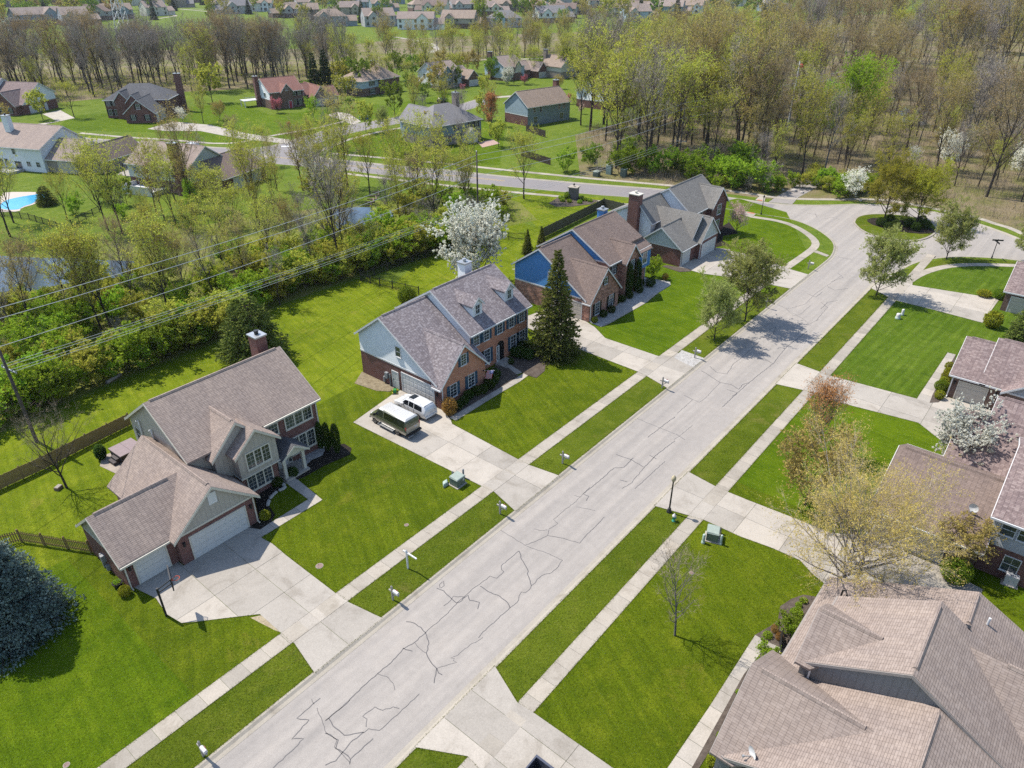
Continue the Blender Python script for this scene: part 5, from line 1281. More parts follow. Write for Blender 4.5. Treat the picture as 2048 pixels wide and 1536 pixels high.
L_BLU = m_leaf('needle_blue', c4(0.085, 0.125, 0.115), c4(0.19, 0.245, 0.225), 0.18, 0.0)
L_BOX = m_leaf('leaf_box', c4(0.031, 0.059, 0.014), c4(0.067, 0.105, 0.020), 0.2)
L_YBX = m_leaf('leaf_yellow_box', c4(0.182, 0.203, 0.017), c4(0.280, 0.280, 0.028), 0.25)
TW_GRY = m_bark('twig_grey', c4(0.235, 0.20, 0.17), c4(0.35, 0.305, 0.265))
TW_BRN = m_bark('twig_brown', c4(0.235, 0.185, 0.13), c4(0.33, 0.265, 0.19))
TW_PAL = m_bark('twig_birch', c4(0.36, 0.29, 0.19), c4(0.48, 0.41, 0.30))

def rot_about(v, k, a):
    c, s = math.cos(a), math.sin(a)
    return v * c + np.cross(k, v) * s + k * np.dot(k, v) * (1 - c)
class Plant:
    """grows stems as tapered tubes, fine twigs as slivers and leaves as small blades"""
    def __init__(s, seed):
        s.r = np.random.default_rng(seed); s.tv = []; s.tf = []; s.n = 0
        s.S = []; s.E = []; s.W = []; s.LC = []; s.LS = []; s.LD = []
    def tube(s, P, r0, r1, sides):
        P = np.asarray(P); n = len(P)
        T = np.gradient(P, axis=0); T /= np.linalg.norm(T, axis=1)[:, None] + 1e-9
        ref = np.array([0.31, 0.17, 0.05]) if abs(T[0][2]) > .8 else np.array([0, 0, 1.])
        U = np.cross(T, ref); U /= np.linalg.norm(U, axis=1)[:, None] + 1e-9
        V = np.cross(T, U); rad = np.linspace(r0, r1, n)
        a = np.arange(sides) * 2 * math.pi / sides
        ring = P[:, None, :] + rad[:, None, None] * (U[:, None, :] * np.cos(a)[None, :, None] + V[:, None, :] * np.sin(a)[None, :, None])
        s.tv.append(ring.reshape(-1, 3))
        i = np.arange(n - 1)[:, None] * sides; j = np.arange(sides)[None, :]; k = (j + 1) % sides
        s.tf.append(np.stack([i + j, i + k, i + sides + k, i + sides + j], -1).reshape(-1, 4) + s.n)
        s.n += n * sides
    def path(s, p, d, L, n, up, wob):
        P = [p]; d = d / np.linalg.norm(d)
        for _ in range(n):
            d = d + np.array([0, 0, up / n]) + s.r.normal(0, wob, 3); d /= np.linalg.norm(d)
            p = p + d * (L / n); P.append(p)
        return np.array(P), d
    def side(s, d, ang):
        k = np.cross(d, s.r.normal(0, 1, 3)); k /= np.linalg.norm(k) + 1e-9
        return rot_about(d, k, ang)
    def leaves(s, C, size, d=None):
        s.LC.append(C); s.LS.append(s.r.uniform(.7, 1.3, len(C)) * size)
    def sliv(s, S, E, w): s.S.append(S); s.E.append(E); s.W.append(np.full(len(S), w))
    def mesh_wood(s, name, m):
        return np_mesh(name, np.concatenate(s.tv), [np.concatenate(s.tf)], [m])
    def mesh_crown(s, name, mats, leaf_first=False, smooth=False):
        V, F, MI = [], [], []; k = 0
        if s.S:
            S, E, W = np.concatenate(s.S), np.concatenate(s.E), np.concatenate(s.W)
            d = E - S; p = np.cross(d, s.r.normal(0, 1, d.shape)); p /= np.linalg.norm(p, axis=1)[:, None] + 1e-9
            V.append(np.stack([S - p * W[:, None] / 2, S + p * W[:, None] / 2, E + p * W[:, None] / 6], 1).reshape(-1, 3))
            F.append(np.arange(len(S) * 3).reshape(-1, 3)); MI.append(np.zeros(len(S), np.int32)); k = len(S) * 3
        if s.LC:
            C, Z = np.concatenate(s.LC), np.concatenate(s.LS)
            a = s.r.normal(0, 1, C.shape); a /= np.linalg.norm(a, axis=1)[:, None]
            b = np.cross(a, s.r.normal(0, 1, C.shape)); b /= np.linalg.norm(b, axis=1)[:, None]
            a *= Z[:, None]; b *= Z[:, None] * .62
            V.append(np.stack([C - a, C - b, C + a, C + b], 1).reshape(-1, 3))
            F.append(np.arange(len(C) * 4).reshape(-1, 4) + k); MI.append(np.full(len(C), 1 if s.S else 0, np.int32))
        return np_mesh(name, np.concatenate(V), F, mats if s.S else mats[-1:], MI)
def np_mesh(name, V, Fs, mats, MI=None, smooth=False):
    me = bpy.data.meshes.new(name)
    tot = np.concatenate([np.full(len(f), f.shape[1], np.int32) for f in Fs]); li = np.concatenate([f.ravel() for f in Fs]).astype(np.int32)
    me.vertices.add(len(V)); me.vertices.foreach_set('co', V.astype(np.float32).ravel())
    me.loops.add(len(li)); me.loops.foreach_set('vertex_index', li)
    me.polygons.add(len(tot)); me.polygons.foreach_set('loop_start', np.concatenate([[0], np.cumsum(tot)[:-1]]).astype(np.int32))
    if hasattr(me.polygons[0], 'loop_total'):
        try: me.polygons.foreach_set('loop_total', tot)
        except Exception: pass
    for m in mats: me.materials.append(m)
    if MI is not None: me.polygons.foreach_set('material_index', np.concatenate(MI))
    me.update(calc_edges=True)
    return me

def deciduous(seed, H, r0, cb, spread, n1=12, n2=7, n3=5, prof='oval', ang=(30, 62), up=.5, nl=0, ls=.12, lr=.35, twig=3, tw=.02, twl=.6, stems=1, wob=.06, n_up=.95, sides=7, whorl=0):
    """one tree: stems, limbs, branches and twigs; nl leaves about the end of every branch"""
    p = Plant(seed); r = p.r; gold = 2.399963
    for st in range(stems):
        lean = np.array([0., 0., 1.])
        if stems > 1:
            a = st * 2 * math.pi / stems + r.uniform(-.4, .4); lean = np.array([math.cos(a) * .28, math.sin(a) * .28, 1.])
        T, _ = p.path(np.array([0, 0, -.15]) + np.array([lean[0], lean[1], 0]) * .4, lean, H * n_up, 9, .1 if stems == 1 else .25, wob * .5)
        p.tube(T, r0 * (.75 if stems > 1 else 1), r0 * .12, sides)
        m1 = n1 if stems == 1 else max(5, n1 // stems + 1)
        az0 = r.uniform(0, 6.28)
        for i in range(m1):
            t = cb + (1 - cb) * ((i + .5) / m1) ** .9
            x = (t - cb) / (1 - cb)
            f = {'oval': math.sin(math.pi * min(1, .16 + .8 * x)) ** .7, 'vase': .35 + .65 * x ** .6 if x < .8 else 1 - (x - .8) * 2.2, 'cone': 1.05 - .85 * x, 'round': math.sin(math.pi * min(1, .22 + .72 * x)) ** .5}[prof]
            q = t * 9; j = min(8, int(q)); s0 = T[j] + (T[j + 1] - T[j]) * (q - j)
            a = az0 + i * gold + r.uniform(-.3, .3); th = R(r.uniform(*ang)) * (1 - .35 * x)
            d = np.array([math.cos(a) * math.sin(th), math.sin(a) * math.sin(th), math.cos(th)])
            L = spread * f * r.uniform(.82, 1.12) / max(.55, math.sin(th)) * .85
            B, dd = p.path(s0, d, L, 6, up, wob)
            rb = r0 * (1 - .72 * t) * .55 * (.6 if stems > 1 else 1)
            p.tube(B, rb, rb * .2, 5)
            for k in range(n2):
                u = .28 + .72 * (k + r.uniform(.2, .8)) / n2; q2 = u * 6; j2 = min(5, int(q2))
                s1 = B[j2] + (B[j2 + 1] - B[j2]) * (q2 - j2)
                d1 = p.side(B[j2 + 1] - B[j2], R(r.uniform(25, 60))); d1 = d1 / np.linalg.norm(d1) + np.array([0, 0, .25])
                L1 = L * r.uniform(.28, .5) * (1.15 - .5 * u)
                C, d2 = p.path(s1, d1, L1, 3, up * .6, wob * 1.6)
                rc = rb * .32 * (1.1 - .6 * u)
                p.tube(C, rc, rc * .3, 3)
                m = n3
                v = r.uniform(.25, 1, m) * 3; jj = np.minimum(2, v.astype(int)); s2 = C[jj] + (C[jj + 1] - C[jj]) * (v - jj)[:, None]
                dv = (C[jj + 1] - C[jj]); dv /= np.linalg.norm(dv, axis=1)[:, None]
                dv = dv + r.normal(0, .55, (m, 3)) + np.array([0, 0, .18]); dv /= np.linalg.norm(dv, axis=1)[:, None]
                L2 = L1 * r.uniform(.35, .7, m); e2 = s2 + dv * L2[:, None]
                p.sliv(s2, e2, max(tw * 1.8, rc * .5))
                if twig:
                    a_ = np.repeat(s2, twig, 0); b_ = np.repeat(e2, twig, 0); w_ = r.uniform(.25, 1, (m * twig, 1)); s3 = a_ + (b_ - a_) * w_
                    e3 = s3 + (np.repeat(dv, twig, 0) * .6 + r.normal(0, .5, (m * twig, 3)) + np.array([0, 0, .15])) * twl * r.uniform(.5, 1.1, (m * twig, 1))
                    p.sliv(s3, e3, tw)
                    ends, base = e3, s3
                else: ends, base = e2, s2
                if nl:
                    c = np.repeat(np.arange(len(ends)), nl); w_ = r.uniform(.5, 1.08, (len(c), 1))
                    p.leaves(base[c] + (ends[c] - base[c]) * w_ + r.normal(0, lr * .26, (len(c), 3)), ls)
    return p
def conifer(seed, H, rad, layers, per, ls=.11, droop=.28, tip=.04, skirt=.25, dens=16, pw=.9, reach=2.6):
    p = Plant(seed); r = p.r
    p.tube(np.array([[0, 0, -.1], [0, 0, H * .5], [0, 0, H * .99]]), rad * .055 + .06, .015, 7)
    for i in range(layers):
        t = (i + r.uniform(0, .7)) / layers; z = skirt + (H - skirt) * t
        Rz = rad * ((1 - t) ** pw + tip) * r.uniform(.85, 1.12)
        n = max(4, int(per * (1 - .65 * t)))
        for k in range(n):
            a = 6.283 * (k + r.uniform(-.4, .4)) / n + i * 1.3
            L = Rz * r.uniform(.78, 1.15); d = np.array([math.cos(a), math.sin(a), 0])
            u = np.linspace(0, 1, 5)[:, None]
            B = np.array([0, 0, z]) + d * L * u + np.array([0, 0, 1]) * (-droop * L * u ** 1.2 + droop * .75 * L * np.maximum(0, u - .55) ** 1.3)
            p.tube(B, .02 + .01 * L, .005, 3)
            m = int(dens * (L / rad + .35)); v = r.uniform(.18, 1, m) ** .75 * 4; j = np.minimum(3, v.astype(int))
            C = B[j] + (B[j + 1] - B[j]) * (v - j)[:, None]
            wid = (.22 * L * (1.1 - v / 4.6))[:, None]
            side = np.array([-d[1], d[0], 0]) * r.normal(0, 1, (m, 1)) * wid
            C = C + side + r.normal(0, .05, (m, 3)) + np.array([0, 0, -1]) * np.abs(r.normal(0, .05 * L + .02, (m, 1)))
            # sprays of needles: slivers reaching outwards and slightly down
            E = C + (d * .8 + side / (wid + .05) * .35 + r.normal(0, .3, (m, 3)) + np.array([0, 0, -.08])) * ls * reach
            p.sliv(C, E, ls * 1.05)
            p.leaves(C + (E - C) * .4, ls * .8)
    return p
def bush(seed, rx, ry, rz, n, ls, stems=7, shell=.45, lump=.18, core=True):
    p = Plant(seed); r = p.r
    for k in range(stems):
        a = k * 2.4; T, _ = p.path(np.array([0, 0, -.05]), np.array([math.cos(a) * .5 * rx / rz, math.sin(a) * .5 * ry / rz, 1]), rz * 1.25, 4, .2, .1)
        p.tube(T, .02 + .012 * rz, .006, 4)
    d = r.normal(0, 1, (n, 3)); d /= np.linalg.norm(d, axis=1)[:, None]
    # lumps: the outline swells and dips
    L = r.normal(0, 1, (9, 3)); L /= np.linalg.norm(L, axis=1)[:, None]
    sw = 1 + lump * (np.max(d @ L.T, axis=1) * 2 - 1.5)
    q = (r.uniform(shell ** 3, 1, n) ** (1 / 3) * sw)[:, None]
    C = d * q * np.array([rx, ry, rz * .62]) + np.array([0, 0, rz * .6])
    C[:, 2] = np.maximum(C[:, 2], .03)
    p.leaves(C, ls)
    return p
PROTO = {}
def proto(key, name, p, bark, mats):
    w = p.mesh_wood('trunk', bark) if p.tv else None
    c = p.mesh_crown('crown', mats)
    PROTO[key] = (name, w, c)
def plant(key, x, y, label, cat='tree', group=None, sc=1.0, rz=0.0, z=0.0, name=None, crown='crown', stem='trunk'):
    nm, w, c = PROTO[key]
    o = tag(empty(name or nm, x, y, z, rz), label, cat, group)
    o.scale = (sc, sc, sc) if not isinstance(sc, tuple) else sc
    if w: inst(stem, w, o)
    inst(crown, c, o)
    return o
# -- tall trees of the woods, seen from far: fewer, broader twigs
for k in range(3):
    proto(f'bare{k}', 'bare_tree', deciduous(100 + k, 18, .30, .34, 6.4 + .5 * k, 13 + 2 * k, 8, 5, ('vase', 'oval', 'round')[k], ((18, 42), (22, 50), (26, 56))[k], .55, twig=4, tw=.042, twl=1.1), (BARK, BARKG, BARK)[k], [TW_GRY])
    proto(f'gold{k}', 'budding_tree', deciduous(120 + k, 19, .32, .30, 7.6 + .5 * k, 14 + 2 * k, 8, 5, ('vase', 'round', 'oval')[k], ((20, 50), (28, 60), (22, 48))[k], .5, nl=2, ls=.13, lr=.5, twig=4, tw=.04, twl=1.0), BARKG if k == 2 else BARK, [TW_BRN, L_GOLD if k != 1 else L_BRN])
    proto(f'yg{k}', 'leafing_tree', deciduous(140 + k, 15, .25, .28, 6.0 + .5 * k, 15, 8, 5, ('oval', 'vase', 'round')[k], (24, 52), .5, nl=2, ls=.15, lr=.45, twig=3, tw=.028, twl=.8), BARK, [TW_BRN, L_YG])
for k in range(2):
    proto(f'far{k}', 'far_tree', deciduous(160 + k, 10, .18, .18, 5.4, 13, 6, 4, 'round', (35, 70), .35, nl=5, ls=.3, lr=.6, twig=2, tw=.04, twl=.7), BARK, [TW_BRN, L_YG if k else L_GRN])
proto('fargold', 'far_tree', deciduous(163, 9, .18, .2, 5.2, 13, 6, 4, 'round', (35, 70), .35, nl=4, ls=.26, lr=.6, twig=2, tw=.04, twl=.7), BARK, [TW_BRN, L_GOLD])
proto('vivid', 'leafing_tree', deciduous(170, 21, .3, .28, 8.0, 18, 8, 6, 'oval', (25, 52), .5, nl=4, ls=.2, lr=.6, twig=3, tw=.03, twl=.9), BARK, [TW_BRN, L_VIV])
proto('lime', 'leafing_tree', deciduous(171, 8, .16, .24, 4.8, 15, 8, 6, 'round', (30, 60), .4, nl=5, ls=.13, lr=.4, twig=3, tw=.02, twl=.6), BARKG, [TW_BRN, L_LIME])
# -- near trees
for k in range(2):
    proto(f'pear{k}', 'pear_tree', deciduous(200 + k, 7.4, .13, .12, 5.3, 26, 10, 7, 'round', (38, 74), .6, nl=9, ls=.085, lr=.28, twig=3, tw=.012, twl=.42), BARK, [TW_BRN, L_PEAR])
for k in range(2):
    proto(f'locust{k}', 'honey_locust', deciduous(210 + k, 8.6, .2, .16, 6.4, 22, 10, 8, 'round', (42, 78), .35, nl=6, ls=.095, lr=.35, twig=4, tw=.014, twl=.55), BARK, [TW_BRN, L_OLV])
proto('white0', 'blossom_tree', deciduous(220, 5.6, .13, .08, 4.6, 28, 10, 6, 'round', (35, 80), .45, nl=14, ls=.11, lr=.14, twig=2, tw=.012, twl=.4), BARK, [TW_BRN, L_WHT])
proto('white1', 'blossom_tree', deciduous(221, 6.4, .14, .16, 4.2, 18, 8, 5, 'round', (30, 70), .5, nl=7, ls=.105, lr=.2, twig=2, tw=.014, twl=.5), BARKG, [TW_BRN, L_WHT])
proto('pink0', 'blossom_tree', deciduous(222, 4.2, .12, .12, 3.4, 20, 8, 5, 'round', (35, 75), .45, nl=6, ls=.11, lr=.2, twig=2, tw=.016, twl=.4), BARK, [TW_BRN, L_PNK])
proto('ppink', 'blossom_tree', deciduous(223, 5.0, .12, .18, 3.4, 18, 8, 5, 'round', (30, 70), .5, nl=3, ls=.085, lr=.25, twig=3, tw=.014, twl=.42), BARK, [TW_BRN, L_PPNK])
proto('orange', 'budding_maple', deciduous(224, 7.2, .12, .14, 3.6, 24, 9, 6, 'oval', (22, 50), .8, nl=2, ls=.07, lr=.16, twig=3, tw=.014, twl=.5), BARKG, [TW_BRN, L_ORG])
proto('birch', 'birch_tree', deciduous(225, 10.8, .36, .24, 10.5, 28, 10, 8, 'round', (28, 72), .2, nl=3, ls=.075, lr=.3, twig=4, tw=.014, twl=.75, stems=1, wob=.08), BARKW, [TW_PAL, L_BIR])
proto('yardbare', 'bare_tree', deciduous(226, 8.2, .17, .22, 5.0, 18, 8, 5, 'round', (30, 65), .5, twig=3, tw=.014, twl=.6, wob=.08), BARK, [TW_BRN])
proto('sapling', 'bare_tree', deciduous(227, 6.0, .075, .18, 1.9, 22, 7, 4, 'oval', (30, 62), .6, twig=2, tw=.010, twl=.4), BARKG, [TW_BRN])
proto('gbush', 'budding_tree', deciduous(228, 5.0, .1, .1, 3.6, 20, 8, 5, 'round', (35, 72), .35, nl=3, ls=.1, lr=.25, twig=3, tw=.014, twl=.45), BARK, [TW_BRN, L_GOLD])
proto('redmaple', 'budding_maple', deciduous(229, 9.0, .14, .24, 2.4, 15, 7, 5, 'oval', (22, 48), .7, nl=3, ls=.13, lr=.3, twig=2, tw=.02, twl=.6), BARK, [TW_BRN, L_ORG])
# -- conifers
proto('spruce', 'spruce_tree', conifer(300, 9.2, 2.4, 36, 14, .13, .26, .03, .3, 21, .95, 2.2), BARK, [L_SPR, L_SPR])
proto('bluespruce', 'blue_spruce', conifer(301, 10.8, 4.2, 34, 36, .12, .32, .02, .15, 60, .7, 1.4), BARK, [L_BLU, L_BLU])
proto('darkspruce', 'spruce_tree', conifer(302, 12, 2.9, 30, 13, .22, .28, .04, .5, 16), BARK, [L_DSP, L_DSP])
proto('yew', 'evergreen_tree', conifer(303, 5.6, 2.6, 22, 14, .14, -.1, .12, .2, 22, .6), BARK, [L_SPR, L_SPR])
proto('arbor', 'arborvitae', bush(304, .42, .42, 2.7, 3200, .055, 3, .6, .06), BARK, [L_BOX])
# -- shrubs
for k in range(3):
    proto(f'brush{k}', 'shrub', deciduous(320 + k, 3.2, .05, .04, 1.9, 13, 6, 4, 'round', (30, 75), .4, nl=5, ls=.12, lr=.3, twig=2, tw=.014, twl=.4, stems=3), BARK, [TW_BRN, (L_GRN, L_VIV, L_YG)[k]])
proto('barebrush', 'shrub', deciduous(324, 3.6, .05, .04, 1.9, 14, 6, 5, 'vase', (20, 55), .4, twig=3, tw=.016, twl=.55, stems=3), BARK, [TW_GRY])
for k in range(2): proto(f'box{k}', 'box_shrub', bush(330 + k, .62, .62, .95, 1900, .05, 5, .6, .08), BARK, [L_BOX])
proto('ybox', 'gold_shrub', bush(333, .48, .48, .75, 1500, .045, 5, .6, .08), BARK, [L_YBX])
proto('gball', 'round_shrub', bush(334, 1.15, 1.15, 1.75, 3600, .075, 6, .6, .1), BARK, [L_GRN])
proto('rust', 'rust_shrub', bush(335, .7, .7, 1.3, 2200, .045, 9, .5, .12), BARK, [m_leaf('rust_leaf', c4(0.256, 0.136, 0.032), c4(0.320, 0.192, 0.056), .3)])
proto('low', 'low_plant', bush(336, .38, .38, .4, 500, .05, 4, .3, .2), BARK, [L_VIV])
# ------------------------------------------------------------------ planting plan
rp = random.Random(7)
def at(px, py): return G(px, py)
def put(key, px, py, label, top=None, cat='tree', group=None, sc=None, rz=None, world=False, z=0.0):
    x, y = (px, py) if world else G(px, py)
    if sc is None:
        sc = 1.0
        if top is not None:
            co = PROTO[key][2].vertices
            Hn = max(PROTO_H.setdefault(key, max(v.co.z for v in co)), .1)
            sc = max(.2, hgt(*top, x, y) / Hn)
    return plant(key, x, y, label, cat, group, sc, rp.uniform(0, 6.28) if rz is None else rz, z)
PROTO_H = {}
# street trees and yards
put('pear0', 1428, 680, 'small pear tree just leafing out on the verge, in front of its taller neighbour', (1438, 536))
put('pear1', 1490, 642, 'taller leafing pear tree on the left verge beside the mailbox', (1506, 468))
put('pear1', 1752, 592, 'full round pear tree on the right verge shading the driveway', (1765, 446))
put('pear0', 1892, 519, 'leafing pear tree by the loop, left of the dark cross post', (1908, 386))
put('pear1', 2052, 524, 'leafing pear tree cut by the right edge of the picture', (2060, 418))
put('locust0', 1768, 440, 'left olive-green tree of the pair on the planted island', (1790, 292))
put('locust1', 1832, 448, 'right olive-green tree of the pair on the planted island', (1850, 300))
put('ppink', 1472, 467, 'pale pink blossom tree at the corner of the grey-roofed house', (1470, 398))
put('white0', 950, 572, 'rounded white blossom tree behind the dormered brick house', sc=1.12)
put('white0', 1905, 948, 'broad white blossom tree in front of the brick garage at right', (1925, 782))
put('spruce', 1110, 708, 'shaggy spruce tree between the orange brick and blue houses', (1108, 498))
put('bluespruce', 22, 1258, 'big blue spruce at the left edge of the nearest lawn', sc=.95)
put('yew', 512, 718, 'dark evergreen tree behind the brick chimney of the nearest house', (512, 590))
put('spruce', 2046, 690, 'dark spruce at the right edge beside the pale driveway', (2050, 536))
put('yardbare', 134, 976, 'bare spreading tree on the lawn inside the wooden fence', (85, 775))
put('sapling', 1350, 1271, 'slender bare tree casting a shadow on the lawn at right', (1362, 1075))
put('birch', 1672, 1196, 'three-stemmed birch with golden catkins, leaning over the drive', (1640, 850), rz=.6)
put('birch', 1712, 1168, 'birch leaning right over the brown garage roof', (1860, 905), rz=2.2)
put('gbush', 1610, 1010, 'golden budding tree at the left of the birches', (1600, 870), sc=1.0)
put('orange', 1632, 905, 'maple with orange bud tips beside the right sidewalk', (1640, 734))
put('gbush', 1905, 1135, 'amber budding shrub tree by the air conditioner', (1930, 1050), sc=.62)
put('white1', 1040, 560, 'small whitish blossom tree beside the blue gable', (1030, 515))
put('spruce', 1082, 520, 'left of two young evergreens behind the blue house', (1085, 452))
put('spruce', 1055, 508, 'right-leaning young evergreen by the black fence corner', (1050, 458))
put('gball', 815, 606, 'clipped round green shrub behind the dormered house', (812, 573), 'shrub')
put('brush1', 1306, 555, 'bright green shrub between the blue house and its neighbour', (1300, 510), 'shrub')
put('rust', 1330, 560, 'low rust-coloured shrub on the gravel corner', None, 'shrub', sc=.7)
for i, (px, py) in enumerate([(643, 897), (657, 901), (675, 905)]):
    put('arbor', px, py, ['left', 'middle', 'right'][i] + ' of three narrow arborvitae at the house corner', None, 'shrub', 'arborvitae beside the nearest house', sc=.95 + .04 * i)
put('arbor', 205, 918, 'small dark cone evergreen beside the hot tub', None, 'shrub', sc=(1.3, 1.3, .5))
for i, (px, py, lab) in enumerate([(588, 952, 'boxwood ball right of the porch steps'), (556, 972, 'boxwood ball left of the front walk'), (532, 1038, 'bright yellow-green ball shrub by the garage corner')]):
    put('box0' if i < 2 else 'ybox', px, py, lab, None, 'shrub', sc=.8 if i < 2 else 1.0)
put('ybox', 252, 1190, 'round yellow-green shrub at the third garage bay', None, 'shrub', sc=.95)
for i, (px, py) in enumerate(zm(690, 480, 3.658)([(830, 1235), (870, 1205), (905, 1165), (960, 1135), (1010, 1120), (1060, 1085), (1090, 1050), (1100, 1010), (1050, 1060)])):
    put(f'box{i % 2}', px, py, f'dark clipped shrub in the foundation row of the dormered house', None, 'shrub', 'foundation shrubs of the dormered house', sc=rp.uniform(.85, 1.1))
for i, (px, py) in enumerate(zm(690, 480, 3.658)([(1245, 850), (1290, 860), (1340, 870), (1300, 820), (1215, 905)])):
    put(f'box{i % 2}', px, py, 'large dark shrub right of the arched entry', None, 'shrub', 'shrubs right of the arched entry', sc=rp.uniform(1.0, 1.4) if i < 4 else .6)
put('rust', *zm(690, 480, 3.658)([(765, 1275)])[0], 'rusty brown rounded shrub at the garage corner of the dormered house', None, 'shrub', sc=1.25)
for i, (px, py) in enumerate(zm(1010, 340, 4.0157)([(720, 1225), (790, 1180), (855, 1145), (940, 1060), (1000, 1030), (1165, 935), (1090, 930), (1080, 985)])):
    put('ybox' if i == 0 else f'box{i % 2}', px, py, 'yellow clipped shrub at the gravel corner of the blue house' if i == 0 else 'dark shrub in the white gravel of the blue house', None, 'shrub', None if i == 0 else 'shrubs in the gravel bed', sc=1.2 if i == 5 else .9)
for px, py, l in ((985, 1010, 'left'), (1050, 975, 'right')):
    put('arbor', *zm(1010, 340, 4.0157)([(px, py)])[0], l + ' tall narrow evergreen beside the arched entry of the blue house', None, 'shrub', sc=(1.5, 1.5, 1.5))
Z5 = zm(1640, 560, 5.0196)
for i, (px, py) in enumerate(Z5([(1290, 900), (1280, 960), (1255, 1000), (1235, 1050), (1205, 1110), (1190, 1190)])):
    put('ybox' if i != 4 else 'gball', px, py, ['first', 'second', 'third', 'fourth', 'largest', 'lowest'][i] + ' yellow-green shrub along the walk by the brick garage', None, 'shrub', sc=1.1 if i != 4 else .62)
put('ybox', *Z5([(1640, 165)])[0], 'low spreading shrub at the far driveway end', None, 'shrub', sc=(2, 2, 1.1))
put('gball', *Z5([(1785, 185)])[0], 'small round shrub beside the far garage', None, 'shrub', sc=.7)
put('ybox', *Z5([(1715, 470)])[0], 'round yellow-tipped shrub below the spruce at right', None, 'shrub', sc=2.4)
put('gball', 1905, 1160, 'flowering round shrub beside the driveway end', None, 'shrub', sc=.95)
Z3 = zm(1348, 1000, 2.866)
for i, (px, py, k, s) in enumerate([(650, 765, 'brush0', .42), (665, 800, 'brush1', .35), (515, 935, 'brush1', .38), (585, 955, 'ybox', 1.2), (740, 585, 'low', .8), (712, 610, 'low', .7), (705, 655, 'low', 1.1), (685, 650, 'low', .8), (535, 785, 'low', .9), (575, 755, 'rust', .42), (715, 715, 'low', .9), (265, 1360, 'low', .7), (215, 1510, 'ybox', .8), (370, 1110, 'low', .6), (600, 800, 'rust', .4)]):
    put(k, *Z3([(px, py)])[0], ['leafy shrub by the gabled porch', 'pale green shrub beside the porch roof', 'green shrub with red flowers in the entry bed', 'yellow-green clump at the front step', 'small perennial at the top of the mulch bed', 'pale tuft in the mulch bed', 'grey-green perennial clump', 'second grey-green perennial clump', 'low plant at the walk corner', 'dark rusty clump near the walk', 'green tuft against the gutter', 'tiny plant in the side bed', 'small shrub below the satellite dish', 'small tuft in the long side bed', 'ornamental rusty plant by the dark triangle'][i] + ' of the beige-roofed house', None, 'plant', sc=s)
for i, (px, py) in enumerate([(1778, 446), (1760, 452), (1790, 458), (1830, 462), (1850, 458), (1842, 448), (1815, 455), (1775, 462)]):
    put(f'box{i % 2}', px, py, 'dark low shrub in the island mulch', None, 'shrub', 'shrubs on the planted island', sc=1.4)
for i, (px, py) in enumerate(zm(650, 0, 2.926)([(1390, 1180), (1410, 1165), (1430, 1185), (1490, 1190), (1520, 1175), (1500, 1165), (1550, 1180), (1380, 1165)])):
    put('low', px, py, 'small green plant around the stone entrance pillar', None, 'plant', 'plants around the entrance pillar', sc=1.5)
put('gball', *zm(650, 0, 2.926)([(1420, 1165)])[0], 'round shrub beside the stone entrance pillar', None, 'shrub', sc=.7)
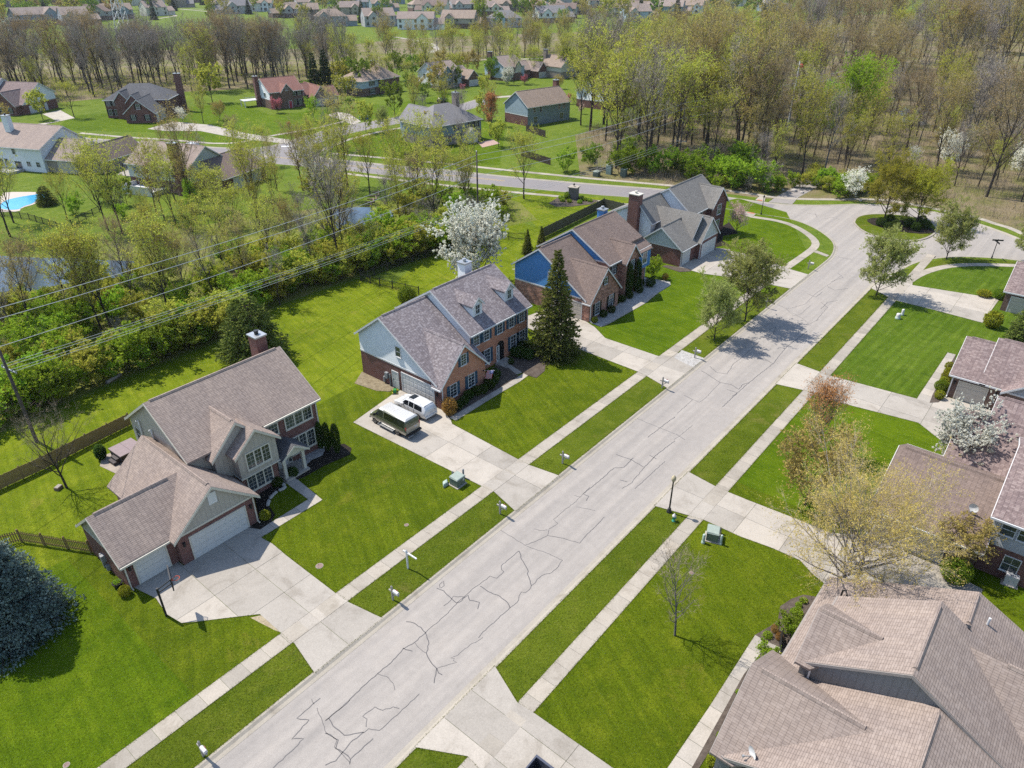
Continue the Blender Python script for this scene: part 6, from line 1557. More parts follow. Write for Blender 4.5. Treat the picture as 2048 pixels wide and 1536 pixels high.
# gardens beyond
for a in [('yg1', 300, 470, None), ]: pass
MID = [('lime', 820, 357, (813, 284), 'bright yellow-green tree beside the collector road'), ('yg2', 905, 360, (900, 300), 'thin leafing tree right of the bright yellow-green one'), ('yg0', 1048, 398, (1022, 240), 'tall leafing tree by the collector road right of the utility pole'),
       ('pear0', 1012 - 245, 260, (768, 205), 'young leafing street tree inside the curve of the side street'), ('far0', 790, 232, (790, 150), 'full green tree on the lawn of the tan hipped house'), ('far0', 850, 205, (855, 158), 'spreading green tree in front of the dark entry'),
       ('lime', 888, 212, (890, 178), 'lime green tree beside the dark car'), ('far1', 970, 190, (966, 145), 'rounded yellow-green tree left of the red-tipped maple'), ('redmaple', 982, 275, (985, 178), 'red-tipped maple behind the grey-blue house'),
       ('white0', 1016, 170, (1016, 128), 'white blossom tree before the light blue gable'), ('far1', 1132, 155, (1132, 90), 'round yellow-green tree before the cream house'), ('gbush', 1118, 178, (1118, 148), 'amber weeping tree on the corner lawn'),
       ('pink0', 556, 226, (560, 190), 'rounded pink blossom tree before the red-roofed house'), ('lime', 628, 243, (625, 188), 'small lime tree in a mulch ring'), ('pink0', 1240, 150, (1245, 118), 'pink blossom tree by the white gabled house'), ('pink0', 1135, 208, (1137, 185), 'small pink tree beside the blue-green house'),
       ('pink0', 1265, 98, (1266, 84), 'magenta tree behind the white gabled house'), ('ppink', 1162, 228, (1162, 205), 'pale pink shrub tree near the orange deck'), ('pink0', 838, 180, (838, 163), 'pink tree behind the spreading green tree'), ('pink0', 926, 183, (924, 165), 'crimson tree at the dark entry corner'), ('pink0', 1048, 170, (1050, 146), 'lilac-pink tree beside the white blossom'),
       ('white1', 366, 245, (368, 210), 'white blossom tree with orange underside by the arched garage'), ('gbush', 440, 240, (440, 198), 'amber budding tree beside the drive of the hipped house'), ('far1', 425, 205, (425, 120), 'tall yellow tree at the edge of the grey wood'),
       ('darkspruce', 633, 190, (628, 105), 'left dark spruce of the pair behind the red-roofed house'), ('darkspruce', 655, 188, (650, 98), 'right dark spruce of the pair behind the red-roofed house'), ('darkspruce', 1334, 130, (1334, 66), 'dark spruce before the house with red chimney'), ('darkspruce', 1424, 105, (1424, 74), 'slim dark conifer before the tan roof'),
       ('yg1', 190, 400, (140, 262), 'large leafing tree in the pool garden'), ('far0', 255, 410, (250, 345), 'dense green tree by the fence of the pool garden'), ('yew', 95, 410, (92, 370), 'small evergreen at the pool edge'), ('yg2', 350, 402, (345, 270), 'leafing tree before the pale green house'), ('vivid', 385, 418, (385, 352), 'bright green tree below the brick chimney'), ('bare0', 415, 360, (400, 255), 'bare tree against the chimney of the green house'),
       ('gold0', 330, 300, (330, 240), 'amber budding tree on the far verge'), ('gold1', 470, 300, (450, 225), 'budding tree by the stop line'), ('yg0', 530, 330, (520, 235), 'leafing tree left of the road junction'), ('yg1', 665, 320, (660, 250), 'leafing tree at the corner of the side street'), ('white1', 620, 350, (625, 290), 'pale blossom tree beside the near road edge'), ('white1', 640, 372, (650, 318), 'second pale blossom tree by the pond'),
       ('bare1', 920, 318, (915, 225), 'bare multi-stemmed tree before the grey-blue house'), ('bare2', 870, 325, (868, 250), 'bare twiggy tree left of the hipped house front'), ('yg0', 1075, 232, (1078, 172), 'leafing tree before the blue-green house'), ('far0', 700, 215, (700, 200), 'clipped green shrub tree at the tan house'), ('orange', 580, 262, (578, 240), 'small orange sapling by the far sidewalk'),
       ('white1', 1700, 400, (1700, 328), 'white blossom thicket tree by the old drive'), ('white1', 1890, 340, (1895, 250), 'wild white blossom tree inside the wet wood'), ('white1', 1826, 330, (1828, 288), 'smaller white blossom tree in the wet wood'), ('white1', 2035, 360, (2040, 270), 'white blossom tree at the right edge of the wood'), ('vivid', 1690, 320, (1720, 96), 'tall vivid green tree standing out in the brown wood'), ('vivid', 1640, 300, (1640, 150), 'vivid green tree left of the tallest one'), ('vivid', 2030, 230, (2035, 130), 'green leafing tree at the right edge of the brown wood'), ('ppink', 1432, 372, (1432, 345), 'pale blossom shrub by the far verge')]
for k, px, py, top, lab in MID: put(k, px, py, lab, top)
# single trees along the pole line
NEAR = [(64, 660, 20, 440, 'gold0'), (27, 662, 5, 500, 'bare1'), (180, 657, 95, 430, 'yg0'), (203, 660, 150, 440, 'yg1'), (221, 653, 190, 420, 'yg2'), (144, 647, 100, 500, 'bare0'), (270, 625, 255, 470, 'bare2'), (340, 636, 290, 420, 'yg1'), (346, 620, 310, 400, 'yg2'), (381, 612, 360, 440, 'gold2'), (131, 592, 110, 450, 'yg0'), (72, 612, 20, 470, 'gold1'),
        (630, 561, 585, 400, 'bare0'), (682, 543, 640, 270, 'bare2'), (660, 512, 640, 350, 'bare1'), (686, 508, 668, 300, 'yg0'), (694, 491, 675, 340, 'gold0'), (780, 450, 770, 330, 'bare1'), (801, 444, 790, 290, 'yg1'), (828, 417, 815, 300, 'gold1'), (870, 465, 865, 260, 'yg2'), (930, 415, 925, 290, 'yg0'), (936, 418, 940, 310, 'gold0'),
        (450, 560, 430, 380, 'yg1'), (500, 580, 480, 400, 'gold0'), (540, 540, 520, 370, 'yg2'), (430, 600, 420, 450, 'bare2'), (580, 520, 570, 380, 'gold2'), (480, 500, 470, 350, 'yg0'), (400, 520, 385, 380, 'yg2'), (320, 520, 300, 390, 'yg0'), (250, 560, 235, 420, 'gold1'), (560, 610, 545, 470, 'bare0'), (610, 480, 600, 370, 'bare1'), (300, 470, 290, 370, 'yg1'), (440, 460, 430, 360, 'yg2'), (520, 450, 512, 350, 'yg0')]
rows = ['left end', 'left half', 'middle', 'right half', 'right end']
for i, (px, py, tx, ty, k) in enumerate(NEAR):
    kind = {'g': 'golden budding', 'b': 'bare grey', 'y': 'yellow-green leafing'}[k[0]]
    put(k, px, py, f'tall {kind} tree in the pole-line thicket, {rows[min(4, px // 190)]}', (tx, ty), group='tall trees of the pole-line thicket')
# woods: trees of like kind scattered through each stand
def scatter(poly, n, seed, mind=0.0):
    r = random.Random(seed); xs = [p[0] for p in poly]; ys = [p[1] for p in poly]; out = []
    def inside(x, y):
        c = False
        for i in range(len(poly)):
            a, b = poly[i - 1], poly[i]
            if (a[1] > y) != (b[1] > y) and x < (b[0] - a[0]) * (y - a[1]) / (b[1] - a[1]) + a[0]: c = not c
        return c
    t = 0
    while len(out) < n and t < n * 60:
        t += 1; x, y = r.uniform(min(xs), max(xs)), r.uniform(min(ys), max(ys))
        if inside(x, y) and all((x - q[0]) ** 2 + (y - q[1]) ** 2 > mind * mind for q in out): out.append((x, y))
    return out
def stand(poly, n, kinds, label, group, seed, sc=(.8, 1.15), mind=3.0, cat='tree'):
    r = random.Random(seed)
    for x, y in scatter(GP(poly), n, seed, mind):
        k = r.choice(kinds); s = r.uniform(*sc)
        kind = {'g': 'golden-brown budding', 'b': 'bare grey', 'y': 'yellow-green leafing', 'v': 'vivid green', 'f': 'leafy', 'd': 'dark evergreen'}[k[0]]
        plant(k, x, y, label.format(kind), cat, group, (s * r.uniform(.9, 1.1), s * r.uniform(.9, 1.1), s), r.uniform(0, 6.28))
stand([(-60, 230), (0, 214), (120, 206), (330, 186), (500, 182), (560, 182), (700, 172), (700, 138), (600, 136), (300, 142), (-60, 158)], 185, ['bare0', 'bare1', 'bare2', 'bare0', 'bare2', 'gold1', 'yg1'], '{} tree in the wood behind the left far houses', 'trees of the left wood', 21, (.55, 1.02), 2.2)
stand([(690, 168), (800, 140), (900, 138), (1150, 122), (1380, 100), (1500, 80), (1500, 66), (1300, 84), (1000, 108), (850, 118), (700, 138)], 95, ['yg0', 'yg1', 'yg2', 'bare1', 'gold0', 'yg0', 'gold2'], '{} tree in the belt below the far streets', 'trees of the middle belt', 22, (.6, .85), 2.5)
stand([(1150, 282), (1240, 345), (1330, 368), (1480, 350), (1520, 280), (1500, 180), (1380, 190), (1240, 225), (1160, 250)], 62, ['yg0', 'yg1', 'yg2', 'yg1', 'bare2', 'gold0'], '{} tree in the stand right of the blue-green house', 'trees of the pole-line stand', 23, (.85, 1.25))
stand([(1480, 350), (1560, 385), (1700, 345), (1860, 395), (1970, 425), (2110, 470), (2300, 440), (2300, 300), (1750, 230), (1520, 270)], 90, ['bare0', 'bare1', 'bare2', 'gold1', 'gold0', 'yg1', 'yg2'], '{} tree at the front of the wood behind the loop', 'trees at the wood front', 24, (.38, .95), 2.0)
stand([(1520, 270), (1750, 230), (2300, 300), (2500, 130), (2048, 45), (1800, 48), (1560, 75), (1500, 160)], 215, ['gold0', 'gold1', 'gold2', 'gold2', 'bare1', 'bare2', 'yg2', 'yg0', 'bare0'], '{} tree in the brown wood on the right', 'trees of the right wood', 25, (.7, 1.35))
stand([(1500, 70), (1560, 78), (2048, 48), (2300, 60), (2300, 20), (2048, 6), (1500, 26)], 120, ['gold0', 'gold2', 'gold1', 'bare0', 'yg1'], '{} tree on the wooded skyline at right', 'trees of the right skyline', 26, (.95, 1.3), 6)
stand([(-100, 60), (300, 40), (700, 62), (1100, 62), (1500, 40), (1600, 14), (1100, 3), (300, 2), (-100, 5)], 210, ['far0', 'far1', 'fargold', 'far1', 'far0', 'darkspruce'], '{} garden tree among the far streets', 'garden trees of the far streets', 27, (.8, 1.5), 12)
stand([(620, 215), (900, 185), (1100, 170), (1300, 175), (1300, 140), (1000, 135), (700, 160)], 52, ['far0', 'far1', 'fargold', 'yg0', 'yg2'], '{} garden tree between the middle houses', 'garden trees of the middle houses', 28, (.45, .85), 6)
stand([(0, 262), (250, 252), (520, 262), (640, 300), (900, 318), (1060, 338), (1060, 300), (1000, 250), (1150, 235), (1150, 200), (950, 230), (600, 235), (300, 225), (0, 240)], 16, ['yg0', 'yg1', 'fargold', 'far1', 'bare1'], '{} tree on the lawns along the collector road', 'trees along the collector road', 29, (.35, .62), 7)
stand([(0, 440), (260, 430), (420, 410), (620, 360), (760, 372), (980, 385), (980, 400), (800, 410), (620, 420), (420, 460), (100, 480), (0, 480)], 26, ['yg0', 'yg1', 'yg2', 'yg1', 'gold0'], '{} tree between the pond and the gardens', 'trees of the pond side', 30, (.4, .75), 4)
# thicket shrubs
def brush(poly, n, kinds, label, group, seed, sc=(.6, 1.2), mind=1.2, world=False):
    r = random.Random(seed)
    for x, y in scatter(poly if world else GP(poly), n, seed, mind):
        k = r.choice(kinds); s = r.uniform(*sc)
        kind = {'brush0': 'dark green', 'brush1': 'fresh green', 'brush2': 'yellow-green', 'barebrush': 'bare twiggy'}[k]
        plant(k, x, y, label.format(kind), 'shrub', group, (s * 1.15, s * 1.15, s), r.uniform(0, 6.28))
TH = [(-25, 77), (12, 77.8), (23, 78.8), (38, 79.4), (50, 82.5), (62, 82.5), (78, 86)] + GP([(1060, 445), (1030, 410), (940, 395), (840, 400), (740, 470), (640, 480), (450, 520), (330, 560), (200, 580), (60, 610), (-100, 640)])
brush(TH, 150, ['brush1', 'brush1', 'brush2', 'brush2', 'barebrush'], '{} shrub of the thicket along the pole line', 'shrubs of the pole-line thicket', 31, (.55, 1.1), 1.2, True)
brush([(-20, 872), (0, 862), (100, 815), (200, 772), (330, 722), (430, 682), (560, 602), (720, 552), (960, 480), (960, 464), (720, 532), (560, 582), (430, 656), (330, 696), (200, 744), (100, 786), (0, 834), (-20, 842)], 80, ['brush1', 'brush2', 'brush1', 'brush0'], '{} shrub at the lawn edge of the thicket', 'shrubs at the lawn edge', 32, (.6, 1.15), 1.1)
brush([(1090, 345), (1160, 335), (1260, 325), (1330, 340), (1420, 320), (1480, 300), (1520, 380), (1560, 392), (1420, 372), (1300, 360), (1180, 352)], 34, ['brush0', 'brush1', 'brush1', 'barebrush'], '{} shrub beyond the collector road', 'shrubs beyond the collector road', 33, (.7, 1.3), 1.6)
brush([(1400, 378), (1480, 384), (1560, 388), (1610, 380), (1640, 352), (1560, 372), (1480, 362), (1400, 366)], 22, ['brush1', 'brush2', 'brush1', 'barebrush'], '{} shrub along the verge of the wood', 'shrubs on the wood verge', 34, (.45, .8), 1.0)
brush([(1610, 395), (1690, 398), (1722, 396), (1735, 380), (1690, 375), (1640, 370)], 16, ['brush1', 'brush1', 'brush2'], '{} shrub beside the old asphalt drive', 'shrubs beside the old drive', 35, (.5, .85), .9)
brush([(-40, 420), (160, 440), (420, 440), (620, 400), (640, 375), (500, 390), (300, 395), (100, 400)], 12, ['brush2', 'brush1', 'barebrush'], '{} shrub on the garden side of the pond', 'shrubs of the pond gardens', 37, (.4, .8), 2.5)

# undergrowth nobody could count: one sheet of twigs and leaves on each wood's floor
def undergrowth(polys, m, h_, seed, mats, label, nl=.5, ls=.12):
    p = Plant(seed); r = p.r
    for poly, n in polys:
        P = np.array(scatter(GP(poly), n, seed))
        z = np.zeros((len(P), 1)); c = np.repeat(np.concatenate([P, z], 1), m, 0) + np.concatenate([r.normal(0, .9, (len(P) * m, 2)), np.zeros((len(P) * m, 1))], 1)
        e = c + np.concatenate([r.normal(0, .45, (len(c), 2)), r.uniform(.3, 1, (len(c), 1)) * h_], 1)
        p.sliv(c, e, .05)
        k = int(len(c) * nl); q = r.integers(0, len(c), k); p.leaves(c[q] + (e[q] - c[q]) * r.uniform(.2, 1, (k, 1)) + r.normal(0, .25, (k, 3)), ls)
    o = inst('undergrowth', p.mesh_crown('undergrowth', mats)); tag(o, label, 'undergrowth', kind='stuff')
undergrowth([([(1500, 350), (1700, 345), (1860, 400), (2060, 470), (2300, 450), (2300, 200), (1700, 120), (1520, 200)], 4800), ([(1150, 282), (1240, 345), (1330, 366), (1480, 350), (1500, 180), (1240, 225)], 900)], 12, 3.2, 41, [TW_BRN, L_BRN], 'tangled twiggy undergrowth on the floor of the right wood', .35)
undergrowth([([(0, 215), (330, 186), (700, 148), (1000, 118), (1400, 92), (1400, 80), (1000, 98), (700, 130), (300, 138), (0, 150)], 1800)], 10, 3.0, 42, [TW_BRN, L_YG], 'yellow-green undergrowth on the floor of the left wood', .8, .22)
undergrowth([([(-20, 690), (120, 680), (330, 630), (560, 590), (720, 540), (960, 465), (1040, 440), (1010, 405), (840, 395), (800, 450), (640, 480), (330, 570), (-20, 620)], 900)], 14, .9, 43, [TW_BRN, L_VIV], 'low green growth between the thicket shrubs', 2.2, .1)

# ragged sward: blades leaning over the paving edges and standing proud of the near lawns
def blades():
    p = Plant(51); r = p.r
    def edge(a, b, n, w=.05):
        a, b = np.array(a), np.array(b); L = np.linalg.norm(b - a); k = int(L * n); d = (b - a) / L; nn = np.array([-d[1], d[0]])
        t = r.uniform(0, L, (k, 1)); c = a + d * t + nn * r.normal(0, w, (k, 1)); return np.concatenate([c, np.full((k, 1), .012)], 1)
    C = []
    for y in (SWL0, SWL1, LK + .02): C.append(edge((-12, y), (102, y), 70))
    for y in (SWR0, SWR1, RK - .02): C.append(edge((4, y), (112, y), 70))
    for poly in EDGES:
        for a, b in zip(poly[:-1], poly[1:]): C.append(edge(a, b, 70))
    for x0, x1, y0, y1, n in ((-8, 44, 34, 46, 52000), (0, 44, 29.7, 32.5, 16000), (12, 52, 6.5, 16.5, 44000), (16, 60, 17.9, 20.4, 12000), (44, 66, 34, 45, 16000), (-8, 20, 46, 62, 22000)):
        C.append(np.stack([r.uniform(x0, x1, n), r.uniform(y0, y1, n), np.full(n, .005)], 1))
    C = np.concatenate(C); keep = np.ones(len(C), bool)
    for poly in PAVED:            # none on the concrete itself
        n = len(poly); ins = np.zeros(len(C), bool)
        for i in range(n):
            a, b = poly[i - 1], poly[i]
            if abs(b[1] - a[1]) < 1e-9: continue
            ins ^= ((a[1] > C[:, 1]) != (b[1] > C[:, 1])) & (C[:, 0] < (b[0] - a[0]) * (C[:, 1] - a[1]) / (b[1] - a[1]) + a[0])
        keep &= ~ins
    C = C[keep]
    E_ = C + np.concatenate([r.normal(0, .035, (len(C), 2)), r.uniform(.03, .085, (len(C), 1))], 1)
    p.sliv(C, E_, .03)
    me = p.mesh_crown('grass_blades', [m_leaf('grass_blade', c4(.105, .155, .012), c4(.17, .20, .022), .3, 0.0)])
    o = inst('grass_blades', me); tag(o, 'grass blades of the near lawns leaning over the paving edges', 'grass', kind='stuff')
blades()
# ------------------------------------------------------------------ vehicles
TYRE = m_plain('tyre_rubber', c4(0.014, 0.014, 0.015), 0.85)
RIM = m_plain('alloy_rim', c4(0.42, 0.42, 0.43), 0.3, .06, metal=.8)
CARGL = m_glass('car_glass', c4(0.012, 0.014, 0.018), .06)
REDL = m_paint('red_lens', c4(0.30, 0.012, 0.02)); CLEARL = m_paint('clear_lens', c4(0.5, 0.5, 0.52))
PLATE = m_plain('number_plate', c4(0.45, 0.45, 0.47), .5)
def car(name, label, x, y, rz, st, wheels, wr, paint, lower=None, panes=(), wind=None, rear=None, extra=None, cat='car', bump=None, belt_split=None):
    """st: stations from tail to nose: (x, z_floor, z_waist, z_top, half width low, at waist, at top)"""
    o = tag(empty(name, x, y, 0, rz), label, cat)
    K = 8
    def sec(s):
        X, zf, zw, zt, wl, ww, wt = s
        return [(X, wl * .9, zf), (X, wl, zf + .14), (X, (wl + ww) / 2 + .015, (zf + zw) / 2 + .02), (X, ww, zw - .03), (X, ww - .015, zw + .02), (X, wt + (ww - wt) * .12, zt - .12), (X, wt * .9, zt - .025), (X, wt * .45, zt)]
    S = [sec(s) for s in st]
    V, F, MI = [], [], []
    for s in S:
        V += [(p[0], p[1], p[2]) for p in s] + [(p[0], -p[1], p[2]) for p in reversed(s)]
    n = 2 * K
    for i in range(len(S) - 1):
        for j in range(n):
            j2 = (j + 1) % n
            F.append((i * n + j, i * n + j2, (i + 1) * n + j2, (i + 1) * n + j)); MI.append(1 if (j in (0, 1, n - 2, n - 3) and lower) else 0)
    F.append(tuple(range(n))); MI.append(0)
    F.append(tuple((len(S) - 1) * n + n - 1 - j for j in range(n))); MI.append(0)
    me = bpy.data.meshes.new('body'); me.from_pydata(V, [], F)
    me.materials.append(paint)
    if lower: me.materials.append(lower)
    me.polygons.foreach_set('material_index', MI if lower else [0] * len(F))
    me.polygons.foreach_set('use_smooth', [len(f) == 4 for f in F]); me.update()
    body = inst('body', me, o)
    m = body.modifiers.new('edges', 'BEVEL'); m.width = .03; m.segments = 2; m.limit_method = 'ANGLE'; m.angle_limit = R(40)
    xs = [s[0] for s in st]
    def interp(X):
        for a, b in zip(st[:-1], st[1:]):
            if a[0] <= X <= b[0]:
                t = (X - a[0]) / (b[0] - a[0]); return [p + (q - p) * t for p, q in zip(a, b)]
        return list(st[-1])
    def sidep(X, f):
        _, zf, zw, zt, wl, ww, wt = interp(X)
        a, b = (ww - .015, zw + .02), (wt + (ww - wt) * .12, zt - .12)
        return a[0] + (b[0] - a[0]) * f + .012, a[1] + (b[1] - a[1]) * f
    for (xa, xb, xa2, xb2) in panes:
        for sg in (-1, 1):
            mb = MB(); N = 5; lo, hi = [], []
            for k in range(N + 1):
                t = k / N; w0, z0 = sidep(xa + (xb - xa) * t, .08); w1, z1 = sidep(xa2 + (xb2 - xa2) * t, .96)
                lo.append((xa + (xb - xa) * t, sg * w0, z0)); hi.append((xa2 + (xb2 - xa2) * t, sg * w1, z1))
            for k in range(N): mb.poly([lo[k], lo[k + 1], hi[k + 1], hi[k]] if sg < 0 else [lo[k + 1], lo[k], hi[k], hi[k + 1]])
            mb.obj('side_window', [CARGL], o)
    for nm, q in (('windscreen', wind), ('rear_window', rear)):
        if q:
            for quad in (q if isinstance(q[0][0], tuple) else [q]):
                MB().poly(list(quad)).obj(nm, [CARGL], o)
    tm = MB().lathe([(wr * .6, -.11), (wr * .93, -.11), (wr, -.07), (wr, .07), (wr * .93, .11), (wr * .6, .11)], 20).mesh('tyre', [TYRE], True)
    rm = MB()
    rm.lathe([(wr * .62, -.02), (wr * .62, .095), (wr * .5, .09), (wr * .16, .075), (wr * .14, .1), (.0, .1)], 20)
    for k in range(6):
        a = k * math.pi / 3; rm.bar((wr * .12 * math.cos(a), wr * .12 * math.sin(a), .092), (wr * .58 * math.cos(a), wr * .58 * math.sin(a), .1), .07, .03)
    rmm = rm.mesh('rim', [RIM], False)
    for wx, wy in wheels:
        for sg in (-1, 1):
            w = inst('wheel', tm, o, (wx, sg * wy, wr)); w.rotation_euler = (-sg * math.pi / 2, 0, 0)
            inst('rim', rmm, w)
            ar = MB(); ar.cyl(0, 0, -.03, .012, wr * 1.2, wr * 1.2, 20); a = ar.obj('wheel_arch', [BLACKP], o); a.location = (wx, sg * (wy + .035), wr + .02); a.rotation_euler = (-sg * math.pi / 2, 0, 0)
            w.location.y = sg * (wy + .02)
    return o
def part(o, name, mb, m, smooth=False): return mb.obj(name, m, o, smooth)
WHITEP = m_paint('white_car_paint', c4(0.56, 0.56, 0.56)); VANG = m_paint('van_green_paint', c4(0.085, 0.095, 0.062), .3, .25); VANT = m_paint('van_tan_paint', c4(0.36, 0.32, 0.25), .3, .25); VANW = m_paint('van_white_roof', c4(0.47, 0.465, 0.45))
DKP = m_paint('dark_blue_paint', c4(0.018, 0.022, 0.04), .25)
suv_st = [(0, .42, .95, 1.0, .80, .84, .80), (.06, .34, .98, 1.32, .86, .90, .78), (.38, .30, 1.0, 1.66, .90, .93, .70), (1.2, .28, 1.02, 1.74, .92, .94, .71), (2.3, .28, 1.02, 1.74, .92, .94, .70), (2.95, .28, 1.03, 1.66, .92, .94, .68), (3.35, .28, 1.03, 1.34, .92, .94, .74), (3.72, .28, 1.02, 1.08, .92, .93, .80), (4.3, .30, .93, .98, .90, .90, .76), (4.62, .32, .80, .86, .84, .84, .68), (4.76, .36, .62, .66, .74, .74, .6)]
def make_suv(name, label, x, y, rz, paint, cat='car'):
    o = car(name, label, x, y, rz, suv_st, [(1.02, .83), (3.72, .83)], .36, paint, None, [(.42, 1.55, .55, 1.6), (1.65, 2.35, 1.68, 2.35), (2.45, 3.4, 2.45, 2.98)],
            wind=((3.66, -.72, 1.10), (3.66, .72, 1.10), (3.0, .60, 1.63), (3.0, -.60, 1.63)), rear=((.045, .68, 1.05), (.045, -.68, 1.05), (.33, -.6, 1.62), (.33, .6, 1.62)), cat=cat)
    for xd in (1.6, 2.4, 3.42):
        for s in (-1, 1): part(o, 'door_seam', MB().box(xd - .012, xd + .012, s * .945 - .008, s * .945 + .008, .42, 1.0), BLACKP)
    part(o, 'sunroof', MB().box(2.05, 2.75, -.42, .42, 1.735, 1.752), CARGL)
    for s in (-1, 1):
        part(o, 'roof_rail', MB().tube([(.7, s * .62, 1.70), (.75, s * .62, 1.79), (2.55, s * .61, 1.79), (2.6, s * .61, 1.70)], .02), BLACKP)
        part(o, 'taillight', MB().hexa([(.02, s * .62, .86), (.34, s * .905, .86), (.36, s * .92, .98), (.02, s * .62, .98), (.02, s * .62, 1.0), (.34, s * .905, 1.0), (.36, s * .90, 1.02), (.02, s * .62, 1.02)]), REDL)
        part(o, 'headlight', MB().box(4.45, 4.69, s * .70 - .12, s * .70 + .12, .66, .80), CLEARL)
        part(o, 'mirror', MB().box(3.05, 3.25, s * 1.0 - .1, s * 1.0 + .1, 1.02, 1.18), paint)
    part(o, 'rear_bumper', MB().box(-.07, .1, -.82, .82, .38, .60), paint); part(o, 'number_plate', MB().box(-.005, .02, -.2, .2, .78, .92), PLATE)
    return o
make_suv('sport_utility_car', 'white sport utility car with sunroof parked at the garage door', 41.85, 45.15, math.pi / 2, WHITEP)
make_suv('dark_car', 'dark car parked in the driveway behind the grey-blue house', *G(878, 207), .2, DKP)
make_suv('white_car', 'white car on the collector road behind leafing trees', *G(398, 300), 2.0, WHITEP)
van_st = [(0, .5, 1.15, 1.2, .9, .95, .9), (.05, .42, 1.18, 1.9, .95, .99, .84), (.18, .4, 1.2, 2.06, .97, 1.0, .82), (1.5, .4, 1.2, 2.1, .99, 1.01, .82), (3.2, .4, 1.2, 2.1, .99, 1.01, .82), (3.95, .4, 1.2, 2.02, .99, 1.0, .8), (4.5, .4, 1.2, 1.42, .98, .98, .84), (4.8, .42, 1.1, 1.16, .96, .95, .8), (5.2, .45, .98, 1.04, .93, .92, .78), (5.38, .48, .78, .84, .88, .86, .7)]
v = car('passenger_van', 'green and tan passenger van with ribbed white roof on the driveway', 38.55, 44.35, math.pi / 2, van_st, [(1.25, .86), (4.55, .86)], .37, VANG, VANT, [(.22, 3.1, .24, 3.1), (3.3, 4.45, 3.3, 3.95)],
        wind=((4.62, -.74, 1.28), (4.62, .74, 1.28), (4.03, .66, 1.98), (4.03, -.66, 1.98)), rear=(((-.002 + .045, .85, 1.28), (.045, .06, 1.28), (.12, .06, 1.88), (.12, .76, 1.88)), ((.045, -.06, 1.28), (.045, -.85, 1.28), (.12, -.76, 1.88), (.12, -.06, 1.88))), cat='van')
part(v, 'roof_cap', MB().hexa([(.1, -.84, 2.0), (3.95, -.82, 2.0), (3.95, .82, 2.0), (.1, .84, 2.0), (.25, -.62, 2.135), (3.85, -.6, 2.12), (3.85, .6, 2.12), (.25, .62, 2.135)]), VANW)
for k in range(-3, 4): part(v, 'roof_rib', MB().box(.35, 3.75, k * .17 - .03, k * .17 + .03, 2.12, 2.15), VANW)
part(v, 'tan_tail', MB().box(-.015, .035, -.88, .88, .5, 1.22), VANT); part(v, 'rear_bumper', MB().box(-.22, .02, -.95, .95, .42, .6), BLACKP); part(v, 'number_plate', MB().box(-.03, -.01, -.55, -.2, .95, 1.1), PLATE)
part(v, 'tow_step', MB().box(-.35, -.2, .3, .9, .35, .42), STEEL)
for s in (-1, 1):
    part(v, 'taillight', MB().box(-.02, .06, s * .9 - .07, s * .9 + .07, 1.05, 1.4), REDL); part(v, 'headlight', MB().box(5.2, 5.36, s * .62 - .16, s * .62 + .16, .78, .94), CLEARL)
    part(v, 'mirror', MB().box(4.3, 4.45, s * 1.12 - .1, s * 1.12 + .1, 1.2, 1.45), BLACKP); part(v, 'running_board', MB().box(1.75, 4.0, s * 1.04 - .1, s * 1.04 + .1, .33, .4), STEEL)
part(v, 'front_bumper', MB().box(5.3, 5.5, -.9, .9, .42, .6), STEEL)
# pickup bed at the lower edge
pk = tag(empty('pickup_truck', 18.6, 14.3, 0, R(-90)), 'dark pickup truck with open bed, cut by the lower edge', 'truck')
PKP = m_paint('pickup_paint', c4(0.075, 0.08, 0.105), .35, .3)
b = MB()
b.box(0, .09, -.98, .98, .55, 1.32).box(.09, 1.95, -.98, -.84, .55, 1.32).box(.09, 1.95, .84, .98, .55, 1.32).box(.09, 1.95, -.84, .84, .55, .7)
part(pk, 'bed', b, PKP); part(pk, 'bed_liner', MB().box(.09, 1.95, -.84, .84, .7, .72), BLACKP)
part(pk, 'cab', MB().hexa([(1.95, -.98, .55), (4.3, -.98, .55), (4.3, .98, .55), (1.95, .98, .55), (2.05, -.78, 1.9), (3.6, -.78, 1.9), (3.6, .78, 1.9), (2.05, .78, 1.9)]), PKP); part(pk, 'hood', MB().hexa([(4.3, -.96, .55), (5.5, -.9, .55), (5.5, .9, .55), (4.3, .96, .55), (4.3, -.9, 1.18), (5.4, -.8, 1.05), (5.4, .8, 1.05), (4.3, .9, 1.18)]), PKP)
part(pk, 'cargo_box', MB().box(.75, 1.35, -.55, .1, .72, .95), m_plain('cardboard', c4(.4, .3, .2))); part(pk, 'spare_tyre', MB().lathe([(.2, .72), (.38, .72), (.4, .8), (.38, .9), (.2, .9)], 18, 1.35, .45), TYRE, True)
for wx in (1.0, 4.4):
    for s in (-1, 1):
        w = inst('wheel', MB().lathe([(.2, -.12), (.37, -.12), (.4, -.06), (.4, .06), (.37, .12), (.1, .1)], 18).mesh('wheel', [TYRE], True), pk, (wx, s * .86, .4)); w.rotation_euler = (-s * math.pi / 2, 0, 0)

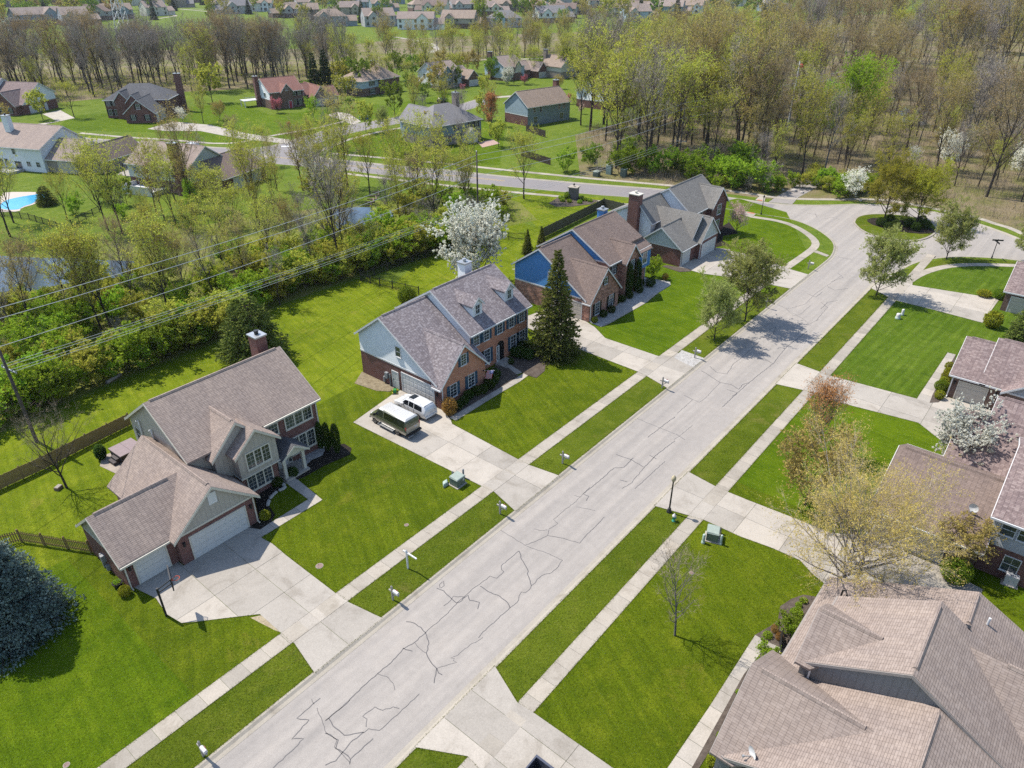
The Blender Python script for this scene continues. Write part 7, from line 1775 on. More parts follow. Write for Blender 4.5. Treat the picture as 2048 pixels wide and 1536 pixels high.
# ------------------------------------------------------------------ street furniture
MBXW = m_plain('mailbox_post_taupe', c4(0.30, 0.275, 0.245), .7); MBX = m_plain('mailbox_white', c4(0.52, 0.50, 0.49), .5); MBP = m_plain('mailbox_pink', c4(0.46, .40, .36), .5)
def mailbox(px, py, label, rz=0.0, m=None, double=False):
    x, y = G(px, py)
    o = tag(empty('mailbox', x, y, 0, rz), label, 'mailbox', 'mailboxes along the street')
    part(o, 'post', MB().box(-.06, .06, -.06, .06, 0, 1.35).lathe([(.085, 1.35), (.085, 1.38), (.03, 1.44), (0.005, 1.45)], 4), MBXW)
    part(o, 'arm', MB().box(-.05, .05, -.72, .32, .84, .94), MBXW); part(o, 'brace', MB().bar((0, -.05, .45), (0, -.45, .85), .07), MBXW)
    prof = [(-.11, .95), (.11, .95), (.11, 1.08)] + [(.11 * math.cos(t * math.pi / 8), 1.08 + .11 * math.sin(t * math.pi / 8)) for t in range(1, 8)] + [(-.11, 1.08)]
    bx = MB()
    bx.poly([(a, -.68, z) for a, z in prof]); bx.poly([(a, -.18, z) for a, z in prof[::-1]])
    for i in range(len(prof)):
        a, b2 = prof[i], prof[(i + 1) % len(prof)]; bx.poly([(b2[0], -.68, b2[1]), (a[0], -.68, a[1]), (a[0], -.18, a[1]), (b2[0], -.18, b2[1])])
    part(o, 'box', bx, m or MBX); part(o, 'flag', MB().box(.112, .125, -.5, -.35, 1.02, 1.22), REDL)
mailbox(786, 1200, 'white mailbox on a post by the nearest driveway apron'); mailbox(407, 1512, 'mailbox nearest the lower left corner'); mailbox(1000, 1028, 'mailbox beside the pale driveway with the van')
mailbox(1125, 927, 'mailbox right of the van driveway apron'); mailbox(1324, 776, 'mailbox by the driveway of the blue house'); mailbox(1389, 716, 'mailbox on the cobble patch', m=MBX)
mailbox(1532, 615, 'pinkish mailbox in the shade of the taller pear tree', m=MBP); mailbox(1616, 538, 'mailbox on the small triangular verge')
# sign post without a panel
x, y = G(816, 1137)
o = tag(empty('sign_post', x, y, 0, 0), 'white yard-sign post with one arm and no panel', 'sign post')
part(o, 'post', MB().box(-.055, .055, -.055, .055, 0, 1.85).lathe([(.075, 1.85), (.075, 1.88), (.01, 1.95)], 4), WHITE); part(o, 'arm', MB().box(-.05, .05, -1.1, .35, 1.62, 1.72), WHITE)
# lamp post
x, y = G(1338, 1024)
o = tag(empty('street_lamp', x, y), 'black lamp post with acorn globe by the drive', 'street lamp')
part(o, 'base', MB().lathe([(.22, 0), (.22, .12), (.17, .18), (.15, .38), (.09, .46)], 12), DARK, True); part(o, 'pole', MB().lathe([(.075, .44), (.06, 3.2), (.09, 3.24), (.05, 3.3)], 12), DARK, True)
part(o, 'globe', MB().lathe([(.09, 3.28), (.17, 3.38), (.21, 3.52), (.19, 3.7), (.12, 3.82), (.05, 3.88), (.01, 3.95)], 14), m_plain('frosted_globe', c4(.40, .34, .22), .35), True)
x, y = G(1522, 429)
o = tag(empty('street_lamp', x, y), 'dark lamp post at the corner of the junction', 'street lamp'); part(o, 'pole', MB().lathe([(.14, 0), (.14, .3), (.06, .4), (.05, 3.0), (.09, 3.05), (.1, 3.1)], 10), DARK, True); part(o, 'lantern', MB().lathe([(.09, 3.1), (.16, 3.35), (.15, 3.5), (.02, 3.65)], 10), DARK, True)
x, y = G(1983, 517)
o = tag(empty('street_name_post', x, y, 0, .5), 'dark street-name post with crossed plates beside the loop', 'sign post'); part(o, 'post', MB().lathe([(.12, 0), (.1, .4), (.06, .5), (.05, 3.0), (.08, 3.05), (.01, 3.25)], 10), DARK, True); part(o, 'name_plate', MB().box(-.9, .9, -.03, .03, 2.6, 2.85), DARK); part(o, 'name_plate', MB().box(-.03, .03, -.8, .8, 2.9, 3.12), DARK)
# hydrant
x, y = G(1347, 1042); HYG = m_paint('hydrant_green', c4(0.03, 0.23, 0.15), .4)
o = tag(empty('fire_hydrant', x, y), 'green and white fire hydrant near the lamp post', 'hydrant')
part(o, 'barrel', MB().lathe([(.16, 0), (.16, .06), (.11, .08), (.11, .5), (.15, .52)], 14), HYG, True); part(o, 'bonnet', MB().lathe([(.17, .52), (.17, .57), (.13, .66), (.06, .72), (.05, .78), (.0, .79)], 14), MBX, True); part(o, 'nozzle', MB().tube([(-.22, 0, .42), (.22, 0, .42)], .06), HYG); part(o, 'nozzle', MB().tube([(0, -.2, .4), (0, 0, .4)], .075), HYG)
TRG = m_plain('transformer_green', c4(0.115, 0.145, 0.115), .5); TRT = m_plain('transformer_top', c4(0.26, 0.30, 0.26), .45); PED = m_plain('pedestal_pale_green', c4(0.33, 0.40, 0.35), .5)
def transformer(px, py, label, rz):
    x, y = G(px, py); o = tag(empty('transformer_box', x, y, 0, rz), label, 'transformer')
    part(o, 'pad', MB().box(-.62, .62, -.6, .6, 0, .08), CONC); part(o, 'cabinet', MB().box(-.52, .52, -.46, .46, .08, .85), TRG)
    part(o, 'lid', MB().hexa([(-.56, -.52, .85), (.56, -.52, .85), (.56, .5, .85), (-.56, .5, .85), (-.5, -.46, .93), (.5, -.46, .93), (.5, .44, .99), (-.5, .44, .99)]), TRT); part(o, 'door', MB().box(-.5, -.01, -.49, -.46, .12, .82), TRG); part(o, 'door', MB().box(.01, .5, -.49, -.46, .12, .82), TRG); part(o, 'warning_label', MB().box(.2, .38, -.5, -.49, .5, .7), MBX)
transformer(915, 968, 'green transformer box beside the van driveway', 0.0); transformer(1424, 1076, 'green transformer box on the right lawn corner', 0.35)
def pedestal(x, y, label, h=.95, r=.1, m=None):
    o = tag(empty('cable_pedestal', x, y), label, 'pedestal'); part(o, 'base', MB().lathe([(r * 1.25, 0), (r * 1.25, .2), (r, .24)], 12), m or PED, True); part(o, 'cover', MB().lathe([(r, .22), (r, h - .1), (r * .8, h - .03), (r * .2, h)], 12), m or MBX, True)
tx, ty = G(915, 968)
pedestal(tx + 1.0, ty + .2, 'grey cable post right of the driveway transformer', 1.0, .09, GALV); pedestal(tx + .55, ty + 1.1, 'small cable post behind the driveway transformer', .6, .08, GALV)
tx, ty = G(1424, 1076)
pedestal(tx - 1.0, ty + .3, 'left grey cable post at the lawn-corner transformer', .95, .12, PED); pedestal(tx - .25, ty - .85, 'front grey cable post at the lawn-corner transformer', 1.0, .1, PED); pedestal(tx + .9, ty - .25, 'tan cable post behind the lawn-corner transformer', .7, .1, m_plain('pedestal_tan', c4(.3, .27, .18)))
x, y = G(1795, 637); pedestal(x, y, 'pale green cable pedestal on the striped lawn, left one', .75, .26); x, y = G(1804, 630); pedestal(x, y, 'pale cable pedestal on the striped lawn, right one', .85, .17)
x, y = G(891, 970)
o = tag(empty('utility_cover', x, y, 0, .4), 'pale green low utility cover beside the transformer', 'utility box'); part(o, 'cover', MB().lathe([(.26, 0), (.26, .3), (.2, .42), (.05, .46)], 4), PED)
o.scale = (1.9, 1.0, .9)
for px, py, l, s in ((1193, 352, 'low teal utility cabinet by the far verge', (1.6, 1.2, 1.0)), (1218, 348, 'tall pale utility cabinet by the far verge', (1.2, 1.2, 1.9)), (1247, 352, 'dark utility cabinet by the far verge', (1.3, 1.2, 1.5))):
    x, y = G(px, py); o = tag(empty('utility_cabinet', x, y, 0, .2), l, 'utility box'); part(o, 'cabinet', MB().box(-s[0] / 2, s[0] / 2, -s[1] / 2, s[1] / 2, 0, s[2]), TRG if s[2] < 1.8 else PED); part(o, 'lid', MB().box(-s[0] / 2 - .05, s[0] / 2 + .05, -s[1] / 2 - .05, s[1] / 2 + .05, s[2], s[2] + .08), TRT)
    part(o, 'door', MB().box(-s[0] * .4, s[0] * .4, -s[1] / 2 - .03, -s[1] / 2, .1, s[2] - .1), TRG)
for i, (px, py) in enumerate([(639, 1132), (813, 1050), (1383, 1146), (133, 1530)]):
    x, y = G(px, py); o = tag(empty('manhole_cover', x, y), ['tan round cover on the lawn beside the nearest driveway', 'small round cover on the lawn above the sign post', 'small round cover on the lawn by the slender bare tree', 'round valve cover near the lower left corner'][i], 'cover')
    part(o, 'lid', MB().cyl(0, 0, 0, .03, .26 if i == 0 else .16, None, 18), m_plain('cover_clay', c4(.20, .14, .12), .9)); part(o, 'ring', MB().lathe([(.26 if i == 0 else .16, 0), (.3 if i == 0 else .19, 0), (.3 if i == 0 else .19, .022), (.265 if i == 0 else .165, .022)], 18), KERBM)
# stone entrance pillar
x, y = G(1147, 398); STN = m_brick('pillar_stone', c4(.16, .15, .14), c4(.11, .105, .1), c4(.22, .2, .18))
o = tag(empty('entrance_pillar', x, y, 0, .25), 'stone entrance pillar with lamp in a mulch bed', 'pillar'); part(o, 'shaft', MB().box(-.8, .8, -.8, .8, 0, 2.3), STN); part(o, 'capstone', MB().box(-.98, .98, -.98, .98, 2.3, 2.5), CONCD); part(o, 'lantern', MB().lathe([(.05, 2.5), (.05, 2.7), (.18, 2.75), (.2, 3.0), (.03, 3.15)], 8), DARK)
# basketball hoop of the nearest drive, another by the pool house
def hoop(x, y, rz, label):
    o = tag(empty('basketball_hoop', x, y, 0, rz), label, 'basketball hoop')
    part(o, 'pole', MB().box(-.07, .07, -.07, .07, 0, 2.75), DARK); part(o, 'arm', MB().bar((0, 0, 2.3), (.95, 0, 2.75), .06).bar((0, 0, 2.6), (.95, 0, 3.1), .06), DARK)
    part(o, 'backboard', MB().box(.98, 1.02, -.75, .75, 2.75, 3.75), m_glass('acrylic', c4(.16, .17, .18), .1)); part(o, 'board_frame', MB().box(.96, 1.04, -.8, .8, 2.7, 2.76).box(.96, 1.04, -.8, .8, 3.74, 3.8).box(.96, 1.04, -.8, -.74, 2.76, 3.74).box(.96, 1.04, .74, .8, 2.76, 3.74), DARK)
    ring = [(1.32 + .23 * math.cos(t * math.pi / 8), .23 * math.sin(t * math.pi / 8), 3.05) for t in range(17)]
    part(o, 'rim', MB().tube(ring, .02, 6).bar((1.02, 0, 3.03), (1.1, 0, 3.05), .12), m_plain('rim_orange', c4(.5, .08, .03), .5))
    nt = MB()
    for t in range(12):
        a = t * math.pi / 6; nt.bar((1.32 + .22 * math.cos(a), .22 * math.sin(a), 3.04), (1.32 + .13 * math.cos(a + .5), .13 * math.sin(a + .5), 2.62), .014)
    tag(part(o, 'net', nt, WHITE), kind='stuff')
hx, hy = G(333, 1232); rx_, ry_ = G(342, 1160, 3.05); hoop(hx, hy, math.atan2(ry_ - hy, rx_ - hx), 'basketball hoop with clear backboard beside the nearest driveway')
x, y = G(251, 352); hoop(x, y, 2.2, 'basketball hoop on the drive of the long white house')
# hot tub, planter, log, dish, condenser, flag
o = tag(empty('hot_tub', 19.1, 62.9, 0, .05), 'covered brown hot tub on a stone patio behind the nearest house', 'hot tub')
TUB = m_plain('tub_cabinet', c4(.05, .04, .04), .6); LIDM = m_plain('tub_cover', c4(.20, .15, .15), .6)
part(o, 'cabinet', MB().box(-1.05, 1.05, -1.05, 1.05, 0, .82), TUB); part(o, 'cover', MB().box(-1.12, -.01, -1.12, 1.12, .82, .95), LIDM); part(o, 'cover', MB().box(.01, 1.12, -1.12, 1.12, .82, .95), LIDM); part(o, 'step', MB().box(-1.7, -1.1, -.7, .3, 0, .35).box(-1.4, -1.1, -.7, .3, .35, .6), TUB)
tag(MB().slab([(17, 61), (20.5, 61.2), (20.6, 64.3), (17.4, 64.6), (16.6, 63.2)], 0, .04).obj('patio', [m_brick('patio_stone', c4(.30, .25, .2), c4(.24, .2, .17), c4(.3, .28, .25))]), kind='structure')
x, y = G(237, 1172)
o = tag(empty('planter', x, y), 'round dark planter with seedlings by the third garage bay', 'planter'); part(o, 'pot', MB().lathe([(.28, 0), (.36, .35), (.38, .38), (.33, .38), (.31, .3)], 16), DARK, True); part(o, 'plants', bush(501, .3, .3, .25, 260, .03, 3, .2, .2).mesh_crown('plants', [L_VIV]) and MB().cyl(0, 0, .3, .34, .32, .3, 16), MULCH)
inst('seedlings', bush(502, .3, .3, .22, 300, .035, 3, .2, .2).mesh_crown('seedlings', [L_VIV]), o, (0, 0, .33))
x, y = G(118, 978); o = tag(empty('tree_stump_block', x, y, 0, .5), 'small block beside the bare tree', 'block'); part(o, 'block', MB().box(-.3, .3, -.22, .22, 0, .3), WOODF); part(o, 'top', MB().box(-.26, .26, -.18, .18, .3, .33), CONCD)
x, y = G(228, 760); o = tag(empty('garden_log', x, y, 0, .35), 'pale log lying at the edge of the thicket', 'log'); part(o, 'log', MB().tube([(-1.0, 0, .18), (0, .03, .2), (1.05, -.02, .19)], [.2, .21, .19], 10), m_plain('pale_log', c4(.28, .25, .22)), True)
def dish(x, y, z, label, rz):
    o = tag(empty('satellite_dish', x, y, z, rz), label, 'satellite dish')
    part(o, 'mast', MB().tube([(0, 0, -.1), (0, 0, .35), (.12, 0, .5)], .03), GALV)
    mb = MB(); n = 18
    rows_ = [[(.16 + .18 * (rr / .38) ** 2 * .5, rr * math.cos(a * 2 * math.pi / n) * .9, .55 + rr * math.sin(a * 2 * math.pi / n)) for a in range(n)] for rr in (.02, .15, .28, .38)]
    for q in range(3):
        for a in range(n): mb.poly([rows_[q][a], rows_[q][(a + 1) % n], rows_[q + 1][(a + 1) % n], rows_[q + 1][a]])
    part(o, 'reflector', mb, WHITE, True); part(o, 'feed_arm', MB().bar((.1, 0, .2), (.75, 0, .45), .04).box(.7, .82, -.05, .05, .4, .52), GALV)
dish(25.9, 4.4, 3.25, 'satellite dish on the near beige roof', 2.5); dish(54.6, -.6, 4.1, 'white satellite dish on the brown garage roof', 2.9)
x, y = G(2018, 1165)
o = tag(empty('air_conditioner', x, y, 0, .1), 'white air conditioner unit beside the brick wall at right', 'air conditioner'); part(o, 'cabinet', MB().box(-.42, .42, -.42, .42, .05, .92), MBX); part(o, 'fan_grille', MB().cyl(0, 0, .92, .95, .36, .36, 20), GALV); part(o, 'corner_post', MB().box(.40, .44, .40, .44, .05, .94), WHITE); part(o, 'pad', MB().box(-.55, .55, -.55, .55, 0, .05), CONC)
fl = tag(empty('flag', 50.3, 45.45, 1.9, 0), 'striped flag on a wall pole by the arched entry', 'flag')
part(fl, 'staff', MB().tube([(0, 0, 0), (.1, -1.55, .55)], .018), WHITE); part(fl, 'bracket', MB().box(-.05, .05, -.06, .05, -.1, .1), DARK)
FR_, FW_, FB_ = m_plain('flag_red', c4(.42, .03, .06), .8), m_plain('flag_white', c4(.55, .53, .55), .8), m_plain('flag_blue', c4(.03, .06, .26), .8)
cl_ = MB(); NS = 13
def fp(s, t):      # s: down the stripes' width, t: along the fly; hangs from the staff
    return (.08 - s * .12 - .10 * math.sin(t * 4) * .6 - t * .25, -1.45 + s * .85 + t * .18, .5 - .25 * s - t * 1.0 + .03 * math.sin(s * 9))
for k in range(NS):
    for j in range(8):
        s0, s1, t0, t1 = k / NS, (k + 1) / NS, j / 8, (j + 1) / 8
        cl_.poly([fp(s0, t0), fp(s1, t0), fp(s1, t1), fp(s0, t1)], 2 if (k < 7 and j < 3) else (k % 2))
cl_.obj('cloth', [FR_, FW_, FB_], fl)
st_ = MB()
for a in range(5):
    for b2 in range(3):
        p = fp((a + .7) / 13 * 1.3, (b2 + .6) / 9); st_.box(p[0] - .02, p[0] + .012, p[1] - .02, p[1] + .02, p[2] - .02, p[2] + .02)
tag(st_.obj('stars', [FW_], fl), kind='stuff')
o = tag(empty('toy_wagon', 43.0, 51.9, 0, .8), 'green and yellow toy by the garage corner', 'toy'); GT, YT = m_plain('toy_green', c4(.03, .2, .05), .4), m_plain('toy_yellow', c4(.5, .38, .03), .4)
part(o, 'body', MB().hexa([(-.4, -.2, .2), (.4, -.2, .2), (.4, .2, .2), (-.4, .2, .2), (-.3, -.16, .5), (.25, -.16, .42), (.25, .16, .42), (-.3, .16, .5)]), GT)
for wx in (-.3, .3):
    for s in (-1, 1): part(o, 'wheel', MB().tube([(wx, s * .2, .13), (wx, s * .28, .13)], .13, 12), YT)
for i, (px, py, m_) in enumerate(((722, 240, HYG), (735, 240, m_plain('bin_blue', c4(.02, .06, .2), .5)))):
    x, y = G(px, py); o = tag(empty('wheeled_bin', x, y, 0, .3), ['green', 'blue'][i] + ' wheeled bin at the far driveway end', 'bin'); part(o, 'body', MB().hexa([(-.3, -.35, .08), (.3, -.35, .08), (.3, .35, .08), (-.3, .35, .08), (-.38, -.42, 1.15), (.38, -.42, 1.15), (.38, .42, 1.15), (-.38, .42, 1.15)]), m_); part(o, 'lid', MB().box(-.42, .42, -.46, .46, 1.15, 1.24), m_); part(o, 'wheel', MB().tube([(-.35, .36, .12), (.35, .36, .12)], .12, 10), TYRE)
for i, (px, py) in enumerate([(1084, 238), (1103, 238)]):
    x, y = G(px, py); o = tag(empty('garden_bench', x, y, 0, -.2), ['left', 'right'][i] + ' orange garden bench behind the blue-green house', 'bench'); OR = m_plain('orange_wood', c4(.34, .10, .03), .7)
    part(o, 'seat', MB().box(-2, 2, -.4, .4, .4, .5), OR); part(o, 'backrest', MB().box(-2, 2, .35, .45, .5, 1.2), OR); [part(o, 'leg', MB().box(a - .1, a + .1, -.35, .35, 0, .4), OR) for a in (-1.8, 1.8)]
for i, (px, py, s) in enumerate([(1588, 383, .6), (1604, 386, .4), (1565, 381, .35), (1720, 402, .3)]):
    x, y = G(px, py); o = tag(MB().lathe([(.9 * s, 0), (1.15 * s, .3 * s), (.9 * s, .75 * s), (.3 * s, .95 * s)], 7).obj('boulder', [m_plain('boulder_stone', c4(.36, .33, .3), .9, .2)]), ['large pale boulder', 'grey boulder', 'small boulder', 'low pale stone'][i] + ' at the mouth of the old drive', 'boulder'); o.location = (x, y, 0); o.rotation_euler = (0, 0, i)
# swimming pool with coping and iron fence
PW = m_water('pool_water', c4(0.02, 0.28, 0.48), .1, .05)
ZP = zm(0, 370, 9.07)
tag(MB().slab(chaikin(GP(ZP([(-160, 330), (40, 190), (60, 130), (720, 130), (760, 160), (640, 240), (690, 300), (640, 350), (380, 420), (360, 485), (0, 495), (-160, 480), (-160, 330)])), 1), 0, .05).obj('pool_deck', [m_plain('pool_deck', c4(.42, .36, .31), .85)]), kind='structure')
tag(MB().sheet(chaikin(GP(ZP([(-20, 400), (60, 300), (250, 240), (640, 175), (760, 170), (840, 200), (800, 240), (650, 290), (600, 340), (400, 400), (350, 450), (130, 455), (20, 430), (-20, 400)])), 2), .07).obj('swimming_pool', [PW]), kind='structure')
# ------------------------------------------------------------------ fences: every board, picket and post is a part
def fence(name, label, pts, board_w, hgt_, gap, m, post_every=2.4, pm=None, var_=.03, rail=True, point=False, thick=.02):
    o = tag(empty(name, *pts[0]), label, 'fence'); rr = random.Random(3)
    bm = MB().box(-board_w / 2, board_w / 2, -thick / 2, thick / 2, .04, hgt_) if not point else MB().box(-board_w / 2, board_w / 2, -thick / 2, thick / 2, .08, hgt_ - .08).hexa([(-board_w / 2, -thick / 2, hgt_ - .08), (board_w / 2, -thick / 2, hgt_ - .08), (board_w / 2, thick / 2, hgt_ - .08), (-board_w / 2, thick / 2, hgt_ - .08), (-.01, -thick / 2, hgt_), (.01, -thick / 2, hgt_), (.01, thick / 2, hgt_), (-.01, thick / 2, hgt_)])
    bme = bm.mesh('board', [m]); pme = MB().box(-.055, .055, -.055, .055, 0, hgt_ + .06).lathe([(.08, hgt_ + .06), (.08, hgt_ + .09), (.01, hgt_ + .14)], 4).mesh('post', [pm or m])
    for a, b in zip(pts[:-1], pts[1:]):
        a, b = Vector(a), Vector(b); L = (b - a).length; d = (b - a).normalized(); ang = math.atan2(d.y, d.x); nn = Vector((-d.y, d.x))
        k = 0.0
        while k < L - board_w * .5:
            p = a + d * (k + board_w / 2) - Vector(pts[0]); q = inst('board', bme, o, (p.x, p.y, rr.uniform(-var_, var_)), ang + rr.uniform(-.02, .02)); k += board_w + gap
        n = max(1, round(L / post_every))
        for i in range(n + 1):
            p = a + d * (L * i / n) + nn * .06 - Vector(pts[0]); inst('post', pme, o, (p.x, p.y, 0), ang)
        if rail:
            for z in (hgt_ * .22, hgt_ * .78):
                s0, s1 = a + nn * .035 - Vector(pts[0]), b + nn * .035 - Vector(pts[0]); MB().bar((s0.x, s0.y, z), (s1.x, s1.y, z), .04, .09).obj('rail', [m], o)
fence('board_fence', 'weathered brown board fence along the back lawn of the nearest house', [G(-60, 1010), G(2, 979), G(90, 938), G(178, 892), G(262, 850)], .15, 1.35, .008, WOODG)
fence('picket_fence', 'wooden picket fence between the blue spruce and the garage wall', [(6.5, 58.6), (8.0, 57.8), (11.0, 52.2)], .09, 1.2, .075, WOODG, 2.0, point=True)
STK = m_plain('stockade_wood', c4(0.085, 0.082, 0.055), .85, .25, 2)
fence('stockade_fence', 'dark green-grey stockade fence behind the grey-roofed house', [G(1082, 478), G(1207, 416), G(1265, 430)], .2, 1.8, .006, STK)
fence('brown_fence', 'dark brown fence panel behind the blue-green house', [G(1052, 262), G(1090, 275)], .3, 1.8, .01, m_plain('dark_fence', c4(.04, .03, .025)))
fence('brown_fence', 'low dark fence beside the collector road', [G(1042, 312), G(1100, 330)], .3, 1.6, .01, m_plain('dark_fence_b', c4(.045, .032, .026)))
BLKF = m_plain('black_fence_wood', c4(0.045, 0.042, 0.038), .8, .2, 2)
def open_fence(label, pts, h_=1.25):
    o = tag(empty('picket_rail_fence', *pts[0]), label, 'fence'); pme = MB().box(-.05, .05, -.05, .05, 0, h_ + .1).mesh('post', [BLKF])
    for a, b in zip(pts[:-1], pts[1:]):
        a, b = Vector(a) - Vector(pts[0]), Vector(b) - Vector(pts[0]); L = (b - a).length; d = (b - a).normalized(); n = max(1, round(L / 2.3))
        for i in range(n + 1): p = a + d * (L * i / n); inst('post', pme, o, (p.x, p.y, 0), math.atan2(d.y, d.x))
        for z in (.25, h_ - .12): MB().bar((a.x, a.y, z), (b.x, b.y, z), .03, .06).obj('rail', [BLKF], o)
        w = MB(); k = 0
        while k < L: p = a + d * k; w.bar((p.x, p.y, .08), (p.x, p.y, h_), .018); k += .13
        tag(w.obj('pickets', [BLKF], o), kind='stuff')
open_fence('black picket fence along the thicket behind the dormered house', [G(838, 590), G(760, 572), G(722, 562), G(800, 532), G(900, 502), G(985, 478), G(1050, 480)])
open_fence('black iron fence below the swimming pool', [G(-40, 425), G(60, 441), G(130, 462), G(200, 425)], 1.3)
open_fence('dark fence beside the hipped blue house patio', [G(835, 300), G(850, 305), G(858, 298)], 1.6)
# ------------------------------------------------------------------ pole line
def pole(px, py, h_, label, arms, top=True):
    x, y = G(px, py); o = tag(empty('utility_pole', x, y, 0, math.atan2(13, 77)), label, 'utility pole')
    part(o, 'pole', MB().lathe([(.17, -.2), (.15, h_ * .5), (.11, h_)], 12), POLEW, True)
    for z, w in arms:
        part(o, 'crossarm', MB().box(.1, .2, -w, w, z - .06, z + .06), STEEL)
        for k in (-.92, -.45, .45, .92): part(o, 'insulator', MB().lathe([(.03, z + .06), (.06, z + .1), (.06, z + .18), (.02, z + .24)], 8, .15, k * w), GALV)
    part(o, 'cap', MB().lathe([(.12, h_), (.13, h_ + .04), (.03, h_ + .12)], 10), STEEL)
    return x, y
x1, y1 = pole(74, 884, 11.3, 'leaning-looking wooden utility pole at the left edge', [(8.0, 1.2)])
x2, y2 = pole(957, 462, 13.6, 'dark wooden utility pole in the thicket centre', [(4.4, 1.2)])
x3, y3 = pole(1355, 342, 15.2, 'wooden utility pole beyond the collector road', [(6.5, 1.2)])
WIRE = m_plain('wire_aluminium', c4(0.5, 0.5, 0.5), .4, .05, metal=.5)
def onXp(px, py, X):
    dx, dy, dz = ray(px, py); k = X / dx; return (X, dy * k, CAM_H + dz * k)
def wire(a, b, sag, label, r=.026):
    P = [(a[0] + (b[0] - a[0]) * t / 24, a[1] + (b[1] - a[1]) * t / 24, a[2] + (b[2] - a[2]) * t / 24 - 4 * sag * (t / 24) * (1 - t / 24)) for t in range(25)]
    o = MB().tube(P, r, 4).obj('power_line', [WIRE]); tag(o, label, 'power line', 'wires of the pole line')
def ext(a, b, k): return tuple(a[i] + (a[i] - b[i]) * k for i in range(3))
A1 = (x1, y1, 11.3); 
tops = [((0, 605), (x2, y2, 13.0), 'uppermost wire left of the centre pole'), ((0, 627), (x2, y2, 12.0), 'second wire left of the centre pole'), ((0, 684), (x2, y2, 9.6), 'third wire, from the left pole top to the centre pole')]
for (px, b, lab) in tops:
    a = onXp(*px, x1 - .6); wire(ext(a, b, .12), b, 1.0, lab)
for k, lab in ((-1.1, 'near outer'), (-.5, 'near inner'), (.5, 'far inner'), (1.1, 'far outer')):
    wire((x1, y1 + k, 8.2), (x2, y2 + k, 4.7), .5, lab + ' lower wire between the left and centre poles', .018)
for z2, z3, lab in ((13.0, 14.6, 'uppermost'), (12.0, 13.4, 'second'), (9.6, 11.5, 'third')):
    wire((x2, y2, z2), (x3, y3, z3), .9, lab + ' wire right of the centre pole'); wire((x3, y3, z3), (x3 + 75, y3 - 14, z3 + 2), .9, lab + ' wire running into the wood beyond the third pole')
for k in (-1.1, .0, 1.1): wire((x2, y2 + k, 4.7), (x3, y3 + k, 6.8), .6, {-1.1: 'near', 0: 'middle', 1.1: 'far'}[round(k, 1)] + ' lower wire right of the centre pole', .018)
# steel pole with the red ball, and the lattice tower far left
x, y = G(1574, 262); o = tag(empty('steel_pole', x, y), 'slim grey steel pole with a red marker ball', 'utility pole'); hp = hgt(1603, 122, x, y)
part(o, 'pole', MB().lathe([(.3, 0), (.16, hp)], 10), GALV, True); bz = hgt(1604, 132, x, y); part(o, 'marker_ball', MB().lathe([(.02, bz - .5), (.35, bz - .38), (.5, bz), (.35, bz + .38), (.02, bz + .5)], 12, .5, -.4), m_plain('marker_red', c4(.6, .06, .03), .4), True); part(o, 'bracket', MB().box(-.6, .6, -.05, .05, hp - 2.2, hp - 2), GALV)
x, y = G(256, 96); o = tag(empty('lattice_tower', x, y, 0, .6), 'pale lattice transmission tower above the left wood', 'tower')
TWR = m_plain('tower_steel', c4(.5, .5, .5), .5); HT = 42.0
for sx, sy in ((-1, -1), (1, -1), (1, 1), (-1, 1)):
    part(o, 'tower_leg', MB().bar((sx * 3.6, sy * 3.6, 0), (sx * .8, sy * .8, HT), .35), TWR)
for i in range(9):
    z0, z1 = HT * i / 9, HT * (i + 1) / 9; w0, w1 = 3.6 - 2.8 * i / 9, 3.6 - 2.8 * (i + 1) / 9
    for (ax, ay), (bx_, by_) in (((-1, -1), (1, -1)), ((1, -1), (1, 1)), ((1, 1), (-1, 1)), ((-1, 1), (-1, -1))):
        part(o, 'lattice_brace', MB().bar((ax * w0, ay * w0, z0), (bx_ * w1, by_ * w1, z1), .16), TWR); part(o, 'lattice_brace', MB().bar((bx_ * w0, by_ * w0, z0), (ax * w1, ay * w1, z1), .16), TWR)
for z in (HT - 2, HT - 8): part(o, 'tower_arm', MB().bar((-6.5, 0, z), (6.5, 0, z), .4, .5), TWR)
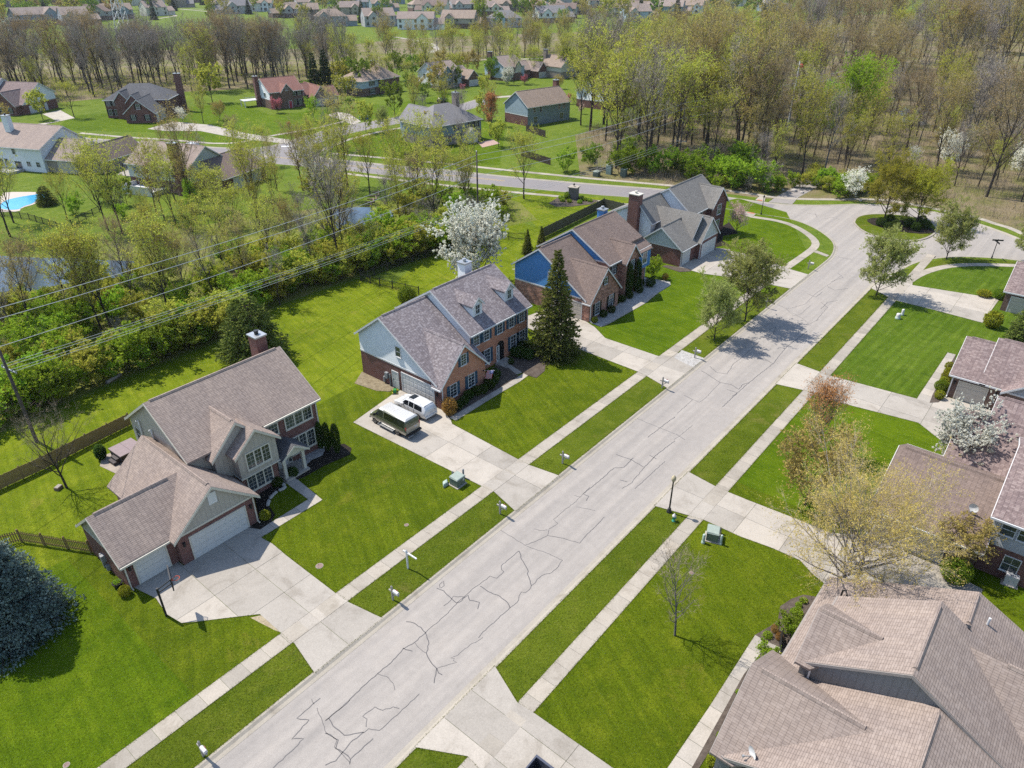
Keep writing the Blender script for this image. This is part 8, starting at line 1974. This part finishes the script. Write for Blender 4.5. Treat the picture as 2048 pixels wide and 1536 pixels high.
# retaining steps to the pond, small dark triangle ornament by the porch
for i, (px, py) in enumerate([(757, 388), (752, 396), (747, 402), (742, 408)]):
    x, y = G(px, py); o = tag(empty('timber_step', x, y, 0, .9), ['topmost', 'second', 'third', 'lowest'][i] + ' timber step leading down to the pond', 'step'); part(o, 'riser', MB().box(-1.4, 1.4, -.12, .12, 0, .25), WOODF); part(o, 'side', MB().box(-1.4, -1.2, .12, 1.2, 0, .2), WOODF); part(o, 'side', MB().box(1.2, 1.4, .12, 1.2, 0, .2), WOODF)
x, y = G(1561, 1292); o = tag(empty('dark_ornament', x, y, 0, .4), 'dark triangular garden ornament by the porch of the beige-roofed house', 'ornament'); part(o, 'panel', MB().poly([(-.7, 0, 0), (.7, .1, 0), (.2, .05, 1.5)]).poly([(.2, .08, 1.5), (.7, .13, 0), (-.7, .03, 0)]), DARK); part(o, 'stake', MB().bar((.2, .06, 0), (.2, .06, 1.55), .05), DARK)
# rubble edging stones of the beds at the nearest house
for i in range(16):
    t = i / 15; q = chaikin(zm(120, 640, 2.7433)([(1225, 905), (1240, 925), (1190, 945), (1150, 985), (1140, 1020)]), 2); p = q[min(len(q) - 1, int(t * (len(q) - 1)))]
    x, y = G(*p); o = tag(MB().lathe([(.14, 0), (.18, .08), (.12, .18), (.03, .2)], 6).obj('edging_stone', [m_plain('edging_stone', c4(.36, .34, .31), .9, .2) if i == 0 else bpy.data.materials['edging_stone']]), 'pale edging stone along the mulch bed by the front walk', 'stone', 'edging stones of the front bed'); o.location = (x, y, .02); o.rotation_euler = (0, 0, i)
# ------------------------------------------------------------------ the spring air: a thin even haze over the whole place
hz = MB().box(-120, 2300, -900, 2300, -1.0, 46.0).obj('haze', [])
hm = bpy.data.materials.new('haze_air'); hm.use_nodes = True
n_ = hm.node_tree.nodes; n_.remove(n_['Principled BSDF'])
pv = n_.new('ShaderNodeVolumePrincipled'); pv.inputs['Color'].default_value = (0.86, 0.91, 1.0, 1); pv.inputs['Density'].default_value = 0.00005; pv.inputs['Anisotropy'].default_value = 0.2
hm.node_tree.links.new(pv.outputs[0], n_['Material Output'].inputs['Volume'])
hz.data.materials.append(hm); tag(hz, kind='stuff'); hz['label'] = 'thin pale haze over the whole place'
